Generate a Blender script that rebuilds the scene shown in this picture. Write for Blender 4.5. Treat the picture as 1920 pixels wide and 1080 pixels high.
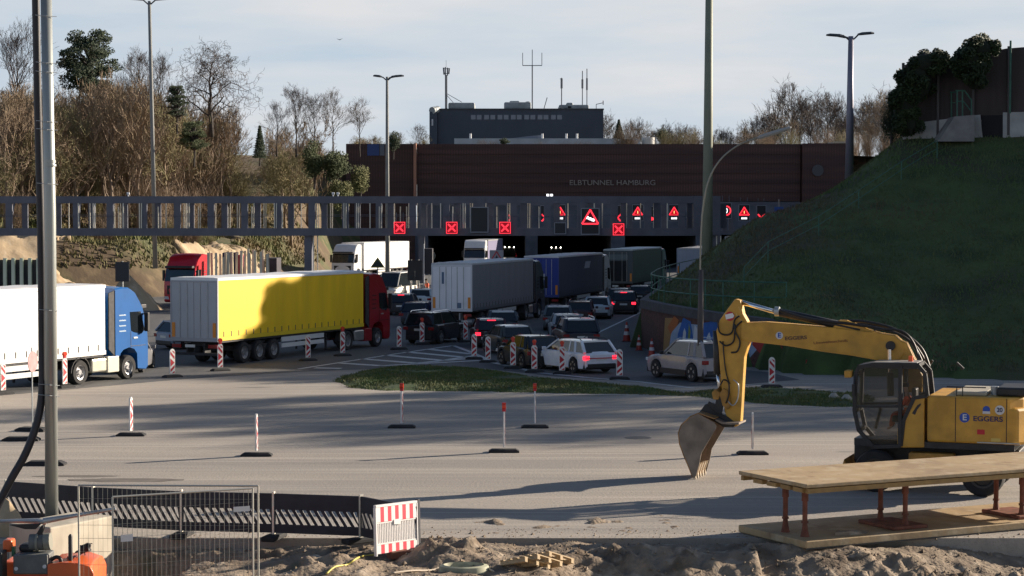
import bpy, bmesh, math, random
from mathutils import Vector, Matrix
from mathutils import noise as mnoise
R = random.Random(7)
rad = math.radians
scene = bpy.context.scene
for o in list(bpy.data.objects): bpy.data.objects.remove(o)
C = scene.collection

# ---------------------------------------------------------------- camera
F = 3800.0            # focal length in pixels of the 1920 wide photograph
CZ = 6.8              # camera height over the pavement
PITCH = math.atan(135.0/F)
cam = bpy.data.cameras.new('camera'); camo = bpy.data.objects.new('camera', cam); C.objects.link(camo)
camo.location = (0, 0, CZ); camo.rotation_euler = (math.pi/2-PITCH, 0, 0)
cam.sensor_width = 36.0; cam.lens = 36.0*F/1920.0; cam.clip_end = 6000; cam.clip_start = 0.5
scene.camera = camo
scene.render.resolution_x = 1024; scene.render.resolution_y = 576
# ---------------------------------------------------------------- sky, sun, exposure
SUN_EL = rad(17.6); SUN_X, SUN_Y = 0.895, 0.447
w = bpy.data.worlds.new('World'); scene.world = w; w.use_nodes = True
nt = w.node_tree; nt.nodes.clear()
out = nt.nodes.new('ShaderNodeOutputWorld'); bg = nt.nodes.new('ShaderNodeBackground')
sky = nt.nodes.new('ShaderNodeTexSky'); sky.sky_type = 'NISHITA'; sky.sun_disc = False
sky.sun_elevation = SUN_EL; sky.sun_rotation = math.atan2(SUN_X, SUN_Y); sky.air_density = 1.0; sky.dust_density = 1.5; sky.ozone_density = 3.5
tc = nt.nodes.new('ShaderNodeTexCoord'); mp = nt.nodes.new('ShaderNodeMapping'); mp.inputs['Scale'].default_value = (2.2, 2.2, 14)
nz = nt.nodes.new('ShaderNodeTexNoise'); nz.inputs['Scale'].default_value = 2.2; nz.inputs['Detail'].default_value = 7; nz.inputs['Roughness'].default_value = 0.55
cr = nt.nodes.new('ShaderNodeValToRGB'); cr.color_ramp.elements[0].position = 0.34; cr.color_ramp.elements[0].color = (0.0,0.0,0.0,1)
cr.color_ramp.elements[1].position = 0.66; cr.color_ramp.elements[1].color = (1,1,1,1)
mx = nt.nodes.new('ShaderNodeMix'); mx.data_type = 'RGBA'; mx.inputs[7].default_value = (6.2,6.25,6.6,1)
nt.links.new(tc.outputs['Generated'], mp.inputs['Vector']); nt.links.new(mp.outputs[0], nz.inputs['Vector']); nt.links.new(nz.outputs['Fac'], cr.inputs['Fac'])
# bright thin haze low over the horizon, clear darker sky above
sep = nt.nodes.new('ShaderNodeSeparateXYZ'); nt.links.new(tc.outputs['Generated'], sep.inputs[0])
hr_ = nt.nodes.new('ShaderNodeValToRGB'); e_ = hr_.color_ramp.elements; e_[0].position=0.11; e_[0].color=(1,1,1,1); e_[1].position=0.40; e_[1].color=(0,0,0,1)
nt.links.new(sep.outputs['Z'], hr_.inputs['Fac'])
hz_ = nt.nodes.new('ShaderNodeMix'); hz_.data_type='RGBA'; hz_.inputs[6].default_value=(5.3,6.3,7.3,1); hz_.inputs[7].default_value=(7.4,7.5,7.7,1)
nt.links.new(cr.outputs['Color'], hz_.inputs[0]); nt.links.new(hz_.outputs[2], mx.inputs[7])
nt.links.new(hr_.outputs['Color'], mx.inputs[0]); nt.links.new(sky.outputs[0], mx.inputs[6])
nt.links.new(mx.outputs[2], bg.inputs['Color']); bg.inputs['Strength'].default_value = 0.05
nt.links.new(bg.outputs[0], out.inputs['Surface'])
sl = bpy.data.lights.new('sun','SUN'); sl.energy = 5.0; sl.angle = rad(0.5); sl.color = (1.0,0.86,0.70)
so = bpy.data.objects.new('sun', sl); C.objects.link(so)
so.rotation_euler = Vector((SUN_X*math.cos(SUN_EL), SUN_Y*math.cos(SUN_EL), math.sin(SUN_EL))).to_track_quat('Z','Y').to_euler()
scene.view_settings.view_transform = 'Standard'; scene.view_settings.look = 'None'
scene.view_settings.gamma = 1; scene.view_settings.use_curve_mapping = False
scene.view_settings.exposure = 1.0

# ---------------------------------------------------------------- measuring helpers: pixel of the photo -> place in the world
def ray(px, py):
    u = (px-960)/F; v = (540-py)/F
    return Vector((u, math.cos(PITCH)+v*math.sin(PITCH), -math.sin(PITCH)+v*math.cos(PITCH)))
def G(px, py, z=0.0):            # point on the level z seen at the pixel
    d = ray(px, py); t = (z-CZ)/d.z
    return Vector((d.x*t, d.y*t, z))
def P(px, py, D):                # point at distance D seen at the pixel
    d = ray(px, py); t = D/d.y
    return Vector((d.x*t, D, CZ+d.z*t))

# ---------------------------------------------------------------- materials
MATS = {}
def mat(name, col, rough=0.6, metal=0.0, var=0.0, scale=4.0, bump=0.0, col2=None, emit=0.0, spec=None, coat=0.0, alpha=1.0, detail=5.0, stretch=None, transl=0.0):
    if name in MATS: return MATS[name]
    m = bpy.data.materials.new(name); m.use_nodes = True; MATS[name] = m
    t = m.node_tree; b = t.nodes['Principled BSDF']
    b.inputs['Base Color'].default_value = (*col, 1); b.inputs['Roughness'].default_value = rough; b.inputs['Metallic'].default_value = metal
    if coat: b.inputs['Coat Weight'].default_value = coat; b.inputs['Coat Roughness'].default_value = 0.08
    if spec is not None: b.inputs['Specular IOR Level'].default_value = spec
    if emit: b.inputs['Emission Color'].default_value = (*col,1); b.inputs['Emission Strength'].default_value = emit
    if alpha < 1: b.inputs['Alpha'].default_value = alpha
    if transl: b.inputs['Subsurface Weight'].default_value = 0
    if var or bump or col2:
        tcn = t.nodes.new('ShaderNodeTexCoord'); mpn = t.nodes.new('ShaderNodeMapping')
        if stretch: mpn.inputs['Scale'].default_value = stretch
        n = t.nodes.new('ShaderNodeTexNoise'); n.inputs['Scale'].default_value = scale; n.inputs['Detail'].default_value = detail
        t.links.new(tcn.outputs['Object'], mpn.inputs['Vector']); t.links.new(mpn.outputs[0], n.inputs['Vector'])
        if var or col2:
            r = t.nodes.new('ShaderNodeValToRGB'); r.color_ramp.elements[0].position = 0.32; r.color_ramp.elements[1].position = 0.68
            c2 = col2 if col2 else tuple(min(1,c*(1+var)) for c in col); c1 = col if col2 else tuple(c*(1-var) for c in col)
            r.color_ramp.elements[0].color = (*c1,1); r.color_ramp.elements[1].color = (*c2,1)
            t.links.new(n.outputs['Fac'], r.inputs['Fac']); t.links.new(r.outputs['Color'], b.inputs['Base Color'])
        if bump:
            bn = t.nodes.new('ShaderNodeBump'); bn.inputs['Strength'].default_value = bump; bn.inputs['Distance'].default_value = 0.05
            t.links.new(n.outputs['Fac'], bn.inputs['Height']); t.links.new(bn.outputs[0], b.inputs['Normal'])
    return m
def emat(name, col, s): return mat(name, col, 0.4, emit=s)
def multi(name, layers, rough=0.9, bump=0.3, bscale=8):   # base colour from several noises: (color, scale, lo, hi, stretch) mixed one over another
    m = bpy.data.materials.new(name); m.use_nodes = True; MATS[name] = m
    t = m.node_tree; b = t.nodes['Principled BSDF']; b.inputs['Roughness'].default_value = rough
    tcn = t.nodes.new('ShaderNodeTexCoord'); prev = None
    for i,(col,sc,lo,hi,st) in enumerate(layers):
        if prev is None:
            rgb = t.nodes.new('ShaderNodeRGB'); rgb.outputs[0].default_value = (*col,1); prev = rgb.outputs[0]; continue
        mpn = t.nodes.new('ShaderNodeMapping'); mpn.inputs['Scale'].default_value = st; mpn.inputs['Location'].default_value = (3.1*i,7.7*i,0)
        n = t.nodes.new('ShaderNodeTexNoise'); n.inputs['Scale'].default_value = sc; n.inputs['Detail'].default_value = 6
        r = t.nodes.new('ShaderNodeMapRange'); r.inputs['From Min'].default_value = lo; r.inputs['From Max'].default_value = hi
        mxn = t.nodes.new('ShaderNodeMix'); mxn.data_type='RGBA'; mxn.inputs[7].default_value = (*col,1)
        t.links.new(tcn.outputs['Object'], mpn.inputs['Vector']); t.links.new(mpn.outputs[0], n.inputs['Vector']); t.links.new(n.outputs['Fac'], r.inputs['Value'])
        t.links.new(r.outputs[0], mxn.inputs[0]); t.links.new(prev, mxn.inputs[6]); prev = mxn.outputs[2]
    t.links.new(prev, b.inputs['Base Color'])
    if bump:
        n = t.nodes.new('ShaderNodeTexNoise'); n.inputs['Scale'].default_value = bscale; n.inputs['Detail'].default_value = 8
        t.links.new(tcn.outputs['Object'], n.inputs['Vector'])
        bn = t.nodes.new('ShaderNodeBump'); bn.inputs['Strength'].default_value = bump; bn.inputs['Distance'].default_value = 0.06
        t.links.new(n.outputs['Fac'], bn.inputs['Height']); t.links.new(bn.outputs[0], b.inputs['Normal'])
    return m

# ---------------------------------------------------------------- mesh builder
class MB:
    def __init__(s): s.v=[]; s.f=[]; s.m=[]
    def add(s, vs, fs, mi=0):
        n=len(s.v); s.v += [tuple(v) for v in vs]
        for f in fs: s.f.append([n+i for i in f]); s.m.append(mi)
        return s
    def box(s, x0,x1,y0,y1,z0,z1, mi=0):
        return s.add([(x0,y0,z0),(x1,y0,z0),(x1,y1,z0),(x0,y1,z0),(x0,y0,z1),(x1,y0,z1),(x1,y1,z1),(x0,y1,z1)],
          [(0,3,2,1),(4,5,6,7),(0,1,5,4),(1,2,6,5),(2,3,7,6),(3,0,4,7)], mi)
    def bar(s, a, b, wd, h, mi=0, up=(0,0,1)):     # rectangular bar between two points
        a=Vector(a); b=Vector(b); d=(b-a).normalized(); u=Vector(up)
        if abs(d.dot(u))>0.98: u=Vector((0,1,0))
        sx=d.cross(u).normalized(); sz=sx.cross(d).normalized(); vs=[]
        for p in (a,b):
            for (i,j) in ((-1,-1),(1,-1),(1,1),(-1,1)): vs.append(p+sx*(i*wd/2)+sz*(j*h/2))
        return s.add(vs,[(3,2,1,0),(4,5,6,7),(0,1,5,4),(1,2,6,5),(2,3,7,6),(3,0,4,7)],mi)
    def tube(s, pts, rs, n=8, mi=0, cap=True):
        pts=[Vector(p) for p in pts]
        if not isinstance(rs,(list,tuple)): rs=[rs]*len(pts)
        vs=[]; fs=[]; prev=None
        for i,p in enumerate(pts):
            d=(pts[min(i+1,len(pts)-1)]-pts[max(i-1,0)]).normalized()
            if prev is None:
                a=d.cross(Vector((0,0,1)) if abs(d.z)<0.9 else Vector((1,0,0))).normalized()
            else: a=(prev-d*prev.dot(d)).normalized()
            prev=a; b=d.cross(a)
            for k in range(n):
                t=2*math.pi*k/n; vs.append(p+(a*math.cos(t)+b*math.sin(t))*rs[i])
        for i in range(len(pts)-1):
            for k in range(n):
                k2=(k+1)%n; fs.append((i*n+k,i*n+k2,(i+1)*n+k2,(i+1)*n+k))
        if cap: fs.append(tuple(range(n-1,-1,-1))); fs.append(tuple(range((len(pts)-1)*n,len(pts)*n)))
        return s.add(vs,fs,mi)
    def prism(s, poly, axis, a, b, mi=0):          # poly = 2d points, extruded along axis from a to b
        n=len(poly)
        def mk(p,t):
            return (t,p[0],p[1]) if axis=='x' else ((p[0],t,p[1]) if axis=='y' else (p[0],p[1],t))
        vs=[mk(p,a) for p in poly]+[mk(p,b) for p in poly]
        fs=[tuple(range(n-1,-1,-1)),tuple(range(n,2*n))]+[(i,(i+1)%n,n+(i+1)%n,n+i) for i in range(n)]
        return s.add(vs,fs,mi)
    def loft(s, rings, mi=0, cap=True, closed=True):
        n=len(rings[0]); vs=[p for r in rings for p in r]; fs=[]
        for i in range(len(rings)-1):
            for k in range(n if closed else n-1):
                k2=(k+1)%n; fs.append((i*n+k,i*n+k2,(i+1)*n+k2,(i+1)*n+k))
        if cap and closed: fs.append(tuple(range(n-1,-1,-1))); fs.append(tuple(range((len(rings)-1)*n,len(rings)*n)))
        return s.add(vs,fs,mi)
    def quad(s,*p,mi=0): return s.add(p,[tuple(range(len(p)))],mi)
    def build(s, name, mats, parent=None, loc=(0,0,0), rz=0.0, smooth=False, bevel=0.0, rot=None):
        me=bpy.data.meshes.new(name); me.from_pydata(s.v,[],s.f)
        if not isinstance(mats,(list,tuple)): mats=[mats]
        for m in mats: me.materials.append(m)
        if len(mats)>1: me.polygons.foreach_set('material_index', s.m)
        me.update()
        bm=bmesh.new(); bm.from_mesh(me); bmesh.ops.recalc_face_normals(bm, faces=bm.faces) if len(bm.faces)<20000 else None; bm.to_mesh(me); bm.free()
        if smooth:
            me.polygons.foreach_set('use_smooth',[True]*len(me.polygons))
            if smooth!='all':
                me.set_sharp_from_angle(angle=rad(38 if smooth is True else smooth))
        o=bpy.data.objects.new(name, me); C.objects.link(o); o.location=loc; o.rotation_euler=rot if rot else (0,0,rz)
        if parent: o.parent=parent
        if bevel:
            b=o.modifiers.new('bevel','BEVEL'); b.width=bevel; b.segments=2; b.limit_method='ANGLE'; b.angle_limit=rad(40)
        return o
def tag(o, label=None, cat=None, group=None, kind=None):
    if label: o['label']=label
    if cat: o['category']=cat
    if group: o['group']=group
    if kind: o['kind']=kind
    return o
def empty(name, loc=(0,0,0), rz=0.0, label=None, cat=None, group=None):
    o=bpy.data.objects.new(name,None); C.objects.link(o); o.location=loc; o.rotation_euler=(0,0,rz); o.empty_display_size=0.3
    return tag(o,label,cat,group)
KIDS={}
def copy_tree(o, parent=None):
    c=o.copy(); C.objects.link(c); c.parent=parent
    for ch in o.children: copy_tree(ch,c)
    return c
def text_mesh(name, body, size, m, parent=None, loc=(0,0,0), rot=(math.pi/2,0,0), ext=0.01, align='CENTER', xs=1.0, bold=0.0):
    cu=bpy.data.curves.new(name,'FONT'); cu.body=body; cu.size=size; cu.extrude=ext; cu.align_x=align; cu.align_y='CENTER'; cu.offset=bold
    t=bpy.data.objects.new(name+'_src',cu); C.objects.link(t)
    me=bpy.data.meshes.new_from_object(t.evaluated_get(bpy.context.evaluated_depsgraph_get()))
    bpy.data.objects.remove(t); me.materials.clear(); me.materials.append(m)
    o=bpy.data.objects.new(name,me); C.objects.link(o); o.location=loc; o.rotation_euler=rot; o.scale=(xs,1,1)
    if parent: o.parent=parent
    return o
def fbm(x,y,s,o=4,seed=0.0):
    return mnoise.fractal(Vector((x*s+seed,y*s-seed,seed*0.37)),1.0,2.0,o)

# common materials
M_black=mat('black_plastic',(0.018,0.018,0.02),0.55)
M_rubber=mat('rubber',(0.02,0.02,0.021),0.85,var=0.3,scale=6)
M_glass=mat('car_glass',(0.015,0.019,0.022),0.06,spec=0.8)
M_rim=mat('rim_metal',(0.42,0.42,0.43),0.35,0.8,var=0.2,scale=8)
M_chrome=mat('chrome',(0.75,0.75,0.76),0.18,1.0)
M_steel=mat('galvanised_steel',(0.42,0.44,0.44),0.45,0.6,var=0.15,scale=3)
M_white=mat('white_paint',(0.78,0.78,0.77),0.4,var=0.04,scale=2)
M_red=mat('sign_red',(0.50,0.018,0.03),0.45)
M_chassis=mat('chassis_black',(0.03,0.03,0.032),0.7,var=0.4,scale=5)
M_plate=mat('number_plate',(0.65,0.65,0.62),0.4)
M_tail_off=mat('tail_lens',(0.25,0.01,0.012),0.2)
M_tail_on=emat('tail_lit',(1.0,0.02,0.045),1.3)
M_orange_lens=mat('orange_lens',(0.75,0.25,0.02),0.3)
M_head_on=emat('headlight_lit',(1.0,0.9,0.75),8.0)
M_head=mat('headlight_glass',(0.6,0.62,0.65),0.1)
M_concrete=mat('concrete',(0.34,0.32,0.28),0.9,var=0.2,scale=1.5,bump=0.3)
# ================================================================= SETTING
def heightfield(name, x0,x1,y0,y1,step, fz, m, keep=None, smooth='all', stepy=None, kind='structure'):
    sy=stepy or step
    nx=int((x1-x0)/step)+1; ny=int((y1-y0)/sy)+1; vs=[]; ok=[]
    for j in range(ny):
        for i in range(nx):
            x=x0+i*step; y=y0+j*sy; z=fz(x,y); vs.append((x,y,z)); ok.append(keep(x,y,z) if keep else True)
    fs=[]
    for j in range(ny-1):
        for i in range(nx-1):
            a=j*nx+i; q=(a,a+1,a+nx+1,a+nx)
            if any(ok[k] for k in q): fs.append(q)
    me=bpy.data.meshes.new(name); me.from_pydata(vs,[],fs); me.materials.append(m)
    me.polygons.foreach_set('use_smooth',[smooth=='all']*len(me.polygons)); me.update()
    o=bpy.data.objects.new(name,me); C.objects.link(o)
    if kind: o['kind']=kind
    return o
def seg_dist(px,py,a,b):
    dx,dy=b[0]-a[0],b[1]-a[1]; L=dx*dx+dy*dy; t=max(0,min(1,((px-a[0])*dx+(py-a[1])*dy)/L))
    qx,qy=a[0]+t*dx,a[1]+t*dy; d=math.hypot(px-qx,py-qy)
    side=(dx*(py-a[1])-dy*(px-a[0]))
    return d,side
def line_dist(px,py,poly):      # signed distance, positive on the left side of the polyline
    best=1e9; sg=1
    for a,b in zip(poly[:-1],poly[1:]):
        d,s=seg_dist(px,py,a,b)
        if d<best-1e-9: best=d; sg=1 if s>0 else -1
    return best*sg

# pavement: dusty concrete with stains and tyre tracks
M_ground=multi('dusty_concrete',[((0.345,0.305,0.260),1,0,0,(1,1,1)),((0.245,0.222,0.200),0.22,0.42,0.62,(0.22,1,1)),((0.43,0.385,0.325),0.6,0.52,0.75,(0.12,1,1)),
   ((0.185,0.172,0.162),1.1,0.60,0.75,(0.10,0.9,1)),((0.285,0.258,0.225),6,0.4,0.8,(1,1,1)),((0.12,0.11,0.10),.55,.70,.78,(.35,1,1)),((0.44,0.395,0.34),1.0,.55,.72,(.03,2.4,1)),((0.225,0.205,0.19),1.0,.58,.74,(.035,3.6,1)),((0.20,0.185,0.17),38,0.58,0.75,(1,1,1))],0.92,0.25,14)
M_asphalt=multi('asphalt',[((0.085,0.087,0.09),1,0,0,(1,1,1)),((0.13,0.128,0.122),0.3,0.45,0.7,(1,0.25,1)),((0.06,0.062,0.066),1.3,0.58,0.7,(0.6,0.15,1))],0.85,0.2,20)
M_paint=mat('road_paint',(0.52,0.53,0.52),0.7,var=0.25,scale=3)
M_sand=multi('sand',[((0.46,0.35,0.22),1,0,0,(1,1,1)),((0.28,0.20,0.12),0.5,0.42,0.65,(1,1,0.3)),((0.55,0.44,0.30),1.5,0.5,0.7,(1,1,0.4))],0.95,0.6,2.5)
M_dirt=multi('dirt',[((0.27,0.21,0.15),1,0,0,(1,1,1)),((0.13,0.095,0.065),1.1,0.42,0.62,(1,1,1)),((0.40,0.33,0.25),2.6,0.55,0.72,(1,1,1)),((0.09,0.09,0.05),0.5,0.62,0.75,(1,1,1))],0.97,0.8,9)
M_grassbase=multi('turf',[((0.052,0.088,0.020),1,0,0,(1,1,1)),((0.030,0.052,0.014),0.6,0.4,0.65,(1,1,1)),((0.115,0.090,0.045),0.9,0.58,0.78,(1,1,1))],0.95,0.5,6)
M_hill=multi('bank_turf',[((0.070,0.112,0.032),1,0,0,(1,1,1)),((0.060,0.048,0.030),0.10,0.46,0.60,(1,1,1)),((0.028,0.044,0.014),0.35,0.45,0.7,(1,1,1)),((0.10,0.085,0.045),1.4,0.62,0.8,(1,1,1))],0.97,0.8,3)
M_litter=multi('leaf_litter',[((0.10,0.070,0.042),1,0,0,(1,1,1)),((0.065,0.080,0.028),0.12,0.45,0.62,(1,1,1)),((0.17,0.125,0.07),0.8,0.5,0.72,(1,1,1))],0.97,0.6,3)

FRONT=42.6
b=MB()
# big ground sheet reaching far out (around the trench), one flat sheet in strips
ys=[FRONT,50,60,75,100,140,200,300,2500]; xs_=[-2500,-200,-60,-30,-12,0,12,30,60,200,2500]
b.loft([[(x,y,0) for x in xs_] for y in ys],cap=False,closed=False)
b.quad((-2500,FRONT,0),(2500,FRONT,0),(2500,FRONT,-2.2),(-2500,FRONT,-2.2))
tag(b.build('ground',M_ground),kind='structure')
# dirt of the construction pit in front of the pavement
def dirt_z(x,y):
    n=fbm(x,y,0.55,5,3.0); n2=fbm(x,y,2.2,4,8.0)
    z=0.02+0.10*n+0.05*n2+0.03*fbm(x,y,6,3,1.0)
    e=(y-43.0)/0.9
    if y>41.6: z-= max(0,(y-41.6))*0.22            # sinks under the pavement: ragged edge
    tr=math.exp(-((y-41.0)/1.0)**4)*(1/(1+math.exp(-(x+13.5)*3)))*(1/(1+math.exp((x+4.6)*3)))
    z=z*(1-0.7*tr)-1.25*tr
    if x>0.6:                                       # bank falling towards the pit on the right
        k=min(1,(x-0.6)/2.0); fall=max(0,(41.4-0.35*max(0,x-6)*-1)-y) if x>5 else max(0,40.6-y)
        z-= k*0.42*fall
    if x<-6.3 and y<40.2: z-= 1.5*min(1,(40.2-y)/0.8)*min(1,(-6.3-x)/0.7)
    # heap near the red and white barrier
    z+=0.30*math.exp(-((x+1.35)/0.75)**2-((y-40.1)/0.8)**2)*(1+0.8*n2)
    z+=0.18*math.exp(-((x+3.6)/1.1)**2-((y-38.6)/0.7)**2)*(1+0.8*n2)
    z+=0.16*math.exp(-((x-2.2)/1.6)**2-((y-40.2)/0.6)**2)*(1+1.2*n2)
    z+=0.34*math.exp(-((x-9.5)/3.5)**2-((y-40.6)/0.7)**2)*(0.5+1.2*abs(n2))
    return z
heightfield('construction_dirt',-20,24,30,44.6,0.09,dirt_z,M_dirt,stepy=0.09)
far=MB(); far.box(-2500,2500,-200,30.2,-3,-2.6); tag(far.build('pit_floor',M_dirt),kind='structure')
# sand swept over the pavement edge
def spill_z(x,y): return -0.085+0.16*fbm(x,y,1.3,5,11.0)-0.05*abs(y-44.2)+ (0.04 if -1<x<4 else 0)
heightfield('spilled_soil',-2,9,43.2,46.4,0.1,spill_z,M_dirt)

# carriageway: asphalt, 4 mm over the ground
def sheet(name,pts,m,z): 
    q=MB(); q.add([(p[0],p[1],z) for p in pts],[tuple(range(len(pts)))]); return tag(q.build(name,m),kind='structure')
road=[G(1500,712),G(1380,722),G(1290,724),G(1190,716),G(1040,706),G(900,690),G(760,690),G(560,697),G(330,712),G(0,742),(-60,70,0),(-60,300,0),(60,300,0),(24,150,0),(7.2,106,0),G(1240,665),G(1340,688),G(1440,698)]
sheet('road',[(p[0],p[1]) for p in road],M_asphalt,0.004)
def stripe(pa,pb,wd,q):
    a=G(*pa); c=G(*pb); d=(c-a); n=Vector((-d.y,d.x,0)).normalized()*wd/2
    for t in range(8):
        p=a+d*(t/8); r=a+d*((t+1)/8)
        q.quad((p-n)[:2]+(0.008,),(r-n)[:2]+(0.008,),(r+n)[:2]+(0.008,),(p+n)[:2]+(0.008,))
q=MB()
def vt(v): return (v.x,v.y)
for a,c,wd in [((560,692),(740,664),.22),((740,664),(850,648),.22),((850,648),(882,660),.25),((882,660),(925,680),.30),((925,680),(1010,699),.30),((1010,699),(1100,708),.25),((1100,708),(1200,716),.2),((1200,716),(1300,728),.2),
   ((1020,672),(1205,584),.16),((1140,612),(1205,590),.0001),
   ((590,690),(640,691),.5),((640,681),(714,686),.55),((678,673),(780,681),.55),((722,666),(830,676),.55),((762,660),(870,670),.55),((805,655),(885,664),.5),
   ((714,686),(900,676),.35),((780,681),(895,671),.35),((830,676),(890,667),.35),((1330,716),(1600,738),.16)]:
    A=G(*a); B=G(*c); d=B-A; n=Vector((-d.y,d.x,0)).normalized()*wd/2
    for t in range(6):
        p=A+d*(t/6); r=A+d*((t+1)/6)
        q.quad((p.x-n.x,p.y-n.y,.008),(r.x-n.x,r.y-n.y,.008),(r.x+n.x,r.y+n.y,.008),(p.x+n.x,p.y+n.y,.008))
tag(q.build('road_markings',M_paint),kind='structure')

# right embankment -----------------------------------------------------
CORNER=(6.7,105.0)
front=[(90,74),(40,80),(20.6,83.5),(12.6,87.2),(9.6,95),CORNER]
back=[CORNER,(9.3,125),(14,150),(20,190),(34,235),(45,266),(47,300)]
def hill_z(x,y):
    db=-line_dist(x,y,back)
    if db<0: return -0.4
    v=[]
    f_=front[::-1]
    for k,s in ((0,.60),(1,.55),(2,.35),(3,.355),(4,.355)):
        a_,b_=f_[k],f_[k+1]; dx,dy=b_[0]-a_[0],b_[1]-a_[1]; v.append(s*(dx*(y-a_[1])-dy*(x-a_[0]))/math.hypot(dx,dy))
    df=min(v)
    if df<0: return -0.4
    zf=2.2*min(1,df/1.2) if False else 0
    wallf=1.0/(1+math.exp((x-15.5)*0.8))           # retaining wall only near the corner
    base=2.2*wallf
    z=base+min(df,0.80*db)
    z=min(z,0.1*z+10.9)
    return z-0.05+0.16*fbm(x,y,0.25,3)*min(1,df/2)*min(1,db/2)
heightfield('embankment',6,95,73,300,0.8,hill_z,M_hill,keep=lambda x,y,z:z>-0.3,stepy=0.9)

# left embankment: cut sand bank, grass shelf and wooded slope -----------------
toe=[(-120,148),(-46,158),(-30,170),(-23,186),(-20.5,225),(-20,262)]
def left_z(x,y):
    d=line_dist(x,y,toe)
    if d<0: return -0.4
    n=fbm(x,y,0.12,4,5.0)
    cut=1/(1+math.exp((x+26)*0.5))                  # steep sand face on the left only
    steep=min(d*1.1,4.6+0.9*n); soft=min(d*0.45,6.5)
    z=cut*steep+(1-cut)*soft
    z+=max(0,d-9)*0.30
    t=max(0,min(1,(y-212)/52)); t=t*t*(3-2*t); z+=t*max(0,min(d*1.6,14.6-z))
    z=min(z,14.6+0.3*n)
    return z+0.35*n*min(1,d/3)
heightfield('left_bank',-120,-17,146,300,1.0,left_z,M_litter,keep=lambda x,y,z:z>-0.3)
def sand_z(x,y):
    d=line_dist(x,y,toe)
    if d<-0.5 or d>9.5: return -5
    if -37.5+1.5*fbm(x,y,.3,3)<x<-29.5+1.5*fbm(x,y,.3,3,7.0): return -5
    return left_z(x,y)+0.30+0.40*fbm(x,y,0.75,6,2.0)-max(0,(d-6.5))*0.35-(0.5 if -36.5<x<-33 and d>5 else 0)
heightfield('sand_bank',-64,-22.5,147,200,0.4,sand_z,M_sand,keep=lambda x,y,z:z>-3)
def heap_z(x,y):
    r=math.hypot((x+27.9)/2.6,(y-147)/2.6); return 2.6*(1-r)+0.2*fbm(x,y,0.8,4) if r<1.15 else -1
heightfield('sand_heap',-32,-24,143.5,151,0.25,heap_z,M_sand,keep=lambda x,y,z:z>-0.6)
def heap2_z(x,y):
    r=math.hypot((x+36)/9.0,(y-154)/5.5); return 2.9*(1-r)+0.6*fbm(x,y,0.6,6,9) if r<1.2 else -1
heightfield('spoil_heap',-48,-25,147,162,0.3,heap2_z,M_sand,keep=lambda x,y,z:z>-0.6)
# high ground behind the portal
def plat_z(x,y): return 14.9+0.5*fbm(x,y,0.05,3)-(0 if y>271 else 0)
heightfield('plateau',-140,150,272,520,6,plat_z,M_litter)
def rback_z(x,y):
    d=-line_dist(x,y,back); return min(14.8, 0.6*max(0,d)+0.0)
# grass strip island between the pavement and the road ----------------------
isl_px=[(622,716),(640,705),(690,694),(760,688),(850,688),(940,698),(1040,712),(1150,722),(1290,737),(1420,727),(1560,736),(1640,742),(1640,762),(1560,764),(1420,757),(1290,743),(1180,740),(1000,737),(850,734),(720,733),(650,727)]
isl=[vt(G(*p)) for p in isl_px]
def inside(x,y,poly):
    c=False; n=len(poly)
    for i in range(n):
        x1,y1=poly[i]; x2,y2=poly[(i+1)%n]
        if (y1>y)!=(y2>y) and x<(x2-x1)*(y-y1)/(y2-y1)+x1: c=not c
    return c
def edge_d(x,y,poly):
    return min(seg_dist(x,y,poly[i],poly[(i+1)%len(poly)])[0] for i in range(len(poly)))
def isl_z(x,y):
    d=edge_d(x,y,isl); s=1 if inside(x,y,isl) else -1
    return -0.03+s*min(0.16,d*0.16)+0.05*fbm(x,y,0.9,4)*(1 if s>0 else 0)
xs=[p[0] for p in isl]; ysl=[p[1] for p in isl]
heightfield('grass_island',min(xs)-1,max(xs)+1,min(ysl)-1,max(ysl)+1,0.25,isl_z,M_grassbase,keep=lambda x,y,z:z>-0.08)
# blades of grass
def blades(name, pts, h, m, wd=0.03):
    vs=[];fs=[]
    for (x,y,z) in pts:
        a=R.random()*6.28; hh=h*R.uniform(0.5,1.3); dx,dy=math.cos(a)*wd,math.sin(a)*wd; lx,ly=R.uniform(-.5,.5)*hh,R.uniform(-.5,.5)*hh
        n=len(vs); vs+=[(x-dx,y-dy,z),(x+dx,y+dy,z),(x+lx,y+ly,z+hh)]; fs.append((n,n+1,n+2))
    me=bpy.data.meshes.new(name); me.from_pydata(vs,[],fs); me.materials.append(m); o=bpy.data.objects.new(name,me); C.objects.link(o)
    return tag(o,kind='stuff')
M_blade=mat('grass_blade',(0.060,0.105,0.022),0.8,col2=(0.125,0.125,0.045),scale=0.8)
pts=[]
while len(pts)<26000:
    x=R.uniform(min(xs),max(xs)); y=R.uniform(min(ysl),max(ysl))
    if inside(x,y,isl) and fbm(x,y,0.5,3,4.0)>-0.42+R.random()*0.25: pts.append((x,y,isl_z(x,y)-0.02))
tag(blades('grass',pts,0.10,M_blade,0.025),'short green grass on the traffic island beside the pavement','grass')
pts=[]
while len(pts)<52000:
    x=R.uniform(7,34); y=R.uniform(82,128); z=hill_z(x,y)
    if z>0.3: pts.append((x,y,z-0.03))
M_blade2=mat('bank_grass_blade',(0.066,0.132,0.036),0.85,col2=(0.105,0.078,0.050),scale=0.10)
tag(blades('bank_grass',pts,0.17,M_blade2,0.04),'dark grass covering the steep bank on the right','grass')
pts=[]
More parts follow.
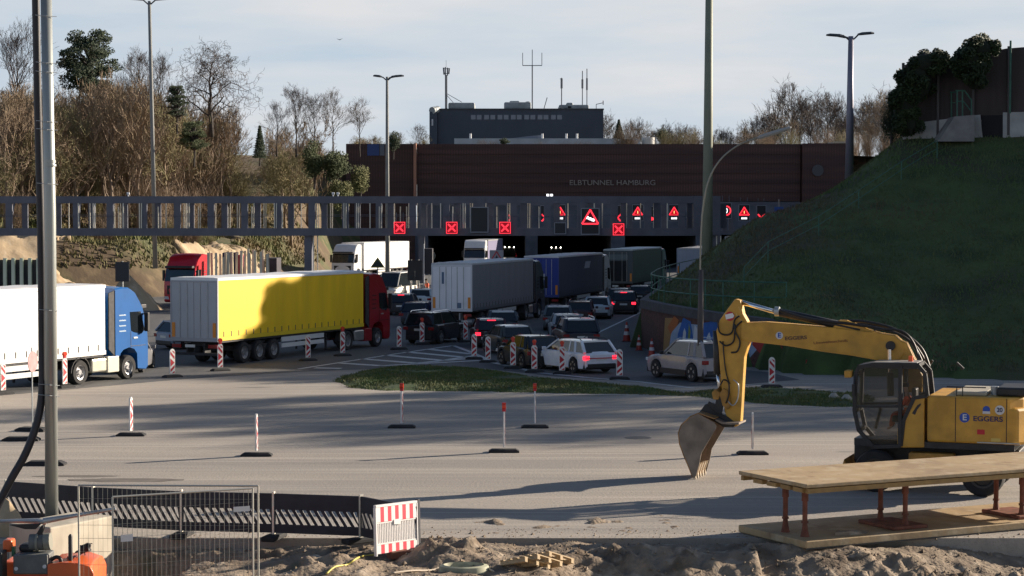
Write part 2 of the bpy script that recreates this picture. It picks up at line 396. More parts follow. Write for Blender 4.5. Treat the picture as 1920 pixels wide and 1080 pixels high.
while len(pts)<34000:
    x=R.uniform(-60,-19); y=R.uniform(156,235); z=left_z(x,y); d=line_dist(x,y,toe)
    if z>1.5 and (d>7.5 or x>-28 or (-37.5<x<-29.5 and d>2.2)) : pts.append((x,y,z-0.03))
M_blade3=mat('dry_grass_blade',(0.10,0.125,0.03),0.85,col2=(0.20,0.15,0.07),scale=0.12)
tag(blades('slope_grass',pts,0.45,M_blade3,0.09),'dry grass on the left slope below the wood','grass')

# ================================================================= TUNNEL PORTAL
PY=265.0
def PX(px): return (px-960)/F*PY
def PZ(py): return P(960,py,PY).z
zt=PZ(270); zl=PZ(377); zo=PZ(440)
M_clad=mat('brown_cladding',(0.055,0.026,0.024),0.6)
def cladding():
    m=MATS['brown_cladding']; t=m.node_tree; b=t.nodes['Principled BSDF']
    tcn=t.nodes.new('ShaderNodeTexCoord'); mpn=t.nodes.new('ShaderNodeMapping'); mpn.inputs['Scale'].default_value=(0.06,0.06,1.2)
    n=t.nodes.new('ShaderNodeTexNoise'); n.inputs['Scale'].default_value=1.0; n.inputs['Detail'].default_value=3
    wv=t.nodes.new('ShaderNodeTexWave'); wv.wave_type='BANDS'; wv.bands_direction='X'; wv.inputs['Scale'].default_value=0.9; wv.inputs['Distortion'].default_value=0
    r=t.nodes.new('ShaderNodeValToRGB'); r.color_ramp.elements[0].position=.35; r.color_ramp.elements[0].color=(0.050,0.019,0.018,1); r.color_ramp.elements[1].position=.65; r.color_ramp.elements[1].color=(0.100,0.039,0.032,1)
    t.links.new(tcn.outputs['Object'],mpn.inputs['Vector']); t.links.new(mpn.outputs[0],n.inputs['Vector']); t.links.new(n.outputs['Fac'],r.inputs['Fac'])
    mxn=t.nodes.new('ShaderNodeMix'); mxn.data_type='RGBA'; mxn.blend_type='MULTIPLY'; mxn.inputs[0].default_value=0.35
    t.links.new(tcn.outputs['Object'],wv.inputs['Vector']); t.links.new(r.outputs['Color'],mxn.inputs[6]); t.links.new(wv.outputs['Color'],mxn.inputs[7]); t.links.new(mxn.outputs[2],b.inputs['Base Color'])
cladding()
portal=empty('tunnel_portal',(0,PY,0),0,'wide dark brown tunnel portal with metal lettering over its dark openings','tunnel portal')
m_=MB()
m_.box(PX(782),PX(1500),0,3,zl,zt)
for k,py in enumerate((288,306,324,342,360)): m_.box(PX(782),PX(1500),-0.12,-0.003,PZ(py)-0.06,PZ(py)+0.06)
m_.build('fascia_panel',M_clad,portal)
m_=MB(); m_.box(PX(650),PX(778),-0.6,4,0,zt); m_.build('side_panel',M_clad,portal)
m_=MB(); m_.box(PX(776.5),PX(781.5),-1.3,0.4,PZ(372),zt+0.05); m_.build('edge_fin',mat('rust_edge',(0.42,0.20,0.13),0.6),portal)
m_=MB(); m_.box(PX(1502),PX(1588),-1.0,4,0,zt+0.05); m_.build('side_panel',M_clad,portal)
m_=MB(); m_.box(PX(1560),PX(1590),-1.15,4.1,zt+0.055,zt+0.3); m_.build('coping',mat('pale_coping',(0.5,0.4,0.3),0.7),portal)
m_=MB(); m_.box(PX(690),PX(712),-0.75,-0.605,PZ(292),zt-0.05); m_.build('blue_panel',mat('blue_sign',(0.02,0.06,0.22),0.5),portal)
m_=MB(); m_.box(PX(713),PX(722),-0.75,-0.605,PZ(292),zt-0.05); m_.build('grey_panel',mat('grey_sign',(0.12,0.14,0.18),0.5),portal)
M_lintel=mat('lintel_blue_grey',(0.115,0.13,0.16),0.8,var=0.25,scale=0.5)
m_=MB(); m_.box(PX(782),PX(1500),0.6,3,zo,zl-0.004); 
m_.build('lintel',M_lintel,portal)
for a,c in ((778,802),(985,1008),(1146,1172),(1305,1352),(1440,1500)):
    m_=MB(); m_.box(PX(a),PX(c),0.3,60,0,zo-0.004); m_.build('pillar',M_lintel,portal)
m_=MB(); m_.box(PX(782),PX(1500),3.01,62,zo+0.3,zo+0.6); m_.build('tunnel_ceiling',mat('tunnel_dark',(0.03,0.03,0.032),0.9),portal)  # near-black ceiling and end wall stand for the dark interior
m_=MB(); m_.box(PX(782),PX(1500),60.02,60.5,0,zo+0.29); m_.build('tunnel_end',MATS['tunnel_dark'],portal)
for a,c in ((1508,1524),(1524,1540)):
    pass
t_=text_mesh('lettering','ELBTUNNEL HAMBURG',1.0,mat('letter_metal',(0.30,0.26,0.24),0.5,0.4),portal,loc=(PX(1148),-0.2,PZ(343)),ext=0.05,xs=1.0)
me=t_.data; xsv=[v.co.x for v in me.vertices]; wdt=max(xsv)-min(xsv); t_.scale=((PX(1228)-PX(1068))/wdt,0.95,1)
m_=MB(); m_.tube([(PX(1530),-1.3,PZ(320)),(PX(1530),-1.01,PZ(320))],0.75,24); m_.build('emblem_disc',mat('disc_grey',(0.075,0.07,0.08),0.6),portal)

# ================================================================= OFFICE BUILDING BEHIND
BY=330.0
def bx(px): return (px-960)/F*BY
def bz(py): return P(960,py,BY).z
bld=empty('office_building',(0,BY,0),0,'long dark blue-grey office block with a ribbon of windows above the portal','building')
M_bl=mat('slate_facade',(0.050,0.064,0.090),0.7,var=0.12,scale=0.3)
m_=MB(); m_.box(bx(821),bx(1131),0,14,12,bz(206)); m_.box(bx(806),bx(820.4),-1,14,12,bz(210)); m_.build('wall',M_bl,bld)
m_=MB(); m_.box(bx(819),bx(1132),-0.15,14.1,bz(206)+.01,bz(203.5)); m_.build('roof_edge',mat('dark_edge',(0.035,0.04,0.05),0.6),bld)
for i,px in enumerate((883,894,908,919.5,933,944.5,958,969,983,994.5,1008,1019,1033,1044.5)):
    m_=MB(); m_.box(bx(px),bx(px+9),-0.06,-0.002,bz(224),bz(215.5)); wd=m_.build('window',mat('office_glass',(0.17,0.20,0.25),0.25),bld)
m_=MB(); m_.box(bx(810),bx(813),-1.06,-1.002,bz(236),bz(224)); m_.build('window',mat('office_glass_pale',(0.5,0.52,0.55),0.3),bld)
M_plant=mat('plant_grey',(0.30,0.33,0.34),0.6,var=0.2,scale=0.7)
for a,c,t in ((840,890,191),(945,996,190),(955,975,187),(985,995,188),(1048,1105,195),(1062,1075,191)):
    m_=MB(); n0=2 if t>189 else 3; m_.box(bx(a),bx(c),n0,9,bz(203.4),bz(t)); m_.build('rooftop_plant',M_plant,bld,bevel=0.25)
m_=MB(); m_.tube([(bx(811),-1,bz(208)),(bx(821),0.5,bz(205))],0.6,10); m_.build('dish',M_plant,bld)
M_ant=mat('antenna_metal',(0.14,0.15,0.17),0.5,0.4)
def ant(label,base,parts,name='antenna_mast'):
    o=empty(name,(bx(base),BY+1,bz(203.4)),0,label,'antenna')
    for nm,lst in parts:
        q=MB()
        for (x0,y0,x1,y1,r) in lst: q.tube([(bx(x0)-bx(base),0,bz(y0)-bz(203.4)),(bx(x1)-bx(base),0,bz(y1)-bz(203.4))],r,6)
        q.build(nm,M_ant,o)
ant('thick lattice antenna mast with a cluster of panels on the left roof end',836.5,[('mast',[(836.5,203,836.5,140,.22)]),('panel_cluster',[(831.5,126,832.5,139,.13),(835,125,835,141,.12),(839,126,839,141,.12),(842.5,127,841.5,138,.13),(831,128,843,128,.06),(832,137,842,137,.06),(836.5,126,836.5,112,.03)]),('guy_brace',[(838,175,866,191,.05),(838,178,850,192,.05)])])
ant('tall fork-shaped aerial with three prongs rising from the middle of the roof',998,[('mast',[(998,203,998,122,.11),(998,122,998,92,.07)]),('fork',[(980,122,1016,122,.07),(980,122,980,98,.06),(1016,122,1016,98,.06)])])
ant('single slim aerial on the roof right of the fork aerial',1053,[('mast',[(1053,203,1053,145,.09)]),('aerial_tip',[(1053,165,1053,148,.2),(1050,147,1055,147,.07)])])
ant('left one of the two tall thin aerials at the right roof end',1092,[('mast',[(1092,198,1092,132,.08)]),('aerial_tip',[(1092,165,1092,148,.18)])])
ant('right one of the two tall thin aerials at the right roof end',1100.5,[('mast',[(1100.5,198,1100.5,128,.08)]),('aerial_tip',[(1100.5,168,1100.5,146,.16)])])
ant('short leaning rod on the roof beside the fork aerial',1020,[('mast',[(1020,203,1026,182,.07)])])
ant('small hooked aerial at the right corner of the roof',1118,[('mast',[(1118,203,1118,195,.06),(1118,195,1131,192,.06),(1131,196,1131,188,.08)])])
low=empty('low_building',(0,296,0),0,'long low white flat-roofed building in front of the dark office block','building')
def lx(px): return (px-960)/F*296
def lz(py): return P(960,py,296).z
m_=MB(); m_.box(lx(852),lx(1157),0,8,12,lz(259.5)); m_.box(lx(1160),lx(1200),0,8,12,lz(260.5)); m_.build('wall',mat('pale_wall',(0.42,0.46,0.50),0.7,var=0.15,scale=0.4),low)
m_=MB(); m_.tube([(lx(1216),1.5,12),(lx(1216),1.5,lz(257))],0.95,18); m_.build('round_tank',mat('tank_white',(0.6,0.58,0.55),0.6),low)
for px in (882,1017,1082,1062): 
    m_=MB(); m_.tube([(lx(px),1,lz(259.4)),(lx(px),1,lz(250))],0.16,8); m_.build('roof_vent',M_white,low)
m_=MB(); m_.prism([(lx(950),lz(259.4)),(lx(1020),lz(259.4)),(lx(1015),lz(252)),(lx(985),lz(255))],'y',2,6); m_.build('roof_light',mat('roof_grey',(0.16,0.19,0.24),0.6),low)
# ================================================================= TREES
M_bark=mat('bark',(0.19,0.14,0.10),0.9,var=0.3,scale=2)
M_bark_d=mat('dark_bark',(0.062,0.052,0.048),0.9,var=0.3,scale=2)
M_bark_p=mat('pale_bark',(0.24,0.18,0.12),0.9,var=0.35,scale=2)
M_twig=mat('twigs',(0.27,0.20,0.15),0.9,col2=(0.20,0.15,0.085),scale=0.3)
M_twig_g=mat('greenish_twigs',(0.24,0.20,0.10),0.9,col2=(0.17,0.16,0.08),scale=0.3)
M_twig_d=mat('dark_twigs',(0.085,0.066,0.060),0.9)
M_leaf=mat('evergreen_leaf',(0.020,0.038,0.020),0.8,col2=(0.045,0.070,0.028),scale=1.2)
M_leaf2=mat('ivy_leaf',(0.018,0.032,0.012),0.7,col2=(0.040,0.062,0.020),scale=0.9)
M_leaf3=mat('young_leaf',(0.10,0.12,0.035),0.8,col2=(0.15,0.14,0.05),scale=0.9)
def grow(rr, H, spread, depth, trunk_frac, up, nb, tw, tr=0.02):
    """returns trunk MB, crown MB"""
    T=MB(); K=MB(); r0=H*tr
    def rec(p,d,L,r,lev):
        segs=3 if lev<3 else 2; pts=[p]; rs=[r]
        for i in range(segs):
            d=(d+Vector((rr.gauss(0,.16),rr.gauss(0,.16),rr.gauss(0,.10)+up*0.10))).normalized()
            p=p+d*(L/segs); pts.append(p); rs.append(r*(1-0.45*(i+1)/segs))
        K.tube(pts,rs,5 if lev<2 else 3,0 if lev<2 else 1,cap=False)
        if lev>=depth: return
        n=nb[min(lev,len(nb)-1)]
        for k in range(n):
            f=rr.uniform(0.35,1.0) if k else 1.0
            i=min(segs-1,int(f*segs)); q=pts[i]+(pts[i+1]-pts[i])*(f*segs-i if f<1 else 1.0)
            a=rr.uniform(0,6.28); side=d.cross(Vector((math.cos(a),math.sin(a),0.3))).normalized()
            nd=(d*rr.uniform(.55,1.0)+side*spread*rr.uniform(.5,1.1)+Vector((0,0,up*.25))).normalized()
            rec(q,nd,L*rr.uniform(.55,.78),max(tw,r*0.52),lev+1)
    th=H*trunk_frac; tp=[Vector((0,0,-0.5))]; d=Vector((0,0,1))
    pts=[Vector((0,0,-0.5))]; n=5; rs=[r0*1.25]
    leader=H*0.72
    for i in range(1,n+1):
        pts.append(Vector((rr.gauss(0,.02*H)*i/n,rr.gauss(0,.02*H)*i/n,leader*i/n))); rs.append(r0*(1-0.75*i/n))
    T.tube(pts,rs,7,0)
    k=0; m=nb[0]*3
    for k in range(m):
        f=trunk_frac/0.72+(1-trunk_frac/0.72)*(k+0.3)/m; f=min(.999,f); i=int(f*n); q=pts[i]+(pts[i+1]-pts[i])*(f*n-i)
        a=k*2.4+rr.uniform(-.4,.4); tilt=rr.uniform(.5,1.0)*spread*(1.25-f*.6)
        nd=Vector((math.cos(a)*tilt,math.sin(a)*tilt,0.75+up*.3)).normalized()
        rec(q,nd,H*rr.uniform(.20,.30)*(1.25-0.5*f),r0*(0.55-0.35*f),1)
    rec(pts[-1],Vector((0,0,1)),H*.16,rs[-1],1)
    return T,K
def make_tree(name,seed,H,spread,depth,tf,up,nb,tw,mt,mc,mtw,tr=0.02):
    rr=random.Random(seed); T,K=grow(rr,H,spread,depth,tf,up,nb,tw,tr)
    root=empty(name); T.build('trunk',mt,root,smooth='all'); 
    me=K; o=K.build('crown',[mc,mtw],root); return root
def foliage(mb, rr, c, rx, rz, n, s, mi=0, shell=0.5):
    for _ in range(n):
        while True:
            v=Vector((rr.uniform(-1,1),rr.uniform(-1,1),rr.uniform(-1,1)))
            if shell<v.length<1: break
        p=Vector(c)+Vector((v.x*rx,v.y*rx,v.z*rz)); a=Vector((rr.gauss(0,1),rr.gauss(0,1),rr.gauss(0,1))).normalized(); b_=a.orthogonal().normalized(); q=s*rr.uniform(.5,1.3)
        n0=len(mb.v); mb.v+= [tuple(p-a*q),tuple(p+b_*q*.6),tuple(p+a*q),tuple(p-b_*q*.6)]; mb.f.append([n0,n0+1,n0+2,n0+3]); mb.m.append(mi)
def place(proto, used, loc, rz, s, label, cat, group):
    o = proto if not used.get(proto.name) else copy_tree(proto)
    used[proto.name]=True
    o.location=loc; o.rotation_euler=(0,0,rz); o.scale=(s,s,s*R.uniform(.92,1.08)); tag(o,label,cat,group); return o
used={}
wood=[make_tree('bare_tree',11,12,.75,5,.15,.5,[3,4,3,3,3],.023,M_bark,M_bark,M_twig),
      make_tree('bare_tree',12,12,.55,5,.20,.9,[3,4,3,3,3],.023,M_bark,M_bark,M_twig),
      make_tree('bare_tree',13,12,.85,5,.15,.3,[3,4,3,3,3],.023,M_bark_p,M_bark,M_twig_g),
      make_tree('bare_tree',14,12,.6,5,.15,.7,[3,4,3,3,3],.023,M_bark,M_bark,M_twig)]
def shrub_proto(seed,H,mt,n):
    rr=random.Random(seed); K=MB()
    for i in range(n):
        a=rr.uniform(0,6.28); t=rr.uniform(.05,.55); p=Vector((rr.uniform(-.5,.5),rr.uniform(-.5,.5),-.3)); d=Vector((math.cos(a)*t,math.sin(a)*t,1)).normalized(); L=H*rr.uniform(.6,1.05)
        q=p+d*L*.5; e=q+(d+Vector((rr.gauss(0,.15),rr.gauss(0,.15),.1))).normalized()*L*.5
        K.tube([p,q,e],[.026,.017,.006],3,0,cap=False)
        for k in range(6):
            f=rr.uniform(.35,1); b0=p+(e-p)*f; b1=b0+(d+Vector((rr.gauss(0,.6),rr.gauss(0,.6),.2))).normalized()*L*.28; K.tube([b0,b1],[.011,.005],3,0,cap=False)
            b2=b0+(b1-b0)*.5; b3=b2+Vector((rr.gauss(0,.5),rr.gauss(0,.5),.6)).normalized()*L*.14; K.tube([b2,b3],[.008,.004],3,0,cap=False)
    o=K.build('bare_shrub',mt); return o
shr=[shrub_proto(21,5.0,M_twig,75),shrub_proto(22,4.5,M_twig_g,70),shrub_proto(23,5.5,M_twig,85)]
def bottom(x,y):
    return left_z(x,y)-0.1
lab_t='bare brown tree packed into the wood on the left slope'; lab_s='bare brushy shrub under the trees on the left slope'
def tree_top(px):       # outline of the wood in the photograph: row of the tree tops
    K=[(0,150),(60,175),(110,170),(240,150),(330,185),(480,205),(500,240),(560,205),(640,215),(700,235),(740,262)]
    for a,c in zip(K[:-1],K[1:]):
        if a[0]<=px<=c[0]: return a[1]+(c[1]-a[1])*(px-a[0])/(c[0]-a[0])
    return 200
cnt=0
for i in range(240):
    row=i%6; D=176+row*11+R.uniform(-4,4); px=-70+ (i//6)*(810/40.0)+R.uniform(-12,12); x=(px-960)/F*D
    z=bottom(x,D)
    if line_dist(x,D,toe)<10 or z<2: continue
    top=P(960,tree_top(px)+R.uniform(0,75),D).z; H=max(4.5,min(13,top-z))
    pr=wood[R.randrange(4)]
    place(pr,used,(x,D,z),R.uniform(0,6.28),H/12.6,lab_t,'tree','bare trees of the wood on the left slope')
for i in range(230):
    D=R.uniform(160,232); px=R.uniform(-40,735); x=(px-960)/F*D
    d=line_dist(x,D,toe)
    if d<(3.5 if -37<x<-29 else 7): continue
    s=R.uniform(.5,1.15) if d>9 else R.uniform(.3,.6)
    place(shr[R.randrange(3)],used,(x,D,bottom(x,D)),R.uniform(0,6.28),s,lab_s,'shrub','bare shrubs under the wood')
for i in range(64):
    px=R.uniform(490,790) if i<46 else R.uniform(655,800); D=R.uniform(222,262) if i<46 else R.uniform(272,300); x=(px-960)/F*D
    if i<46 and line_dist(x,D,toe)<3: continue
    z=bottom(x,D) if i<46 else 14.6
    top=P(960,{0:236,1:250,2:262}[i%3]+R.uniform(0,50) if i<46 else 252+R.uniform(0,14),D).z; H=max(2.2,min(12,top-z))
    place(wood[R.randrange(4)],used,(x,D,z),R.uniform(0,6.28),H/12.6,lab_t,'tree','bare trees of the wood on the left slope')
# single trees that stand out
def solo(px,py_base,py_top,D,proto_args,name,label,cat='tree',z=None):
    t=make_tree(name,*proto_args); zb=P(px,py_base,D).z if z is None else z; top=P(px,py_top,D).z; s=(top-zb)/(proto_args[1]*1.04)
    t.location=((px-960)/F*D,D,zb); t.scale=(s*1.2,s*1.2,s) if name=='bare_oak' else (s,s,s); t.rotation_euler=(0,0,R.uniform(0,6)); tag(t,label,cat); return t
solo(397,250,78,205,(31,12,1.45,6,.12,-.05,[4,4,3,3,2],.020,M_bark_d,M_bark_d,M_twig_d,.024),'bare_oak','wide round bare oak spreading above the wood on the left skyline')
solo(32,290,60,188,(32,12,.6,6,.3,.7,[3,4,3,3,2],.014,M_bark_d,M_bark_d,M_twig_d,.016),'bare_tree','tall bare tree at the far left edge of the picture')
k=0
for px,pb,pt,D,lb in [(556,290,165,215,'bare tree with an upright crown, leftmost of the skyline group by the lamp post'),(590,290,178,222,'slim bare tree in the middle of the small group on the skyline'),(625,290,176,218,'bare tree with a fine crown at the right of the small group on the skyline'),
    (675,290,192,225,'bare tree just left of the double lamp post'),(786,300,236,285,'small round bare tree beside the left end of the office building'),(520,290,195,220,'low bare tree right of the wide oak'),(262,250,95,214,'pale bare tree between dark pine and tall lamp post'),(300,250,105,216,'pale bare tree right behind the tall lamp post')]:
    k+=1; solo(px,pb,pt,D,(40+k,12,.6+.05*(k%3),5,.28,.6,[3,4,4,3,3],.014,M_bark_d,M_bark_d,M_twig_d,.014),'bare_tree',lb)
# trees behind the portal on the right
rt=[make_tree('bare_tree',61,12,.7,5,.22,.6,[3,4,4,3,3],.020,M_bark_d,M_bark_d,M_twig_d,.016),make_tree('bare_tree',62,12,.6,5,.25,.8,[3,4,4,3,3],.020,M_bark_d,M_bark_d,M_twig_d,.016),make_tree('bare_tree',63,12,.8,5,.2,.5,[3,4,4,3,3],.020,M_bark,M_bark,M_twig,.016)]
for i,(px,pt,D) in enumerate([(1135,225,345),(1195,232,345),(1215,238,330),(1245,228,340),(1275,238,350),(1300,243,335),(1345,240,345),(1365,246,335),(1395,230,350),(1418,222,345),(1440,212,350),(1462,200,340),(1482,168,335),(1500,195,350),(1520,205,345),(1548,170,338),(1566,196,350),(1585,200,345),(1610,195,350),(1630,180,338),(1655,165,335),(1668,178,345),(1690,190,335),(1480,225,320),(1530,228,318),(1575,226,322),(1625,224,318),(1655,222,325),(1680,215,320),(1400,240,320),(1440,236,318),(1260,250,320),(1330,252,322)]):
    zb=13.5; top=P(960,pt,D).z; place(rt[i%3],used,((px-960)/F*D,D,zb),R.uniform(0,6),(top-zb)/12.6,'bare tree in the row on the skyline right of the office building','tree','bare trees on the skyline behind the portal')
for i in range(26):
    px=R.choice([R.uniform(1140,1320),R.uniform(1340,1690),R.uniform(1340,1690)]); D=R.uniform(276,300); place(shr[i%3],used,((px-960)/F*D,D,14.6),R.uniform(0,6),R.uniform(.6,.95),'bare shrub on the ground above the portal','shrub','bare shrubs above the portal')
for px in (905,925,1010,1090,1110,890,1060): place(shr[R.randrange(3)],used,((px-960)/F*285,285,14.7),R.uniform(0,6),R.uniform(.42,.6),'bare bush growing in front of the low white building','shrub','bushes before the low white building')
# evergreens
def evergreen(name,label,px,pb,pt,D,wpx,kind,seed,m=M_leaf,cat='tree'):
    rr=random.Random(seed); x=(px-960)/F*D; zb=P(px,pb,D).z; H=P(px,pt,D).z-zb; W=wpx/F*D/2
    root=empty(name,(x,D,zb),0,label,cat); T=MB(); K=MB()
    T.tube([(0,0,-.6),(0.1,0,H*.5),(0,0,H*.9)],[H*.028,H*.02,.04],7,0)
    if kind=='pine':
        for k in range(72):
            h=rr.uniform(.30,.97); a=rr.uniform(0,6.28); rmax=W*math.sqrt(max(.05,1-((h-.52)/.52)**2))*.85; r=rmax*rr.uniform(.35,1)
            c=Vector((math.cos(a)*r,math.sin(a)*r,H*h)); T.tube([(0,0,H*max(.25,h-.15)),c*0.6+Vector((0,0,H*h*.36)),c],[.10,.06,.03],4,0)
            foliage(K,rr,c,W*.25,W*.12,170,W*.035,0,.1)
    elif kind=='fir':
        for k in range(14):
            h=.12+.88*k/13; r=W*(1.03-h)
            for j in range(7):
                a=j*.9+k*.7; c=(math.cos(a)*r*.55,math.sin(a)*r*.55,H*h-r*.12); foliage(K,rr,c,r*.48+.1,H*.04,60,W*.09,0,.0)
    else:
        for k in range(26):
            v=Vector((rr.gauss(0,1),rr.gauss(0,1),rr.gauss(0,.9))).normalized()*rr.uniform(.3,.8); c=(v.x*W*.75,v.y*W*.75,H*(.52+v.z*.45)); foliage(K,rr,c,W*.38,H*.16,190,W*.055,0,.3)
    T.build('trunk',M_bark_d,root); K.build('crown',m,root); return root
evergreen('pine_tree','dark green broad pine standing highest on the left skyline',172,215,58,198,132,'pine',71)
evergreen('pine_tree','small dark pine below the bare oak, right of the tall lamp post',333,240,160,192,46,'pine',72)
evergreen('pine_tree','green pine crown half way up the wood behind the gantry',365,300,226,190,60,'pine',73,mat('pine_green',(0.045,0.065,0.022),.8,col2=(0.075,0.095,0.03),scale=1))
evergreen('fir_tree','narrow dark fir in the wood left of the group of bare trees',488,300,238,200,30,'fir',74)
evergreen('round_bush','mid green bushy evergreen at the right end of the wood',590,345,262,215,66,'bush',75,MATS['pine_green'])
evergreen('round_bush','mid green evergreen beside the portal, left of the double lamp post',632,352,272,215,74,'bush',76,MATS['pine_green'])
evergreen('round_bush','small round evergreen in front of the bare tree by the building',738,290,240,262,36,'bush',77)
evergreen('fir_tree','pointed dark fir right of the office building',1160,272,226,330,30,'fir',78)
evergreen('round_bush','dark evergreen bush on the skyline left of the thick mast',1243,272,236,330,34,'bush',79)
evergreen('round_bush','dark evergreen bush on the skyline behind the curved lamp',1450,272,232,322,40,'bush',80)
evergreen('round_bush','tiny dark green bush in front of the low white building',946,272,258,286,26,'bush',84)
evergreen('willow','yellow-green bush with hanging twigs at the left end of the portal',676,372,300,222,64,'bush',81,M_leaf3)
evergreen('willow','yellow-green bush lower on the grass slope left of the portal',640,400,330,215,60,'bush',82,M_leaf3)
evergreen('holly_tree','dark holly half hidden behind the ivy wall on the right',1668,300,180,128,50,'bush',83)

# ================================================================= WALL ON THE BANK, IVY, RAILINGS
def hz(x,y): return hill_z(x,y)
wall=empty('noise_barrier',(0,0,0),0,'dark brown noise barrier on a pale concrete base along the top of the right bank','noise barrier')
W0=P(1700,262,118); wd_=Vector((0.93,-0.37,0))
def WP(a,z): return (W0.x+wd_.x*a, W0.y+wd_.y*a, z)
M_wallp=mat('barrier_boards',(0.052,0.040,0.040),0.85,var=0.35,scale=1.2,stretch=(1,1,0.1)); M_wc=mat('pale_concrete',(0.34,0.35,0.35),0.9,var=0.2,scale=1.0,bump=.2)
def wtop(a): return 14.0+0.13*min(a,6.5)
q=MB(); q.bar(WP(-0.2,11.4),WP(4.3,11.9),0.35,1.4); q.build('concrete_base',M_wc,wall)
q=MB(); q.bar(WP(5.5,11.95),WP(60,12.3),0.35,1.5); q.build('concrete_base',M_wc,wall)
a=-0.2; i=0
while a<60:
    a2=a+(2.0 if a<9 else 5.0); zb=12.1+0.05*min(a,8)
    q=MB(); q.add([WP(a+.06,zb-(1.6 if 4.2<a<5.6 else 0)),WP(a2-.06,zb-(1.6 if 4.2<a<5.6 else 0)),WP(a2-.06,wtop(a2)+1.6),WP(a+.06,wtop(a)+1.6)]+[tuple(Vector(WP(t,z_))+Vector((.05,.14,0))) for t,z_ in ((a+.06,zb),(a2-.06,zb),(a2-.06,wtop(a2)+1.6),(a+.06,wtop(a)+1.6))],[(0,1,2,3),(7,6,5,4),(0,4,5,1),(1,5,6,2),(2,6,7,3),(3,7,4,0)])
    q.build('board_panel',M_wallp,wall); 
    q=MB(); q.bar(tuple(Vector(WP(a,11.4))+Vector((-.05,-.12,0))),tuple(Vector(WP(a,wtop(a)+1.7))+Vector((-.05,-.12,0))),.14,.16); q.build('post',mat('barrier_post',(0.07,0.065,0.065),.7),wall)
    a=a2
# barrier run added out of sight behind the ivy to shade the queue
bpts=[(23.3,118.3),(27.0,136),(31.5,158),(37,186),(41.5,206)]
for (xa,ya),(xb,yb) in zip(bpts[:-1],bpts[1:]):
    q=MB(); q.bar((xa,ya,13.3),(xb,yb,13.6),.16,4.6); q.build('board_panel',M_wallp,wall)
M_green=mat('green_rail',(0.035,0.12,0.085),0.6,var=.2,scale=3)
q=MB(); q.bar(WP(4.3,11.6),WP(5.5,11.6),.30,1.9); q.build('recess_shade_panel',mat('recess_shade_black',(.012,.012,.014),.9),wall)  # near-black panel stands for the shade in the notch
q=MB(); q.tube([tuple(Vector(WP(5.95,12.6))+Vector((-.3,-.9,0))),tuple(Vector(WP(5.95,16.7))+Vector((-.3,-.9,0)))],.06,8)
tag(q.build('green_pole',M_green),'thin upright green pole in front of the brown barrier at the right','pole')
# little stair with green handrail in front of the barrier
st=empty('stair_landing',(0,0,0),0,'small concrete stair block with green handrail in front of the brown barrier','stairs')
def wq(px,py,dd=0.0): 
    v=P(px,py,114.5+dd); return v
q=MB(); q.prism([(wq(1768,0).x,wq(0,264).z),(wq(1836,0).x,wq(0,264).z),(wq(1836,0).x,wq(0,214).z),(wq(1798,0).x,wq(0,217).z)],'y',115.4,117.4); q.build('stair_block',mat('stair_concrete',(.20,.20,.20),.9,var=.2,scale=1.5),st)
for y_ in (115.5,117.0):
    q=MB()
    pts=[(1799,168),(1816,168),(1829,186),(1829,214)]
    q.tube([(wq(a_,b_).x,y_,wq(a_,b_).z) for a_,b_ in pts],.045,6); q.tube([(wq(a_,b_).x,y_,wq(a_,b_).z) for a_,b_ in [(1800,188),(1814,188),(1827,205)]],.035,6)
    for px,p0,p1 in ((1802,168,218),(1812,168,218)): q.tube([(wq(px,p0).x,y_,wq(px,p0).z),(wq(px,p1).x,y_,wq(px,p1).z)],.045,6)
    q.build('handrail',M_green,st)
def ivy(label,blobs,seed):
    rr=random.Random(seed); root=empty('ivy_mass',P(blobs[0][0],blobs[0][1],blobs[0][4]),0,label,'ivy'); K=MB(); S=MB(); base=root.location.copy()
    for (px,py,wp,hp,D) in blobs:
        wp*=.84; hp*=.86
        c=P(px,py,D)-base; rx=wp/F*D/2; rz_=hp/F*D/2
        nsub=max(8,int(rx*rz_*17))
        for k in range(nsub):
            v=Vector((rr.gauss(0,1),rr.gauss(0,1),rr.gauss(0,1))).normalized()*rr.uniform(.72,.97)
            cc=c+Vector((v.x*rx,v.y*min(rx,1.4),v.z*rz_)); foliage(K,rr,cc,min(rx,.42),.40,240,.11,0,.1)
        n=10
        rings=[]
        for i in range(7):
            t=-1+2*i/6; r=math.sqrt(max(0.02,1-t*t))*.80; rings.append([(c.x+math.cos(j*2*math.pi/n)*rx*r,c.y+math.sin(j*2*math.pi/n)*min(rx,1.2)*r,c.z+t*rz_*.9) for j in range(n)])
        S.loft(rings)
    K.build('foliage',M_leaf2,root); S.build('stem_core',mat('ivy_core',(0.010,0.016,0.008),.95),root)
ivy('dark ivy mass hanging over the left end of the brown barrier',[(1722,150,74,100,116.6),(1702,178,66,104,116.8),(1690,205,46,100,117),(1735,118,62,50,116.3),(1756,116,40,40,116.0),(1708,222,44,76,117.0)],91)
ivy('tallest dark ivy mass on top of the brown barrier, right of the other one',[(1822,112,74,88,115.2),(1838,92,70,46,115.0),(1826,142,58,66,115.1),(1806,118,44,60,115.4)],92)
ivy('thin pale green ivy tuft sticking up right of the tallest ivy',[(1862,90,20,14,114.8)],93)
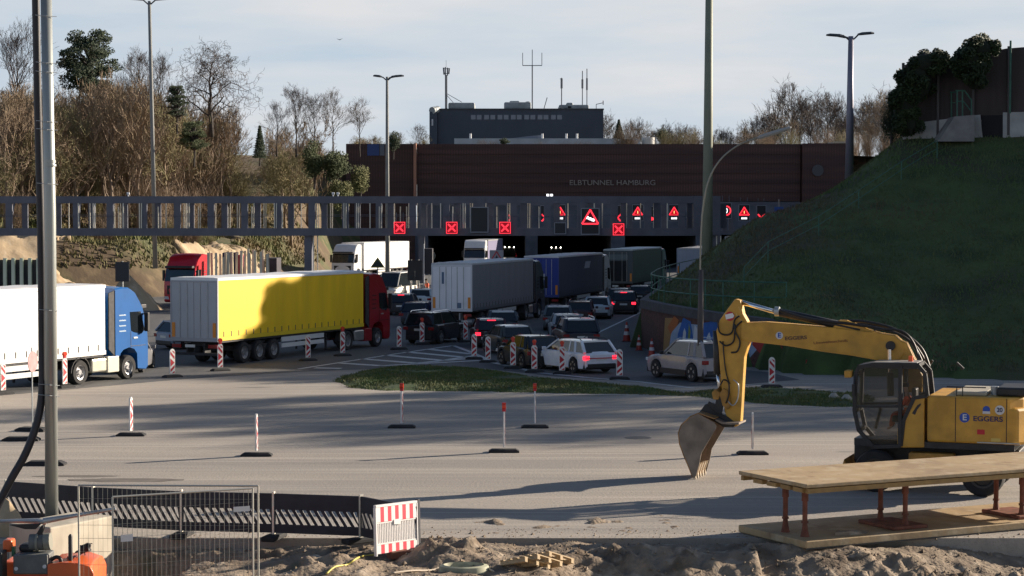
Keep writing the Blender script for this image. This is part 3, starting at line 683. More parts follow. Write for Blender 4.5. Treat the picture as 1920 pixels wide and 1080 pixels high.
# unseen trees added off to the right, sized to shade pavement and island
for i in range(25):
    a_=29.5+i*1.95 if i<17 else 13+(i-17)*2.1; p_=WP(a_,12); K=MB(); T=MB(); rr=random.Random(200+i); Hh=25.6+1.8*rr.random()+ (0.8 if 36<a_<50 else 0)-11.6
    if i<17 and a_>54: Hh-=3.5
    if i>=17: Hh=17.9+0.9*rr.random()-11.6
    o=empty('barrier_tree',(p_[0]+1.2,p_[1]-2.6,11.6),rr.uniform(0,6),'unseen dense tree added on the right bank to cast shade','tree','unseen shade trees on the right bank')
    T.tube([(0,0,-.5),(.1,0,Hh*.5),(0,.1,Hh*.9)],[.22,.15,.05],7)
    for k in range(34): 
        h=rr.uniform(.12,.93); foliage(K,rr,(rr.gauss(0,.9)*(1.2-h),rr.gauss(0,.9)*(1.2-h),Hh*h),1.0,1.0,90,.16,0,.1)
    T.build('trunk',M_bark_d,o); K.build('crown',M_leaf,o)
# ---- retaining wall with mural and green railing
wl=[(14.0,150),(9.2,125),(7.7,113),CORNER,(7.3,100.5),(8.3,96.5),(9.6,93.2),(11.4,90.2),(13.4,88.2),(15.6,86.6)]
def ztopw(i): return [2.35,2.35,2.35,2.35,2.35,2.3,2.2,2.1,1.75,0.6][i]
rw=empty('retaining_wall',(0,0,0),0,'low curved dark brick retaining wall with a painted mural below the green railing','wall')
M_brick=mat('dark_brick',(0.085,0.040,0.034),0.85,var=.3,scale=6,bump=.3)
q=MB(); rings=[]
for i,(x,y) in enumerate(wl):
    zt_=ztopw(i)
    nx,ny=(0.98,0.2) if i<4 else ((0.75,0.65) if i<8 else (.45,.9)); rings.append([(x,y,-.1),(x,y,zt_-.32),(x+nx*.4,y+ny*.4,zt_-.32),(x+nx*.4,y+ny*.4,-.1)])
q.loft(rings); q.build('brick_face',M_brick,rw)
q=MB(); rings=[]
for i,(x,y) in enumerate(wl):
    zt_=ztopw(i); nx,ny=(0.98,0.2) if i<4 else ((0.75,0.65) if i<8 else (.45,.9)); rings.append([(x-nx*.08,y-ny*.08,zt_-.315),(x-nx*.08,y-ny*.08,zt_+.12),(x+nx*.5,y+ny*.5,zt_+.12),(x+nx*.5,y+ny*.5,zt_-.315)])
q.loft(rings); q.build('coping',mat('dark_coping',(0.065,0.065,0.075),.85,var=.2,scale=2),rw)
# mural: paint patches laid 6 mm proud of the bricks, in wall coordinates (t along wall from corner, z)
wseg=wl[3:]
def wallpt(t,z,off=.012):
    L=0
    for a_,c_ in zip(wseg[:-1],wseg[1:]):
        d=math.hypot(c_[0]-a_[0],c_[1]-a_[1])
        if t<=L+d or c_==wseg[-1]:
            f=(t-L)/d; x=a_[0]+(c_[0]-a_[0])*f; y=a_[1]+(c_[1]-a_[1])*f; nx,ny=-(c_[1]-a_[1])/d,(c_[0]-a_[0])/d
            if ny>0: nx,ny=-nx,-ny
            return (x+nx*off,y+ny*off,z)
        L+=d
mur=MB()
def ZM(t): return 1.95 if t<12 else (1.78 if t<15.7 else max(.35,1.4-(t-15.7)*.4))
def patch(poly,mi,off):
    # polygon in (t,z) cut into narrow vertical strips so that it follows the curve
    t0=min(p[0] for p in poly); t1=max(p[0] for p in poly); n=max(2,int((t1-t0)/.15)); n_=len(poly)
    def span(t):
        zs=[]
        for i in range(n_):
            a_=poly[i]; c_=poly[(i+1)%n_]
            if (a_[0]-t)*(c_[0]-t)<=0 and a_[0]!=c_[0]: zs.append(a_[1]+(c_[1]-a_[1])*(t-a_[0])/(c_[0]-a_[0]))
        return (min(zs),max(zs)) if zs else (0,0)
    for i in range(n):
        ta=t0+(t1-t0)*(i+.001)/n; tb=t0+(t1-t0)*(i+.999)/n; a_=span(ta); c_=span(tb)
        mur.quad(wallpt(ta-1.4,a_[0]*1.12,off),wallpt(tb-1.4,c_[0]*1.12,off),wallpt(tb-1.4,min(c_[1]*1.12,ZM(tb-1.4)),off),wallpt(ta-1.4,min(a_[1]*1.12,ZM(ta-1.4)),off),mi=mi)
mm=[mat('mural_ochre',(0.30,0.18,0.07),.8),mat('mural_pale_blue',(0.26,0.34,0.48),.8,var=.15,scale=2),mat('mural_blue',(0.02,0.10,0.36),.8,var=.2,scale=2),mat('mural_white',(0.50,0.53,0.58),.8),mat('mural_red',(0.32,0.03,0.03),.8),mat('mural_green',(0.16,0.22,0.06),.8),mat('mural_orange',(0.36,0.11,0.03),.8)]
patch([(6.6,.05),(6.9,1.6),(8.2,1.65),(9.4,.9),(10,.05)],0,.008); patch([(7.3,1.2),(8.3,1.75),(9.0,1.6),(8.2,.7)],6,.011)
patch([(7.4,.05),(7.9,1.0),(9.2,1.5),(11.5,1.5),(14,1.5),(14,.05)],1,.014)
patch([(8.6,.1),(8.9,1.0),(9.7,1.75),(10.6,1.6),(10.9,.8),(10.1,.2)],2,.018); patch([(11.4,.5),(11.8,1.6),(13.2,1.75),(13.9,1.2),(13.2,.4)],2,.018)
patch([(9.5,.5),(9.8,1.4),(10.1,1.1),(9.9,.4)],3,.022); patch([(10.7,.3),(11.0,1.5),(11.5,1.2),(11.3,.2)],3,.022); patch([(10.2,.3),(10.35,1.6),(10.6,1.2),(10.5,.2)],5,.024); patch([(12.2,.9),(12.5,1.3),(12.7,1.0),(12.5,.8)],3,.022)
patch([(14,.1),(14,1.4),(15.6,1.45),(16.6,.9),(15.6,.2)],1,.014); patch([(14.4,.5),(15.2,1.2),(15.9,.9),(15.2,.3)],3,.02)
patch([(16.0,.9),(16.2,1.5),(17.6,1.2),(18.3,.5),(17.4,.05),(16.9,.4)],4,.018); patch([(17.2,.6),(17.4,1.1),(17.9,.8),(17.6,.3)],5,.022)
mur.build('mural',mm,rw)
rail=empty('green_railing',(0,0,0),0,'thin green tube railing curving along the top of the brick wall','railing')
rp=[(7.2,146),(7.15,132),(7.1,120),(7.05,112),(7.1,106),(7.6,101.2),(8.6,97.4),(9.9,94.2),(11.7,91.2)]
rp2=[(13.6,146),(10.9,132),(8.9,120),(7.9,112),(7.3,106),(7.6,101.2),(8.6,97.6),(9.9,95.0),(11.2,93.6),(12.6,93.0)]
def rz0(i): return 2.35+0*i
def smooth_pts(p,n=5):
    o_=[]
    for i in range(len(p)-1):
        for k in range(n):
            t=k/n; p0=p[max(i-1,0)];p1=p[i];p2=p[i+1];p3=p[min(i+2,len(p)-1)]
            o_.append(tuple(.5*((2*p1[j])+(-p0[j]+p2[j])*t+(2*p0[j]-5*p1[j]+4*p2[j]-p3[j])*t*t+(-p0[j]+3*p1[j]-3*p2[j]+p3[j])*t**3) for j in range(len(p1))))
    o_.append(tuple(p[-1])); return o_
sp=smooth_pts([(x,y,2.4) for x,y in rp2])
for h in (1.35,.65):
    q=MB(); q.tube([(x,y,z+h) for x,y,z in sp],.035,6); q.build('rail',M_green,rail)
for i,(x,y) in enumerate(rp2+[(9.8,126),(7.5,103.5),(9.2,96.4)]):
    q=MB(); q.tube([(x,y,2.2),(x,y,3.78)],.032,6); q.build('post',M_green,rail)
hr=empty('slope_handrail',(0,0,0),0,'thin green handrail climbing diagonally up the dark grass bank','railing')
hp=[]
for px,py in [(1395,520),(1440,470),(1535,420),(1610,370),(1690,320),(1757,275)]:
    for D in [88+0.5*i for i in range(110)]:
        v=P(px,py+22,D)
        if hz(v.x,v.y)>=v.z: hp.append((v.x,v.y,hz(v.x,v.y))); break
for h in (1.0,.55):
    q=MB(); q.tube([(x,y,z+h) for x,y,z in hp],.020,6); q.build('rail',M_green,hr)
for (x,y,z) in hp:
    q=MB(); q.tube([(x,y,z-.1),(x,y,z+1.0)],.03,6); q.build('post',M_green,hr)

# labels of the repeated trees and shrubs say in which stretch they stand
def stretch_label(o):
    px=960+F*o.location.x/o.location.y; g_=o.get('group','')
    if g_=='bare trees of the wood on the left slope':
        w_='left of the tall slim lamp post' if px<285 else ('between the slim lamp post and the grass slope' if px<480 else ('on the grass slope beside the portal' if px<655 else 'above the left end of the portal'))
        dd='front' if o.location.y<200 else 'back'
        o['label']='bare brown tree in the '+dd+' rows '+w_
    elif g_=='bare shrubs under the wood':
        w_='left of the steel pole' if px<95 else ('between the steel pole and the slim lamp post' if px<285 else ('right of the slim lamp post' if px<480 else 'on the slope beside the portal'))
        o['label']='bare shrub under the wood '+w_
    elif g_=='bare trees on the skyline behind the portal':
        o['label']='bare skyline tree '+('left of the thick mast' if px<1328 else ('between the thick mast and the right lamp post' if px<1593 else 'between the right lamp post and the ivy wall'))
    elif g_=='bare shrubs above the portal':
        o['label']='bare shrub on top of the portal '+('left of the thick mast' if px<1328 else ('between the thick mast and the right lamp post' if px<1593 else 'right of the right lamp post'))
for o in list(bpy.data.objects):
    if o.parent is None and o.get('group'): stretch_label(o)
# ================================================================= VEHICLES
def wheel(parent, x, y, r, w, side, rimm=M_rim, name='wheel', truck=False):
    """tyre with rim as sub-part; side = +1 outer face towards +x"""
    q=MB(); n=26; prof=[(r*.60,-w/2),(r*.93,-w/2),(r,-w*.32),(r,w*.32),(r*.93,w/2),(r*.60,w/2)]
    rings=[[(o_,math.cos(2*math.pi*k/n)*rr_,math.sin(2*math.pi*k/n)*rr_) for k in range(n)] for rr_,o_ in prof]
    q.loft(rings,cap=False); q.add([p for p in rings[0]],[tuple(range(n))])
    o=q.build(name,M_rubber,parent,loc=(x,y,r),smooth=True)
    q=MB(); sx=side
    if truck:
        prof=[(r*.62,w/2*.92),(r*.52,w/2*.85),(r*.47,w/2*.45),(r*.22,w/2*.5),(r*.20,w/2*.9),(r*.02,w/2*.9)]
        q.loft([[(o_*sx,math.cos(2*math.pi*k/n)*rr_,math.sin(2*math.pi*k/n)*rr_) for k in range(n)] for rr_,o_ in prof],cap=False)
        for k in range(8):
            t=k*math.pi/4; q.box(w/2*.45*sx,w/2*.56*sx,math.cos(t)*r*.33-.02,math.cos(t)*r*.33+.02,math.sin(t)*r*.33-.02,math.sin(t)*r*.33+.02)
    else:
        q.loft([[(o_*sx,math.cos(2*math.pi*k/n)*rr_,math.sin(2*math.pi*k/n)*rr_) for k in range(n)] for rr_,o_ in [(r*.66,w/2*.95),(r*.60,w/2*.80)]],cap=False)
        for k in range(5):
            t=k*2*math.pi/5+.3
            for dt in (-.16,.16): q.bar((w/2*.80*sx,0,0),(w/2*.86*sx,math.cos(t+dt)*r*.62,math.sin(t+dt)*r*.62),.035,.05)
        q.tube([(w/2*.6*sx,0,0),(w/2*.9*sx,0,0)],.06,10)
    q.build('rim',rimm,o,smooth=True)
    return o
def lorry(label, origin, hx, cab, side, rear, side2=None, roofm=None, kind='curtain', trailer=True, group='articulated lorries in the traffic', cabonly=False, light=False, skirt=None, name='articulated_lorry', cabh=3.85, boxlen=13.6, boxh=4.0, detail=True, chm=None, redframe=False):
    a=math.asin(hx) if abs(hx)<=1 else 0
    hy=math.cos(a)
    if isinstance(origin,tuple) and len(origin)==3: hy*=origin[2]; ox,oy=origin[0],origin[1]
    else: ox,oy=origin[0],origin[1]
    root=empty(name,(ox,oy,0),math.atan2(-hx,hy),label,'lorry',group)
    W=1.275
    label0=label; label=('%02d_'%len(MATS))+label
    M_c=mat('cab_'+label[:12],cab,0.32,coat=.5,var=.06,scale=2); M_s=mat('side_'+label[:12],side,0.55,var=.09,scale=1.6,stretch=(1,.9,.18),bump=.08 if kind=='curtain' else 0); M_r=mat('rear_'+label[:12],rear,0.5,var=.05,scale=1)
    M_rf=mat('roof_'+label[:12],roofm or (0.70,0.70,0.70),0.5,var=.06,scale=1.5)
    L=boxlen; z0=1.15; zt_=boxh
    if trailer:
        q=MB(); q.box(-W+.03,W-.03,.06,L-.03,z0+.16,zt_-.10); q.build('trailer_side',M_s,root)
        if kind=='curtain':
            q=MB()
            for s in (-1,1):
                y=.5
                while y<L-.3:
                    q.box(s*(W-.03)-.012 if s>0 else -W+.012,s*(W-.03)+.014 if s>0 else -W+.04,y,y+.05,z0+.02,z0+.40); y+=.63
            q.build('curtain_strap',mat('strap',(0.10,0.09,0.07),.7),root)
        q=MB(); 
        for s in (-1,1): q.box(s*W-.03*s-.02,s*W-.03*s+.02,0.06,L,z0-.02,z0+.155)
        q.build('side_rail',mat('rail_'+label[:12],skirt or tuple(c*.85 for c in side),.5),root)
        q=MB()
        rings=[]
        for y in [0.0,.05]+[.8+i*1.0 for i in range(int(L-1))]+[L-.05,L]:
            sg=.018*math.sin(y*3.1) if kind=='curtain' and .06<y<L-.06 else 0
            rings.append([(-W,y,zt_-.13),(-W,y,zt_-.015),(-W+.25,y,zt_+.01+sg),(0,y,zt_+.02+sg*1.5),(W-.25,y,zt_+.01+sg),(W,y,zt_-.015),(W,y,zt_-.13)])
        q.loft(rings); q.build('trailer_roof',M_rf,root)
        # rear doors: two leaves, frame, hinges, locking bars
        q=MB(); q.box(-W+.09,-.012,-.02,.055,z0+.10,zt_-.22); q.box(.012,W-.09,-.02,.055,z0+.10,zt_-.22); d=q.build('rear_door',M_r,root)
        q=MB()
        for x in (-.75,-.35,.35,.75): q.tube([(x,-.045,z0+.12),(x,-.045,zt_-.24)],.018,6)
        q.build('locking_bar',M_steel if not redframe else M_r,d)
        q=MB(); fr=mat('rear_frame_'+label[:12],(0.30,0.05,0.05) if redframe else tuple(c*.8+.02 for c in rear),.5)
        q.box(-W,-W+.085,-.03,.06,z0-.05,zt_-.13); q.box(W-.085,W,-.03,.06,z0-.05,zt_-.13); q.box(-W+.0855,W-.0855,-.03,.06,zt_-.215,zt_-.13); q.box(-W+.0855,W-.0855,-.03,.06,z0-.05,z0+.095)
        q.build('rear_frame',fr,root)
        if detail:
            for x in (-1,1):
                q=MB(); q.box(x*1.10-.08,x*1.10+.08,-.045,-.021,z0+.14,z0+.80); q.build('reflector',M_orange_lens,root)
        # under-run bar, lights, plate
        q=MB(); q.box(-1.2,1.2,.05,.16,.46,.58); q.box(-.5,-.42,.10,.6,.56,1.0); q.box(.42,.5,.10,.6,.56,1.0); q.build('underrun_bar',M_chassis if not light else mat('bar_grey',(.35,.35,.36),.5),root)
        for x in (-1,1):
            q=MB(); q.box(x*.98-.24,x*.98+.24,.0,.07,.80,.96); q.build('tail_light',M_tail_on if light=='on' else M_tail_off,root)
        q=MB(); q.box(-.5,.02,-.002,.03,.82,.95); q.build('number_plate',M_plate,root)
        q=MB(); q.box(-.42,.42,.4,L,.86,1.10); q.box(-W+.06,W-.06,.25,L-.1,1.04,z0-.005); q.box(-1.1,1.1,2.2,5.2,.55,.80); q.build('chassis',M_chassis,root)
        q=MB()
        for s in (-1,1):
            q.box(s*1.20-.02,s*1.20+.02,5.6,9.6,.52,.72); q.box(s*1.20-.02,s*1.20+.02,5.6,9.6,.80,1.02)
        q.build('side_guard',mat('guard_white',(.62,.63,.62),.4) ,root)
        q=MB()
        for s in (-1,1): q.tube([(s*.85,10.4,.12),(s*.85,10.4,.95)],.06,8); q.box(s*.85-.14,s*.85+.14,10.25,10.55,.08,.12) if False else None
        q.build('landing_leg',M_chassis,root)
        for y in (2.3,3.6,4.9):
            for s in (-1,1):
                wheel(root,s*1.06,y,.50,.36,s,truck=True)
    cy=13.15 if trailer else 13.15
    # tractor: chassis, wheels, cab
    q=MB(); q.box(-.42,.42,11.4,16.1,.62,.98); q.box(-1.2,1.2,15.9,16.3,.35,.95); q.build('tractor_chassis',M_chassis,root)
    for s in (-1,1):
        wheel(root,s*1.02,12.0,.50,.44,s,truck=True); wheel(root,s*1.07,15.15,.50,.32,s,truck=True)
        q=MB(); pts=[]; 
        for k in range(9):
            t=math.pi*k/8; pts.append((12.0+math.cos(t)*.60,.5+math.sin(t)*.60))
        for (a_,b_) in zip(pts[:-1],pts[1:]): q.bar((s*1.02,a_[0],a_[1]),(s*1.02,b_[0],b_[1]),.02,.46) if False else q.quad((s*.8,a_[0],a_[1]),(s*1.24,a_[0],a_[1]),(s*1.24,b_[0],b_[1]),(s*.8,b_[0],b_[1]))
        o=q.build('mudguard',M_chassis,root); sm=o.modifiers.new('t','SOLIDIFY'); sm.thickness=.03
        q=MB(); q.box(s*.78 if s>0 else -1.22,1.22 if s>0 else -.78,12.75,13.72,.42,.98); q.build('fuel_tank',mat('tank_alloy' if chm is None else 'tank_'+label[:12],chm or (.45,.45,.44),.35,.7,var=.1,scale=3),root,bevel=.07)
        q=MB(); q.box(s*.80 if s>0 else -1.24,1.24 if s>0 else -.80,13.75,14.5,.36,1.02); q.build('side_skirt',mat('skirt_'+label[:12],chm or tuple(c*.9 for c in cab),.4,var=.05,scale=2),root,bevel=.03)
    # cab: side profile (y,z) with sloping screen and roof spoiler, slightly narrower front
    H=cabh; y0=14.25; yf=16.48
    prof=[(y0,1.02),(14.55,1.02),(14.6,1.12),(14.78,1.25),(15.15,1.33),(15.5,1.25),(15.7,1.05),(15.74,.42),(16.35,.36),(yf,.50),(yf+.02,1.30),(yf-.02,1.85),(yf-.33,2.92),(yf-.50,3.20),(yf-.9,H-.22),(yf-1.3,H-.03),(y0+.45,H),(y0,H-.05)]
    rings=[]
    for x,ins in ((-1.245,.05),(-1.18,0.0),(-.6,-.04),(0,-.055),(.6,-.04),(1.18,0.0),(1.245,.05)):
        r_=[]
        for (y,z) in prof:
            yy=y-(ins if y>15.9 else 0); zz=z-(ins if z>3.0 else 0); r_.append((x,yy,zz))
        rings.append(r_)
    q=MB(); q.loft(rings); cb=q.build('cab',M_c,root,smooth=25)
    # windscreen band
    def fy(z): # front y at height
        pp=[(1.30,yf+.02),(1.85,yf-.02),(2.92,yf-.33),(3.2,yf-.5)]
        for a_,b_ in zip(pp[:-1],pp[1:]):
            if a_[0]<=z<=b_[0]: return a_[1]+(b_[1]-a_[1])*(z-a_[0])/(b_[0]-a_[0])
        return yf
    q=MB(); vs=[]
    for z in (1.92,2.4,2.86):
        vs.append([(x,fy(z)-(.05 if abs(x)>1.2 else (0 if abs(x)>1.1 else -.045))+.012,z) for x in (-1.19,-1.12,-.6,0,.6,1.12,1.19)])
    q.loft(vs,cap=False,closed=False); ws=q.build('windscreen',M_glass,cb)
    q=MB(); q.box(-1.15,1.15,yf-.36,yf+.02,2.90,3.08); q.build('sun_visor',M_black if cab[0]<.6 else mat('visor_smoke',(.06,.06,.07),.2),cb,bevel=.03)
    q=MB(); q.box(-.95,.95,yf-.02,yf+.045,.95,1.62); q.build('grille',M_black,cb,bevel=.02)
    for s in (-1,1):
        q=MB(); q.prism([(15.30,2.02),(15.22,2.80),(15.95,2.80),(16.22,2.02),(16.0,1.86),(15.5,1.94)],'x',s*1.246,s*1.254); q.build('side_window',M_glass,cb)
        q=MB(); q.box(s*.98-.2,s*.98+.2,yf-.02,yf+.03,.58,.80); q.build('headlight',M_head_on if light=='head' else M_head,cb)
        q=MB(); q.box(s*1.42-.10,s*1.42+.10,16.08,16.22,1.95,2.75); q.box(s*1.27-.06,s*1.27+.06,16.02,16.08,2.65,2.72); q.build('mirror',M_black,cb,bevel=.03)
        q=MB(); q.prism([(y0+.02,1.0),(y0+.02,H-.12),(y0-.38,H-.22),(y0-.38,1.3)],'x',s*1.17,s*1.22); q.build('deflector_dark_gap',M_chassis,cb)  # deflector blackened to stand for the dark gap behind the cab
        if detail:
            q=MB(); q.box(s*1.2465 if s>0 else -1.2535,1.2535 if s>0 else -1.2465,15.28,16.28,1.36,1.385); q.box(s*1.2465 if s>0 else -1.2535,1.2535 if s>0 else -1.2465,15.27,15.29,1.3,2.0); q.build('door_seam',M_black,cb)
            q=MB()
            for z in (2.0,2.22,2.44,2.66): q.box(s*1.2475 if s>0 else -1.2535,1.2535 if s>0 else -1.2475,14.5,14.95,z,z+.05)
            q.build('side_vent',mat('vent_pale',(.35,.45,.55),.4) if cab[2]>.3 and cab[0]<.3 else M_black,cb)
            q=MB(); q.box(s*1.25-.02,s*1.25+.02,15.45,15.72,1.68,1.74); q.build('door_handle',M_steel,cb)
    return root
O_=(1,)
T1=lorry('blue cab lorry with a white curtain trailer at the left edge of the picture',(-23.9,71.4),.45,(0.008,0.105,0.34),(0.80,0.79,0.77),(0.6,0.6,0.6),skirt=(.78,.77,.75),chm=(.62,.60,.50),roofm=(.78,.78,.78))
T2=lorry('red cab lorry with a bright yellow curtain trailer and grey rear doors',(-14.46,92.1),.42,(0.28,0.012,0.018),(0.86,0.55,0.008),(0.42,0.43,0.46),skirt=(0.70,0.50,0.02),roofm=(.75,.75,.75))
T3=lorry('lorry with grey side curtains and white rear doors ahead of the yellow one',(-3.6,121.0),.28,(0.04,0.05,0.08),(0.20,0.21,0.235),(0.80,0.80,0.84),roofm=(.50,.52,.55),skirt=(.13,.14,.16),light='grey')
T4=lorry('lorry with navy side curtains, bright blue rear doors and a white cab',(2.07,142.3),.27,(0.6,0.62,0.64),(0.040,0.058,0.105),(0.008,0.035,0.26),roofm=(.62,.63,.65))
T5=lorry('lorry with green side curtains and open dark rear near the tunnel mouth',(8.97,171.3),.25,(0.2,0.3,0.25),(0.040,0.095,0.075),(0.075,0.095,0.10),roofm=(.5,.55,.55))
def frontat(px,D,hx,L=16.5):
    hy=-math.sqrt(1-hx*hx); x=(px-960)/F*D
    return (x-L*hx, D-L*hy, -1)
T8=lorry('oncoming white lorry with a white box body on the left carriageway',frontat(642,211,-.30),-.30,(0.80,0.80,0.80),(0.82,0.82,0.80),(0.8,0.8,0.8),kind='box',group='oncoming lorries')
T9=lorry('oncoming bright red lorry cab in front of the sand bank',frontat(334,151,-.34),-.34,(0.50,0.008,0.022),(0.1,0.1,0.1),(0.2,0.2,0.2),kind='box',trailer=False,group='oncoming lorries',name='red_tractor_unit',cabh=3.95)
T10=lorry('oncoming white lorry just leaving the dark tunnel mouth',frontat(889,236,-.12),-.12,(0.78,0.78,0.78),(0.16,0.15,0.26),(0.3,0.3,0.3),kind='box',group='oncoming lorries',roofm=(.3,.3,.3),cabh=4.0)
# rigid box truck and far truck
T6=lorry('short white box lorry seen beside the green one at the tunnel mouth',(17.2,196),.22,(0.35,0.38,0.44),(0.36,0.40,0.47),(0.36,0.41,0.50),kind='box',roofm=(.5,.5,.5),boxh=3.7,cabh=3.4)
T7=lorry('white lorry far right, half hidden by the grass bank at the tunnel mouth',(27.3,248),.2,(0.3,0.32,0.36),(0.25,0.28,0.33),(0.34,0.38,0.44),kind='box',roofm=(.5,.5,.5),boxh=4.3)
# writing on the lorries (only where the photo shows some)
M_pw=mat('pale_print',(0.45,0.48,0.52),.6)
q=MB(); q.prism([(7.6,2.95),(9.2,2.95),(9.6,3.45),(8.0,3.45)],'x',1.2465,1.252); q.build('pale_logo',M_pw,T4)
q=MB(); q.box(-.85,.85,-.03,-.021,3.1,3.55); q.build('pale_panel',mat('pale_green_panel',(.14,.18,.19),.6),T5)
q=MB(); q.box(-.7,.75,-.026,-.0205,1.3,3.0); q.build('opening_shade_sheet',mat('opening_shade',(.012,.014,.018),.8),T5)  # dark sheet on the doors stands for shade inside an open rear
q=MB(); q.box(.50,.62,-.03,-.021,2.0,2.6) if False else q.box(-.62,-.48,-.03,-.021,2.75,3.45); q.build('door_decal',mat('decal_blue',(.08,.14,.25),.5),T3)
q=MB(); q.box(.35,.60,-.03,-.021,1.3,1.62); q.build('door_label',mat('label_blue',(.12,.18,.28),.5),T3)
q=MB(); q.box(-.3,.25,-.03,-.021,2.3,2.75); q.build('pale_sticker',M_pw,T4)

# --- cars -------------------------------------------------------------
PAINT={}
def car(label, px, py, hx, col, L=4.4, W=1.80, H=1.47, kind='hatch', lights=False, rails=False, chrome=False, back=1, name='parked', group='cars queuing towards the tunnel', wr=.33, roof_sheen_col=None, gl=None, pos=None, facing=1, cladding=False):
    if pos is None: g=G(px,py); pos=(g.x,g.y)
    hy=math.sqrt(1-hx*hx)*facing
    names={'hatch':'hatchback','suv':'suv','estate':'estate_car','van':'van','sedan':'saloon_car','pickup':'suv'}
    root=empty(names[kind],(pos[0],pos[1],0),math.atan2(-hx,hy),label,{'suv':'suv','van':'van'}.get(kind,'car'),group)
    key='paint_%0.3f_%0.3f_%0.3f'%col; Mp=mat(key,col,0.42,coat=.30,var=.08,scale=3)
    cl=W/2; wb=L*.60; ya=L*.20; yf=ya+wb          # axle positions from the rear
    zb={'hatch':.92,'suv':1.02,'estate':.93,'van':1.05,'sedan':.92,'pickup':1.05}[kind]*H/{'hatch':1.47,'suv':1.65,'estate':1.47,'van':2.0,'sedan':1.45,'pickup':1.7}[kind]
    zf={'van':zb}.get(kind,zb*.96)
    low=.20*H/1.47+.03
    # body stations: y, half width, belt z
    st=[]
    ys_=[0,.05,.14,.3]; 
    def arch(yc): return [yc-wr-.12]+[yc+(wr+.07)*math.cos(math.pi-k*math.pi/8) for k in range(0,9)]+[yc+wr+.12]
    ys_+=arch(ya)+[ya+wb*.35,ya+wb*.5,ya+wb*.65]+arch(yf)+[L-.30,L-.14,L-.05,L]
    ys_=sorted(set(round(y,3) for y in ys_))
    rings=[]
    for y in ys_:
        t=y/L; e=min(y,L-y); hw=cl*(1-.16*max(0,1-e/.55)**2.2)*(1-.02*abs(t-.5)*2)
        if y>L*.72: hz_=zf-(zf-.62*zb-.08)*max(0,(y-L*.72)/(L*.28))**2.2*.75
        else: hz_=zb
        if y<.14: hz_=zb-(.14-y)*.9
        lo=low+ (.10 if e<.1 else 0)
        for yc in (ya,yf):
            if abs(y-yc)<wr+.07: lo=max(lo,wr+math.sqrt(max(0,(wr+.07)**2-(y-yc)**2))-.0)
        lo=min(lo,hz_-.12)
        h1=lo+(hz_-lo)*.35; h2=lo+(hz_-lo)*.72
        half=[(hw*.965,lo),(hw,h1),(hw*.995,h2),(hw*.955,hz_-.03),(hw*.90,hz_),(hw*.45,hz_+.035),(0,hz_+.045)]
        r_=[(x,y,z) for x,z in half]+[(-x,y,z) for x,z in half[::-1][1:]]
        rings.append(r_)
    q=MB(); q.loft(rings,cap=True); body=q.build('body',Mp,root,smooth=32)
    q=MB(); q.box(-cl*.90,cl*.90,.12,L-.12,low-.04,low+.30); q.box(-cl+.25,cl-.25,.1,L-.1,.18*H/1.47+.02,low+.1)
    q.build('underbody',M_chassis,root)
    # greenhouse
    R_={'hatch':(.04,.50,L*.50,L*.70),'suv':(.05,.42,L*.52,L*.70),'estate':(.10,.55,L*.52,L*.71),'van':(.02,.08,L*.72,L*.90),'sedan':(.75,1.35,L*.52,L*.70),'pickup':(.05,.30,L*.55,L*.70)}[kind]
    yb0,yb1,yt1,yt0=R_     # base rear, roof rear, roof front, base front
    bt=cl*.885; tt=cl*.75
    zr=H
    A=[(bt,yb0,zb-.01),(bt,yt0,zb-.0),(tt,yt1,zr-.055),(tt,yb1,zr-.06)]
    def mirror(p): return (-p[0],p[1],p[2])
    ww=.995
    gm=M_glass
    # glass shell
    q=MB()
    q.quad(mirror(A[0]),A[0],A[3],mirror(A[3])); rg=q.build('rear_window',gm,root)
    q=MB(); q.quad(A[1],mirror(A[1]),mirror(A[2]),A[2]); q.build('windscreen',gm,root)
    for s in (1,-1):
        q=MB(); q.quad(*[(s*a_[0],a_[1],a_[2]) for a_ in A]); q.build('side_window',gm,root)
    # roof
    q=MB(); rr_=[]
    for k in range(7):
        f=k/6; y=yb1-.06+(yt1-yb1+.10)*f; zc=zr-.035*((f-.45)/.55)**2; 
        rr_.append([(tt+.02,y,zc-.085),(tt+.01,y,zc-.04),(tt*.75,y,zc-.008),(0,y,zc),(-tt*.75,y,zc-.008),(-tt-.01,y,zc-.04),(-tt-.02,y,zc-.085)])
    q.loft(rr_); rc=tuple(min(.85,c*1.5) for c in roof_sheen_col) if roof_sheen_col else tuple(min(.85,c*1.3+.06) for c in col); q.build('roof',mat('roof_sheen_%0.2f_%0.2f_%0.2f'%rc,rc,.28,coat=1.0),root,smooth=True)  # roof colour lifted above the body to stand for sky sheen
    # pillars
    for s in (1,-1):
        def pb(a_,b_,w_,h_): q=MB(); q.bar((s*a_[0],a_[1],a_[2]),(s*b_[0],b_[1],b_[2]),w_,h_); q.build('pillar',Mp,root)
        pb(A[0],A[3],.11 if kind!='van' else .2,.11); pb(A[1],A[2],.07,.07)
        my=yb1+(yt1-yb1)*.45; pb((bt,my-.02,zb),(tt,my,zr-.07),.07,.04)
        if kind in('suv','estate','van'):
            y3=yb1+.42; pb((bt,y3-.12,zb),(tt,y3,zr-.07),.16,.045)
        if kind in ('hatch','sedan'):
            y3=yb1+.22; pb((bt,y3-.22,zb),(tt,y3-.05,zr-.07),.20,.045)
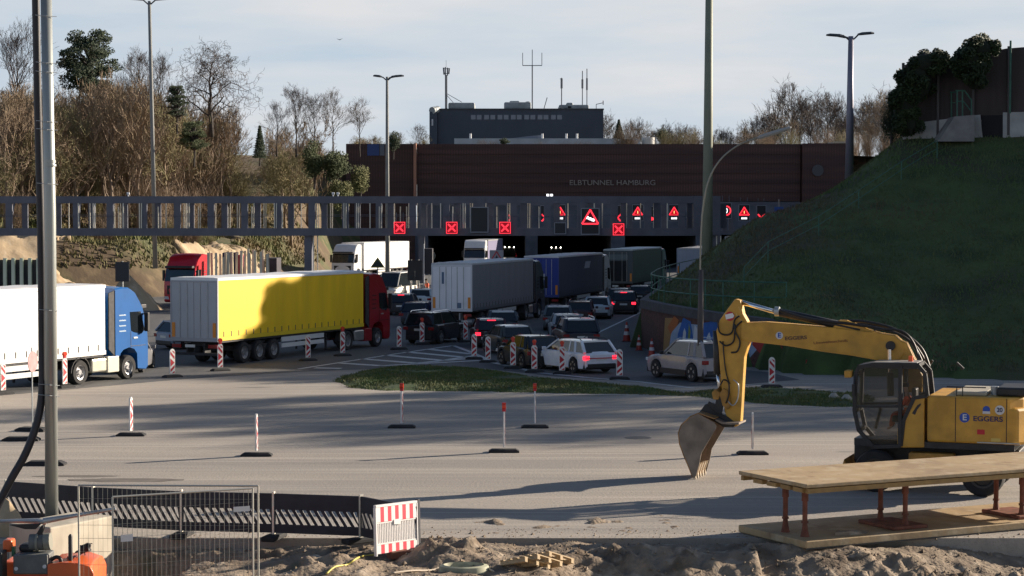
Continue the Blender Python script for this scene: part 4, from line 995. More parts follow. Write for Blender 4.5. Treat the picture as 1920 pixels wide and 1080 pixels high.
    for s in (1,-1):
        for y in (ya,yf): wheel(root,s*(cl-.115),y,wr,.215,s)
        q=MB()
        q.box(s*cl*.80-.20*cl,s*cl*.80+.12*cl,-.012,.10,zb-.30,zb-.13) if kind!='van' else q.box(s*cl*.9-.06,s*cl*.9+.06,-.012,.08,zb-.3,zb+.3)
        q.build('tail_light',M_tail_on if lights else M_tail_off,root,bevel=.02)
        q=MB(); q.box(s*cl*.72-.2,s*cl*.72+.16,L-.20,L-.05,zb-.36,zb-.22); q.build('headlight',M_head if lights!='head' else M_head_on,root,bevel=.03)
        q=MB(); q.box(s*(cl+.09)-.09,s*(cl+.09)+.09,yt0-.22,yt0-.10,zb-.02,zb+.13); q.build('mirror',Mp if not cladding else M_black,root,bevel=.03)
        q=MB(); q.box(s*(cl+.001)-.012,s*(cl+.001)+.012,yb1+(yt1-yb1)*.30,yb1+(yt1-yb1)*.30+.18,zb-.16,zb-.13); q.build('door_handle',Mp,root)
        if rails:
            q=MB(); q.tube([(s*tt*.95,yb1+.05,zr-.03),(s*tt*.95,yb1+.2,zr+.045),(s*tt*.95,yt1-.2,zr+.045),(s*tt*.95,yt1,zr-.03)],.02,6); q.build('roof_rail',M_chrome if rails=='c' else M_black,root)
        if cladding:
            q=MB(); q.box(s*(cl-.005)-.015,s*(cl-.005)+.015,ya+wr+.02,yf-wr-.02,low-.02,low+.20); q.build('side_cladding',M_black,root)
    if lights is True:
        q=MB(); q.box(-.22,.22,yb1-.075,yb1-.055,zr-.12,zr-.085); q.build('brake_light',M_tail_on,root)
    q=MB(); q.box(-.26,.26,-.014,.02,zb-.34,zb-.22); q.build('number_plate',M_plate,root)
    q=MB(); q.box(-cl*.80,cl*.80,-.022,.25,low+.02,low+.22); q.build('bumper',M_black if kind!='sedan' else Mp,root,bevel=.03)
    q=MB(); q.tube([(0,yb1+.2,zr-.02),(0,yb1+.08,zr+.12)],[.02,.008],5); q.build('antenna_fin',M_black,root)
    return root
WHT=(.74,.76,.80)
wagon=car('white estate car with lit tail lamps, nearest of the queue, heading left',1128,701,-.50,(.70,.73,.80),L=4.70,W=1.80,H=1.45,kind='estate',lights='dim',rails='b')
q=MB(); q.box(-.80,.80,-.028,.03,.66,.70); q.build('light_bar',mat('dark_red_bar',(.25,.008,.02),.2,emit=.08),wagon)
car('beige-grey suv with dark sills turning left behind the dark lamp post',1352,717,-.50,(.33,.30,.31),L=4.34,W=1.80,H=1.68,kind='suv',rails='c',cladding=True,wr=.36)
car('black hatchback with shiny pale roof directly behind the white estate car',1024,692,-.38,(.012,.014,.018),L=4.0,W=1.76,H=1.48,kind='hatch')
car('dark grey-green small hatchback left of the black one, rounded rear shoulders',974,667,-.30,(.045,.055,.058),L=3.9,W=1.7,H=1.48,kind='hatch',roof_sheen_col=(.5,.53,.56))
car('dark red hatchback with one lit brake lamp behind the striped beacons',923,653,-.10,(.045,.008,.012),L=4.1,W=1.74,H=1.52,kind='hatch',lights=True,roof_sheen_col=(.3,.3,.33))
car('dark estate with sky-sheen pale roof in front of the dark red hatchback',944,633,-.06,(.05,.06,.075),L=4.3,W=1.76,H=1.5,kind='hatch',roof_sheen_col=(.5,.53,.57))
car('large dark blue suv with bright roof rails behind the white estate car',1092,662,-.12,(.015,.02,.035),L=4.7,W=1.9,H=1.72,kind='suv',rails='c',roof_sheen_col=(.45,.48,.52))
car('pale grey car with sky-sheen white roof in front of the large dark blue suv',1066,641,-.05,(.30,.33,.37),L=4.2,W=1.76,H=1.5,kind='hatch',roof_sheen_col=(.6,.63,.66))
car('grey hatchback next to the navy lorry, second row of the queue',1046,621,.05,(.10,.12,.14),L=4.2,W=1.78,H=1.5,kind='hatch',roof_sheen_col=(.45,.48,.52))
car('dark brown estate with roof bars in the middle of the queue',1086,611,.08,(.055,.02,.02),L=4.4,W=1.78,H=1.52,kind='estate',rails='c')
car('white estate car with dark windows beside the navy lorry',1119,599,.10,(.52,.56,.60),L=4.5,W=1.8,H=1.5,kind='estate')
car('black suv with two bright brake lamps and sky-sheen white roof beside the brick wall',1169,590,.10,(.014,.016,.02),L=4.3,W=1.84,H=1.62,kind='suv',lights=True,roof_sheen_col=(.55,.58,.6))
car('dark car with a sky-sheen pale roof right in front of the black suv',1160,578,.14,(.05,.055,.06),kind='hatch',roof_sheen_col=(.6,.62,.65),H=1.48)
car('dark car with a sky-sheen white roof right of the others near the green lorry',1198,572,.16,(.03,.035,.04),kind='estate',roof_sheen_col=(.7,.72,.74),H=1.5)
car('black off-roader with chrome trim between the red cab and the grey lorry',785,646,.40,(.012,.014,.02),L=4.4,W=1.85,H=1.72,kind='pickup',rails='c',wr=.37)
car('dark blue saloon with curved roof left of the grey lorry',775,611,.18,(.022,.032,.065),L=4.6,W=1.84,H=1.46,kind='hatch',roof_sheen_col=(.06,.075,.11))
car('dark car with lit red brake lamps just ahead of the red lorry cab',750,592,.10,(.02,.022,.03),L=4.3,W=1.8,H=1.5,kind='hatch',lights=True,roof_sheen_col=(.4,.43,.45))
car('silver-white estate car left of the grey lorry, farthest of its row',787,580,.12,(.55,.58,.60),L=4.4,W=1.8,H=1.5,kind='estate')
car('silver-blue car visible between the blue cab and the yellow trailer',306,655,.75,(.28,.33,.42),L=4.5,W=1.8,H=1.48,kind='hatch')
car('dark grey car just ahead of the blue lorry cab',0,0,.0,(.16,.16,.17),L=4.2,W=1.78,H=1.5,kind='hatch',pos=(-16.9,87.1))
car('white van facing the camera beyond the red lorry cab',0,0,-.30,(.75,.73,.66),L=5.2,W=1.95,H=2.4,kind='van',pos=(-8.4,163.5),facing=-1,wr=.34,group='oncoming vans')
for px,D,lb in ((955,275,'oncoming van with three bright roof lamps inside the left tunnel tube'),(1043,272,'oncoming van with three bright roof lamps inside the middle tunnel tube')):
    v=car(lb,0,0,0,(.03,.03,.035),L=5.4,W=2.0,H=2.5,kind='van',lights='head',pos=((px-960)/F*D,D+5.4),facing=-1,group='vans inside the tunnel')
    for k,dx in enumerate((-.62,.0,.62)):
        q=MB(); q.tube([(dx,3.9,2.56),(dx,3.98,2.56)],[.06,.07],12); q.build('roof_lamp',M_head_on,v)
# ================================================================= GANTRIES AND LIT SIGNS
M_gan=mat('gantry_grey',(0.125,0.13,0.16),0.55,0.2,var=.15,scale=.8)
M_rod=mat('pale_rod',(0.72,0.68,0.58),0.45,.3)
M_led=emat('led_red',(1.0,0.01,0.03),.7); M_led2=emat('led_pink',(1.0,0.035,0.06),.75); M_ledw=emat('led_white',(1.0,1.0,1.0),.8); M_ledy=emat('led_yellow',(1.0,.75,.25),.8)
M_sb=mat('sign_black',(0.018,0.019,0.024),0.5); M_sf=mat('sign_frame',(0.28,0.29,0.32),0.5)
GY=152.0
def gx(px,D=GY): return (px-960)/F*D
def gz(py,D=GY): return P(960,py,D).z
def gantry(name,label,D,px0,px1,pt0,pt1,pb0,pb1,depth,step,seed,rods=True):
    rr=random.Random(seed); g=empty(name,(0,D,0),0,label,'gantry','sign gantries across the motorway')
    x0,x1=gx(px0,D),gx(px1,D); t0,t1,b0,b1=[gz(v,D) for v in (pt0,pt1,pb0,pb1)]
    for y in (0,depth):
        q=MB(); q.box(x0,x1,y-.14,y+.14,t1,t0); q.build('top_chord',M_gan,g)
        q=MB(); q.box(x0,x1,y-.16,y+.16,b1,b0); q.build('bottom_chord',M_gan,g)
    q=MB(); q.box(x0,x1,.18,depth-.18,b0-.10,b0-.02); q.build('walkway',M_gan,g)
    x=x0+.6; k=0
    while x<x1:
        q=MB(); q.box(x-.25,x+.25,-.12,.12,b0+.002,t1-.002); q.build('post',M_gan,g)
        q=MB(); q.box(x+.55,x+1.0,depth-.1,depth+.1,b0+.002,t1-.002); q.build('post',M_gan,g)
        q=MB(); q.bar((x,0.15,b0),(x,depth-.15,t1),.1,.1); q.build('brace',M_gan,g)
        x+=step; k+=1
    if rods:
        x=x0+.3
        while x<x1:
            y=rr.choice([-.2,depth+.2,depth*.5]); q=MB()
            q.tube([(x,y,b0),(x,y,t1-rr.choice([0,0,.25]))],.045,6); q.build('railing_lit_rod',M_rod,g)  # thick pale rods also stand for the sunlit edges of the posts
            if rr.random()<.45: q=MB(); q.tube([(x+.14,y,b0),(x+.16,y,t1)],.038,6); q.build('railing_lit_rod',M_rod,g)
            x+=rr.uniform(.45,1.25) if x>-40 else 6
        q=MB(); q.tube([(x0,depth+.2,b0+1.0),(x1,depth+.2,b0+1.0)],.02,5); q.tube([(x0,-.2,b0+.9),(x1,-.2,b0+.9)],.015,5); q.build('hand_rail',M_gan,g)
    return g,(t0,t1,b0,b1)
g1,_z=gantry('sign_gantry','long grey lattice sign gantry spanning the whole picture in front of the tunnel',GY,-60,1345,368,381,428,442,1.7,2.52,5)
for px in (577,1334):
    q=MB(); q.box(gx(px)-.28,gx(px)+.28,.2,1.5,-.2,_z[3]-.002); q.build('leg',M_gan,g1)
    for dx in (.42,.72):
        q=MB(); q.tube([(gx(px)+dx,.2,0.3),(gx(px)+dx,.2,_z[3])],.05,6); q.build('cable_pipe',M_rod,g1)
q=MB(); q.box(gx(1300),gx(1350),-.25,1.9,_z[3]+.05,_z[0]+.02); q.build('end_cabinet',M_gan,g1)
for px,py in ((241,363),(625,363),(634,363),(1027,366),(1034,366)):
    q=MB(); q.tube([(gx(px),0,_z[0]-.1),(gx(px),0,gz(py))],.06,6); q.tube([(gx(px)-.1,0,gz(py)),(gx(px)+.1,0,gz(py))],.09,8); q.build('beacon_lamp',M_ledw if px>1000 else M_white,g1)
g2,_z2=gantry('sign_gantry','second sign gantry farther back, in front of the tunnel mouth',205,780,1500,379,385,432,438,1.5,3.4,9,rods=False)
for px in (790,1345):
    q=MB(); q.box(gx(px,205)-.3,gx(px,205)+.3,.2,1.3,0,_z2[3]-.002); q.build('leg',M_gan,g2)
def cross(q,x,y,z,s,mi):
    for a,c in (((-s,-s),(s,s)),((-s,s),(s,-s))): q.bar((x+a[0],y,z+a[1]),(x+c[0],y,z+c[1]),.02,s*.42,mi,up=(0,0,1))
def sign(label,px,py,wpx,hpx,D,face,cat='lane signal'):
    x,z=gx(px,D),gz(py,D); w_,h_=wpx/F*D/2,hpx/F*D/2
    s=empty('lane_signal' if cat=='lane signal' else 'led_sign',(x,D-.42,z),0,label,cat,'lit signs on the gantries')
    q=MB(); q.box(-w_+.03,w_-.03,-.1,.15,-h_+.03,h_-.03); q.build('housing',M_sb,s)
    q=MB(); t=.05*max(1,w_/.5)
    q.box(-w_,w_,-.13,-.08,h_-t,h_); q.box(-w_,w_,-.13,-.08,-h_,-h_+t); q.box(-w_,-w_+t,-.13,-.08,-h_+t,h_-t); q.box(w_-t,w_,-.13,-.08,-h_+t,h_-t); q.build('frame',M_led2 if face=='x' and D<160 else M_sf,s)
    q=MB(); q.bar((-w_*.6,.2,h_-.1),(-w_*.6,.2,h_+.7),.05,.05); q.bar((w_*.6,.2,h_-.1),(w_*.6,.2,h_+.7),.05,.05); q.build('hanger',M_gan,s)
    if face=='x':
        q=MB(); q.box(-w_*.80,w_*.80,-.115,-.105,-h_*.80,h_*.80); q.build('red_field',mat('led_dim_red',(.35,.0,.01),.5,emit=.25),s)
        q=MB(); e=min(w_,h_)*.66; cross(q,0,-.14,0,e,0); q.build('red_cross',M_led2,s)
        q=MB(); q.box(-e*.2,e*.2,-.165,-.155,-e*.2,e*.2); q.build('centre_dot',M_led,s)
    if face=='xl':
        q=MB(); cross(q,0,-.14,-h_*.55,min(w_,h_)*.72,0); q.build('red_cross',M_led2,s)
    if face in('tri','tri2'):
        zc=.12*h_ if face=='tri' else .1*h_; e=w_*.86; top=(0,zc+e*1.0); bl=(-e,zc-e*.62); br=(e,zc-e*.62)
        if face=='tri': top=(0,h_*.86); bl=(-e,-h_*.18); br=(e,-h_*.18)
        q=MB()
        for a_,c_ in ((top,bl),(bl,br),(br,top)): q.bar((a_[0],-.14,a_[1]),(c_[0],-.14,c_[1]),.03,.13*w_+.03)
        q.build('red_triangle',M_led2,s)
        q=MB(); c_=((top[0]+bl[0]+br[0])/3,(top[1]+bl[1]+br[1])/3); 
        q.add([(c_[0]+(p_[0]-c_[0])*.86,-.108,c_[1]+(p_[1]-c_[1])*.86) for p_ in (top,bl,br)],[(0,1,2)]); q.build('red_field',mat('led_mid_red',(.5,.0,.01),.5,emit=.35) if face=='tri2' else mat('led_low_red',(.06,.0,.005),.5,emit=.1),s)
        q=MB()
        if face=='tri':      # three little cars in a queue
            for k,(dx,dz) in enumerate(((-.22,.10),(0,-.02),(.22,-.14))):
                u=w_; q.prism([(dx*u*1.3-.17*u,c_[1]+dz*u-.06*u),(dx*u*1.3-.17*u,c_[1]+dz*u+.10*u),(dx*u*1.3-.09*u,c_[1]+dz*u+.20*u),(dx*u*1.3+.10*u,c_[1]+dz*u+.20*u),(dx*u*1.3+.18*u,c_[1]+dz*u+.08*u),(dx*u*1.3+.18*u,c_[1]+dz*u-.08*u),(dx*u*1.3+.10*u,c_[1]+dz*u-.12*u)],'y',-.15-k*.01,-.14-k*.01)
            q.build('queue_symbol',M_ledw,s)
        else:
            q.box(-.05*w_,.05*w_,-.15,-.14,c_[1]-e*.25,c_[1]+e*.3); q.build('exclamation_symbol',M_ledy,s)
            q=MB(); 
            for k in range(5): q.box(-e*.6+k*e*.25,-e*.6+k*e*.25+e*.17,-.15,-.14,-h_*.78,-h_*.55)
            q.build('white_text_line',M_ledw,s)
    if face=='zero':
        q=MB(); n=20; q.loft([[(math.cos(2*math.pi*k/n)*r_,y_,math.sin(2*math.pi*k/n)*r_) for k in range(n)] for r_,y_ in ((w_*.92,-.12),(w_*.92,-.14),(w_*.68,-.14),(w_*.68,-.12))],cap=False); q.build('red_ring',M_led2,s)
        q=MB(); n=14; q.loft([[(math.cos(2*math.pi*k/n)*r_*.6,y_,math.sin(2*math.pi*k/n)*r_) for k in range(n)] for r_,y_ in ((w_*.5,-.12),(w_*.5,-.14),(w_*.28,-.14),(w_*.28,-.12))],cap=False); q.build('white_zero',M_ledw,s)
    return s
for px,lb in ((750,'red cross lane signal at the left end of the front gantry row'),(847.5,'red cross lane signal left of the tall blank panel'),(947,'red cross lane signal right of the tall blank panel'),(1159,'red cross lane signal right of the traffic jam sign')):
    sign(lb,px,427 if px<1000 else 430,21,22,GY,'x')
sign('tall blank dark matrix panel on the front gantry',899,412,34,48,GY,'none','led sign')
sign('small blank grey-framed lane signal left of the traffic jam sign',1050,428,22,22,GY,'none')
sign('large lit sign with a red triangle and queueing cars on the front gantry',1106,415,35,50,GY,'tri','led sign')
for px,py,lb in ((959,400,'small far red cross signal right of the blank panel'),(1022,400,'small far red cross signal above the blank small frame'),(1157,400,'small far red cross signal above the near one at the right'),(1223,402,'small far red cross signal left of the lit warning triangle'),(1298,403,'small far red cross signal beside the thick mast'),(1426,400,'rightmost small red cross signal near the grass bank')):
    sign(lb,px,py,18,30,203,'xl')
for px,lb in ((1263,'far lit warning triangle sign left of the thick mast'),(1394,'far lit warning triangle sign right of the thick mast'),(1195,'far lit warning triangle partly hidden by a gantry post'),(1050,'far lit warning triangle over the small blank frame')):
    sign(lb,px,399,21,31,203,'tri2','led sign')
sign('far round speed sign with a red ring right of the thick mast',1360,395,21,30,203,'zero','led sign')
s_=empty('blue_sign',(gx(1459,203),202.6,gz(400,203)),0,'blue tunnel sign with a dark arch at the right end near the bank','sign')
q=MB(); q.box(-.45,.45,-.03,.03,-.65,.65); q.build('sign_plate',mat('sign_blue',(.03,.09,.35),.5),s_)
q=MB(); n=10; q.add([(-.22,-.036,-.0)]+[(math.cos(math.pi-math.pi*k/n)*.24,-.036,.12+math.sin(math.pi*k/n)*.24) for k in range(n+1)]+[(.22,-.036,0)],[tuple(range(n+3))]); q.build('tunnel_symbol',M_sb,s_)
q=MB(); q.tube([(0,.1,-3),(0,.1,1.4)],.06,6); q.build('post',M_gan,s_)

# ================================================================= MASTS AND LAMPS
def head(q,x,z,dx,L,y=0):
    q.loft([[(x+dx*L*t,y+w_,z+.10*t+h_) for w_,h_ in ((-a,-.02),(-a*.6,b),(a*.6,b),(a,-.02),(a*.6,-.07),(-a*.6,-.07))] for t,a,b in ((0,.10,.06),(.25,.2,.12),(.8,.22,.10),(1,.08,.03))])
def mast(name,label,px,pbase,ptop,D,r0,r1,m,heads,lean=0,base=None,cat='lamp post',zb=None):
    zt_=P(px,ptop,D).z; z0=P(px,pbase,D).z if zb is None else zb; x=(px-960)/F*D
    o=empty(name,(x,D,z0),0,label,cat,None); q=MB(); q.tube([(lean,0,-.5),(lean*.5,0,(zt_-z0)*.5),(0,0,zt_-z0)],[r0,(r0+r1)/2,r1],16); q.build('pole',m,o,smooth='all')
    if base: q=MB(); q.tube([(lean,0,0),(lean,0,base)],r0*1.25,16); q.build('base_sleeve',m,o)
    for dx,L,dz,yy in heads:
        q=MB(); q.tube([(0,0,zt_-z0-.35),(dx*.35,yy*.5,zt_-z0-.05),(dx*.5,yy,zt_-z0+dz)],.06,6); head(q,dx*.45,zt_-z0+dz,dx,L,yy); q.build('lamp_head',mat('lamp_dark',(.07,.075,.08),.4),o)
    return o
M_galv=mat('pole_galvanised',(0.36,0.38,0.36),0.42,0.5,var=.12,scale=1.5,stretch=(1,1,.2)); M_conc_pole=mat('pole_concrete',(0.22,0.225,0.215),0.75,var=.1,scale=1.5)
M_green_mast=mat('mast_grey_green',(0.20,0.22,0.16),.6,var=.1,scale=1)
mast('lamp_post','tall slim lamp post standing before the wood on the left slope',283,492,2,166,.20,.13,M_conc_pole,[(-1,1.2,.1,0),(1,1.2,.1,0)],lean=.35)
mast('lamp_post','lamp post with two flat heads at the left end of the tunnel portal',726.5,520,144,175,.22,.11,M_conc_pole,[(-1,.75,.0,0),(1,1.0,.0,.0),(.6,.8,-.02,.5)],zb=0)
mast('lamp_post','lamp post with flat heads at the top of the grass bank on the right',1593,322,68,136,.30,.17,mat('pole_violet_grey',(.22,.22,.28),.5,.3),[(-1,1.2,.0,0),(1,1.1,.12,0),(-.6,.9,-.02,.5)],lean=-.05)
mast('thick_mast','thick grey-green mast rising out of the picture in front of the portal',1328.5,560,-120,124,.36,.20,M_green_mast,[],lean=-.1,cat='mast',zb=0)
# curved lamp
cl_=G(1313,716); D0=cl_.y
o=empty('curved_lamp',(cl_.x,cl_.y,0),0,'dark lamp post with a thin arm curving over to the right','lamp post')
def cz(px,py): v=P(px,py,D0); return (v.x-cl_.x,0,v.z)
q=MB(); q.tube([(0,0,-.3),(0,0,2.6),(.02,0,4.6)],[.13,.125,.09],12); q.build('pole',mat('pole_brown',(.075,.062,.06),.6,var=.1,scale=1),o,smooth='all')
q=MB(); q.tube(smooth_pts([cz(1313,520),cz(1313.5,470),cz(1318,390),cz(1330,335),cz(1352,298),cz(1385,272),cz(1424,257)]),.036,8); q.build('curved_arm',mat('arm_pale',(.30,.28,.23),.45,.5),o,smooth='all')
q=MB(); a_=Vector(cz(1420,259)); b_=Vector(cz(1484,239)); d_=(b_-a_)
q.loft([[tuple(a_+d_*t+Vector((0,w_*ww,h_*hh))) for w_,h_ in ((-1,0),(-.6,1),(.6,1),(1,0),(.6,-.8),(-.6,-.8))] for t,ww,hh in ((0,.08,.05),(.1,.16,.10),(.7,.17,.10),(.95,.12,.06),(1,.05,.03))]); q.build('lamp_head',mat('lamp_pale',(.33,.33,.31),.45),o)
# near big pole with cable
np_=empty('steel_pole',(0,0,0),0,'thick galvanised steel pole in the left foreground','pole')
DN=41.5
def np3(px,py,D=DN): v=P(px,py,D); return (v.x,D,v.z)
q=MB(); q.tube([np3(85.5,-60),np3(94,400),np3(97,985)],[.113,.117,.135],24); q.build('pole',M_galv,np_,smooth='all')
q=MB(); q.tube([np3(93.5,308),np3(93.6,312)],.132,24); q.tube([np3(93,300),np3(93.2,306)],.124,24); q.build('joint_ring',M_galv,np_,smooth=True)
q=MB()
for py in (30,118,135,228,243,345,582,722,742): q.tube([np3(66+py*.008,py-2),np3(86+py*.01,py,DN-.15),np3(106+py*.008,py+1)],.007,5)
q.build('tie_strap',M_steel,np_)
cb=MB(); cb.tube(smooth_pts([np3(66,-60,41.7),np3(71,200,41.7),np3(77,450,41.7),np3(79,640,41.7),np3(79,730,41.6),np3(70,790,41.5),np3(48,850,41.4),np3(20,900,41.3),np3(-10,960,41.2),np3(-60,1060,41.0)]),.082,12)
tag(cb.build('black_cable_bundle',mat('cable_black',(.014,.014,.020),.45,var=.3,scale=3),smooth='all'),'thick black cable bundle strapped to the pole, bending away to the lower left','cable')

# ================================================================= BEACONS, CONES, POSTS
def beacon_proto(kind):
    """kind: lamp or not"""
    root=empty('traffic_beacon'); W=.125
    q=MB(); q.loft([[(x,y,z) for x,y in ((-.40*s,-.20*s2),(.40*s,-.20*s2),(.40*s,.20*s2),(-.40*s,.20*s2))] for z,s,s2 in ((0,1,1),(.05,1,1),(.11,.78,.6))]); q.build('foot_plate',M_rubber,root)
    q=MB(); pts=[(-W,.16),(W,.16),(W,1.10),(W-.05,1.18),(0,1.21),(-W+.05,1.18),(-W,1.10)]
    q.prism(pts,'y',-.022,.022,0)
    for s in (-1,1):
        y=s*.0265; 
        def pl(p): q.add([(x,y,z) for x,z in p],[tuple(range(len(p)))],1)
        w2=W-.025
        pl([(-w2,1.10),(-w2,1.00),(w2,.84),(w2,1.02),(0,1.14)]) if False else None
        pl([(w2,1.08),(-w2*.2,1.13),(w2,.98)] if s<0 else [(-w2,1.08),(w2*.2,1.13),(-w2,.98)])
        for z in (.94,): pl([(-w2,z+.04),(-w2,z+.16),(w2,z-.06),(w2,z-.18)])
        pl([(-w2,.80),(w2,.62),(-w2,.46)] )
        pl([(-w2,.34),(w2,.52),(w2,.40),(-w2,.22)]); pl([(w2,.28),(w2,.18),(-w2*.3,.18)])
    q.build('striped_board',[mat('board_white',(.70,.69,.67),.5,var=.08,scale=9),mat('board_red',(.42,.012,.025),.5,var=.1,scale=9)],root)
    if kind:
        q=MB(); q.box(-.06,.06,-.05,.05,1.19,1.27); l=q.build('lamp_body',M_red,root)
        q=MB(); q.tube([(0,-.055,1.35),(0,.055,1.35)],.09,16); q.build('lens',mat('lens_red',(.65,.05,.02),.25),l)
    return root
bp=[beacon_proto(False),beacon_proto(True)]; ubp=[False,False]
def beacon(px,py,lamp,rz,label,lean=0.0,s=1.0):
    g=G(px,py); g.y+=.15
    o=bp[lamp] if not ubp[lamp] else copy_tree(bp[lamp]); ubp[lamp]=True
    o.location=g; o.rotation_euler=(0,0,rz); o.scale=(s,s,s); tag(o,label,'traffic beacon','red and white traffic beacons')
    if lean:
        for ch in o.children:
            if not ch.name.startswith('foot'): ch.rotation_euler=(0,lean,0)
    return o
B=[(322,708,0,.75,'striped beacon at the left rear corner of the yellow trailer'),(412,696,1,.6,'striped beacon with red lamp at the right rear corner of the yellow trailer'),(577,677,0,.6,'striped beacon in front of the white side guard of the yellow trailer'),
 (642,668,1,.6,'striped beacon with red lamp in front of the yellow trailer front end'),(748,656,0,.5,'striped beacon directly right of the red lorry cab'),(791,647,1,.4,'striped beacon with red lamp in front of the black off-roader'),
 (841,642,1,.2,'striped beacon with red lamp at the left of the grey lorry rear'),(873,642,1,.2,'striped beacon with red lamp at the right of the grey lorry rear'),(889,674,0,-.1,'striped beacon left in the pair before the dark red hatchback'),
 (915,680,0,-.1,'striped beacon right in the pair before the dark red hatchback'),(962,692,1,-.1,'striped beacon with red lamp before the dark grey-green hatchback'),(1002,699,1,-.1,'striped beacon with red lamp before the black hatchback'),
 (1054,702,1,0,'striped beacon with red lamp beside the front wheel of the white estate car'),(1162,712,0,0,'striped beacon at the rear corner of the white estate car'),(1448,727,0,.1,'striped beacon alone right of the digger arm'),
 (120,728,1,1.05,'striped beacon with red lamp in front of the rear wheel of the blue lorry cab'),(4,740,0,1.0,'striped beacon at the left picture edge before the white trailer')]
for b_ in B: beacon(*b_, s=1.0 if b_[0] not in (1162,) else 1.05)
for px,py,l,rz,lean,lb in [(244,818,0,1.44,0,'beacon seen nearly edge-on on the open pavement at the left'),(480,856,0,1.55,-.03,'thin edge-on white beacon leaning on the pavement, second from the left'),(753,803,1,1.46,0,'edge-on beacon with red lamp in the middle of the pavement'),
   (945,849,1,1.56,-.05,'edge-on leaning beacon with red lamp, nearest to the middle'),(1003,803,1,1.53,-.02,'edge-on beacon with red lamp right of the middle'),(1412,853,0,1.52,-.02,'white edge-on beacon beside the digger bucket')]:
    o=beacon(px,py,l,rz,lb,lean,1.0)
    for ch in o.children:
        if ch.name.startswith('foot'): ch.rotation_euler=(0,0,-rz); ch.scale=(1.1,1.0,.9)
q=MB(); 
for px,py,lb in ((40,826,'long flat rubber foot without a board near the left edge'),(85,872,'flat rubber foot plate behind the thick steel pole')):
    g=G(px,py); q=MB(); q.loft([[(x,y,z) for x,y in ((-.55*s,-.22*s),(.55*s,-.22*s),(.55*s,.22*s),(-.55*s,.22*s))] for z,s in ((0,1),(.05,1),(.12,.75))]); tag(q.build('foot_plate',M_rubber,loc=g),lb,'foot plate')
g=G(61,808); ts=empty('no_parking_sign',(g.x,g.y,0),1.33,'round traffic sign on a thin post seen edge-on left of the steel pole','traffic sign')
q=MB(); q.tube([(0,0,0),(0,0,2.65)],.022,8); q.build('post',M_steel,ts)
q=MB(); q.tube([(0,-.035,2.2),(0,-.02,2.2)],.33,26); q.build('sign_face',mat('sign_pinkish',(.45,.25,.25),.5,var=.2,scale=4),ts)
q=MB(); q.loft([[(x,y,z) for x,y in ((-.25*s,-.5*s),(.25*s,-.5*s),(.25*s,.5*s),(-.25*s,.5*s))] for z,s in ((0,1),(.06,1),(.12,.75))]); q.build('foot_plate',M_rubber,ts)
def cone(px,py,s,lb):
    g=G(px,py); o=empty('traffic_cone',g,0,lb,'traffic cone','traffic cones'); o.scale=(s,s,s); n=18
    q=MB(); q.box(-.2,.2,-.2,.2,0,.04); q.build('base',mat('cone_dark_red',(.16,.02,.02),.6),o,bevel=.01)
    q=MB(); zr=[(.04,.155,0),(.26,.125,0),(.26,.125,1),(.40,.10,1),(.40,.10,0),(.54,.075,0),(.54,.075,1),(.66,.05,1),(.66,.05,0),(.78,.032,0)]
    for a_,c_ in zip(zr[::2],zr[1::2]): q.tube([(0,0,a_[0]),(0,0,c_[0])],[a_[1],c_[1]],n,a_[2],cap=False)
    q.tube([(0,0,.775),(0,0,.785)],.032,n,0); q.build('cone_body',[mat('cone_red',(.34,.03,.02),.5),mat('cone_white',(.55,.53,.55),.5)],o,smooth=True)
cone(1175,640,1.35,'tallest red and white cone, at the edge line left of the brick wall'); cone(1198,657,1.0,'cone close to the corner of the brick wall'); cone(1222,668,1.1,'cone in front of the brick wall, nearest to the beige suv')
# steel posts of the retaining works
M_post=mat('pale_steel_post',(0.74,0.68,0.54),.6,var=.2,scale=1.5); M_post_g=mat('green_grey_post',(0.66,0.72,0.56),.6,var=.15,scale=1.5)
pile=MB(); pile.box(-.10,.10,-.10,-.08,-.5,1); pile.box(-.10,.10,.08,.10,-.5,1); pile.box(-.012,.012,-.08,.08,-.5,1)
po=pile.build('steel_post',M_post); first=True
pl_=[(390,474,516,150),(398,474,500,156),(405,474,516,150),(414,476,506,157),(418,482,516,151),(422,474,505,158),(429,474,515,151),(436,472,512,153),(443,472,512,154),(452,470,512,152),(458,470,503,158),(466,466,512,153),(468,474,514,151),(474,468,505,158),(480,470,512,152),(489,472,515,151),(495,468,500,160),(503,476,514,151)]
k=0
for px,pt,pb,D in pl_:
    o=po if first else po.copy()
    if not first: C.objects.link(o)
    first=False; k+=1
    top=P(px,pt,D).z; o.location=((px-960)/F*D,D,0); o.scale=(.85,.9,top); o.rotation_euler=(0,R.uniform(-.02,.02),R.uniform(-.3,.3)); tag(o,'pale steel post standing in the row behind the yellow trailer','post','steel posts behind the yellow trailer')
pile2=pile.build('steel_post',M_post_g); first=True
for i in range(7):
    px=-22+i*15.6; D=118; o=pile2 if first else pile2.copy()
    if not first: C.objects.link(o)
    first=False; top=P(px,484,D).z; o.location=((px-960)/F*D,D,0); o.scale=(.95,1,top); tag(o,'greenish steel post of the dark retaining wall at the left edge','post','steel posts of the dark wall at the left edge')
q=MB(); x0,x1=gx(-60,118.2),gx(74,118.2); q.box(x0,x1,118.15,118.35,-.2,P(0,487,118.2).z); tag(q.build('lagging_wall',mat('lagging_dark',(.045,.045,.052),.9,var=.2,scale=2)),'dark retaining wall behind the greenish posts at the left edge','wall')
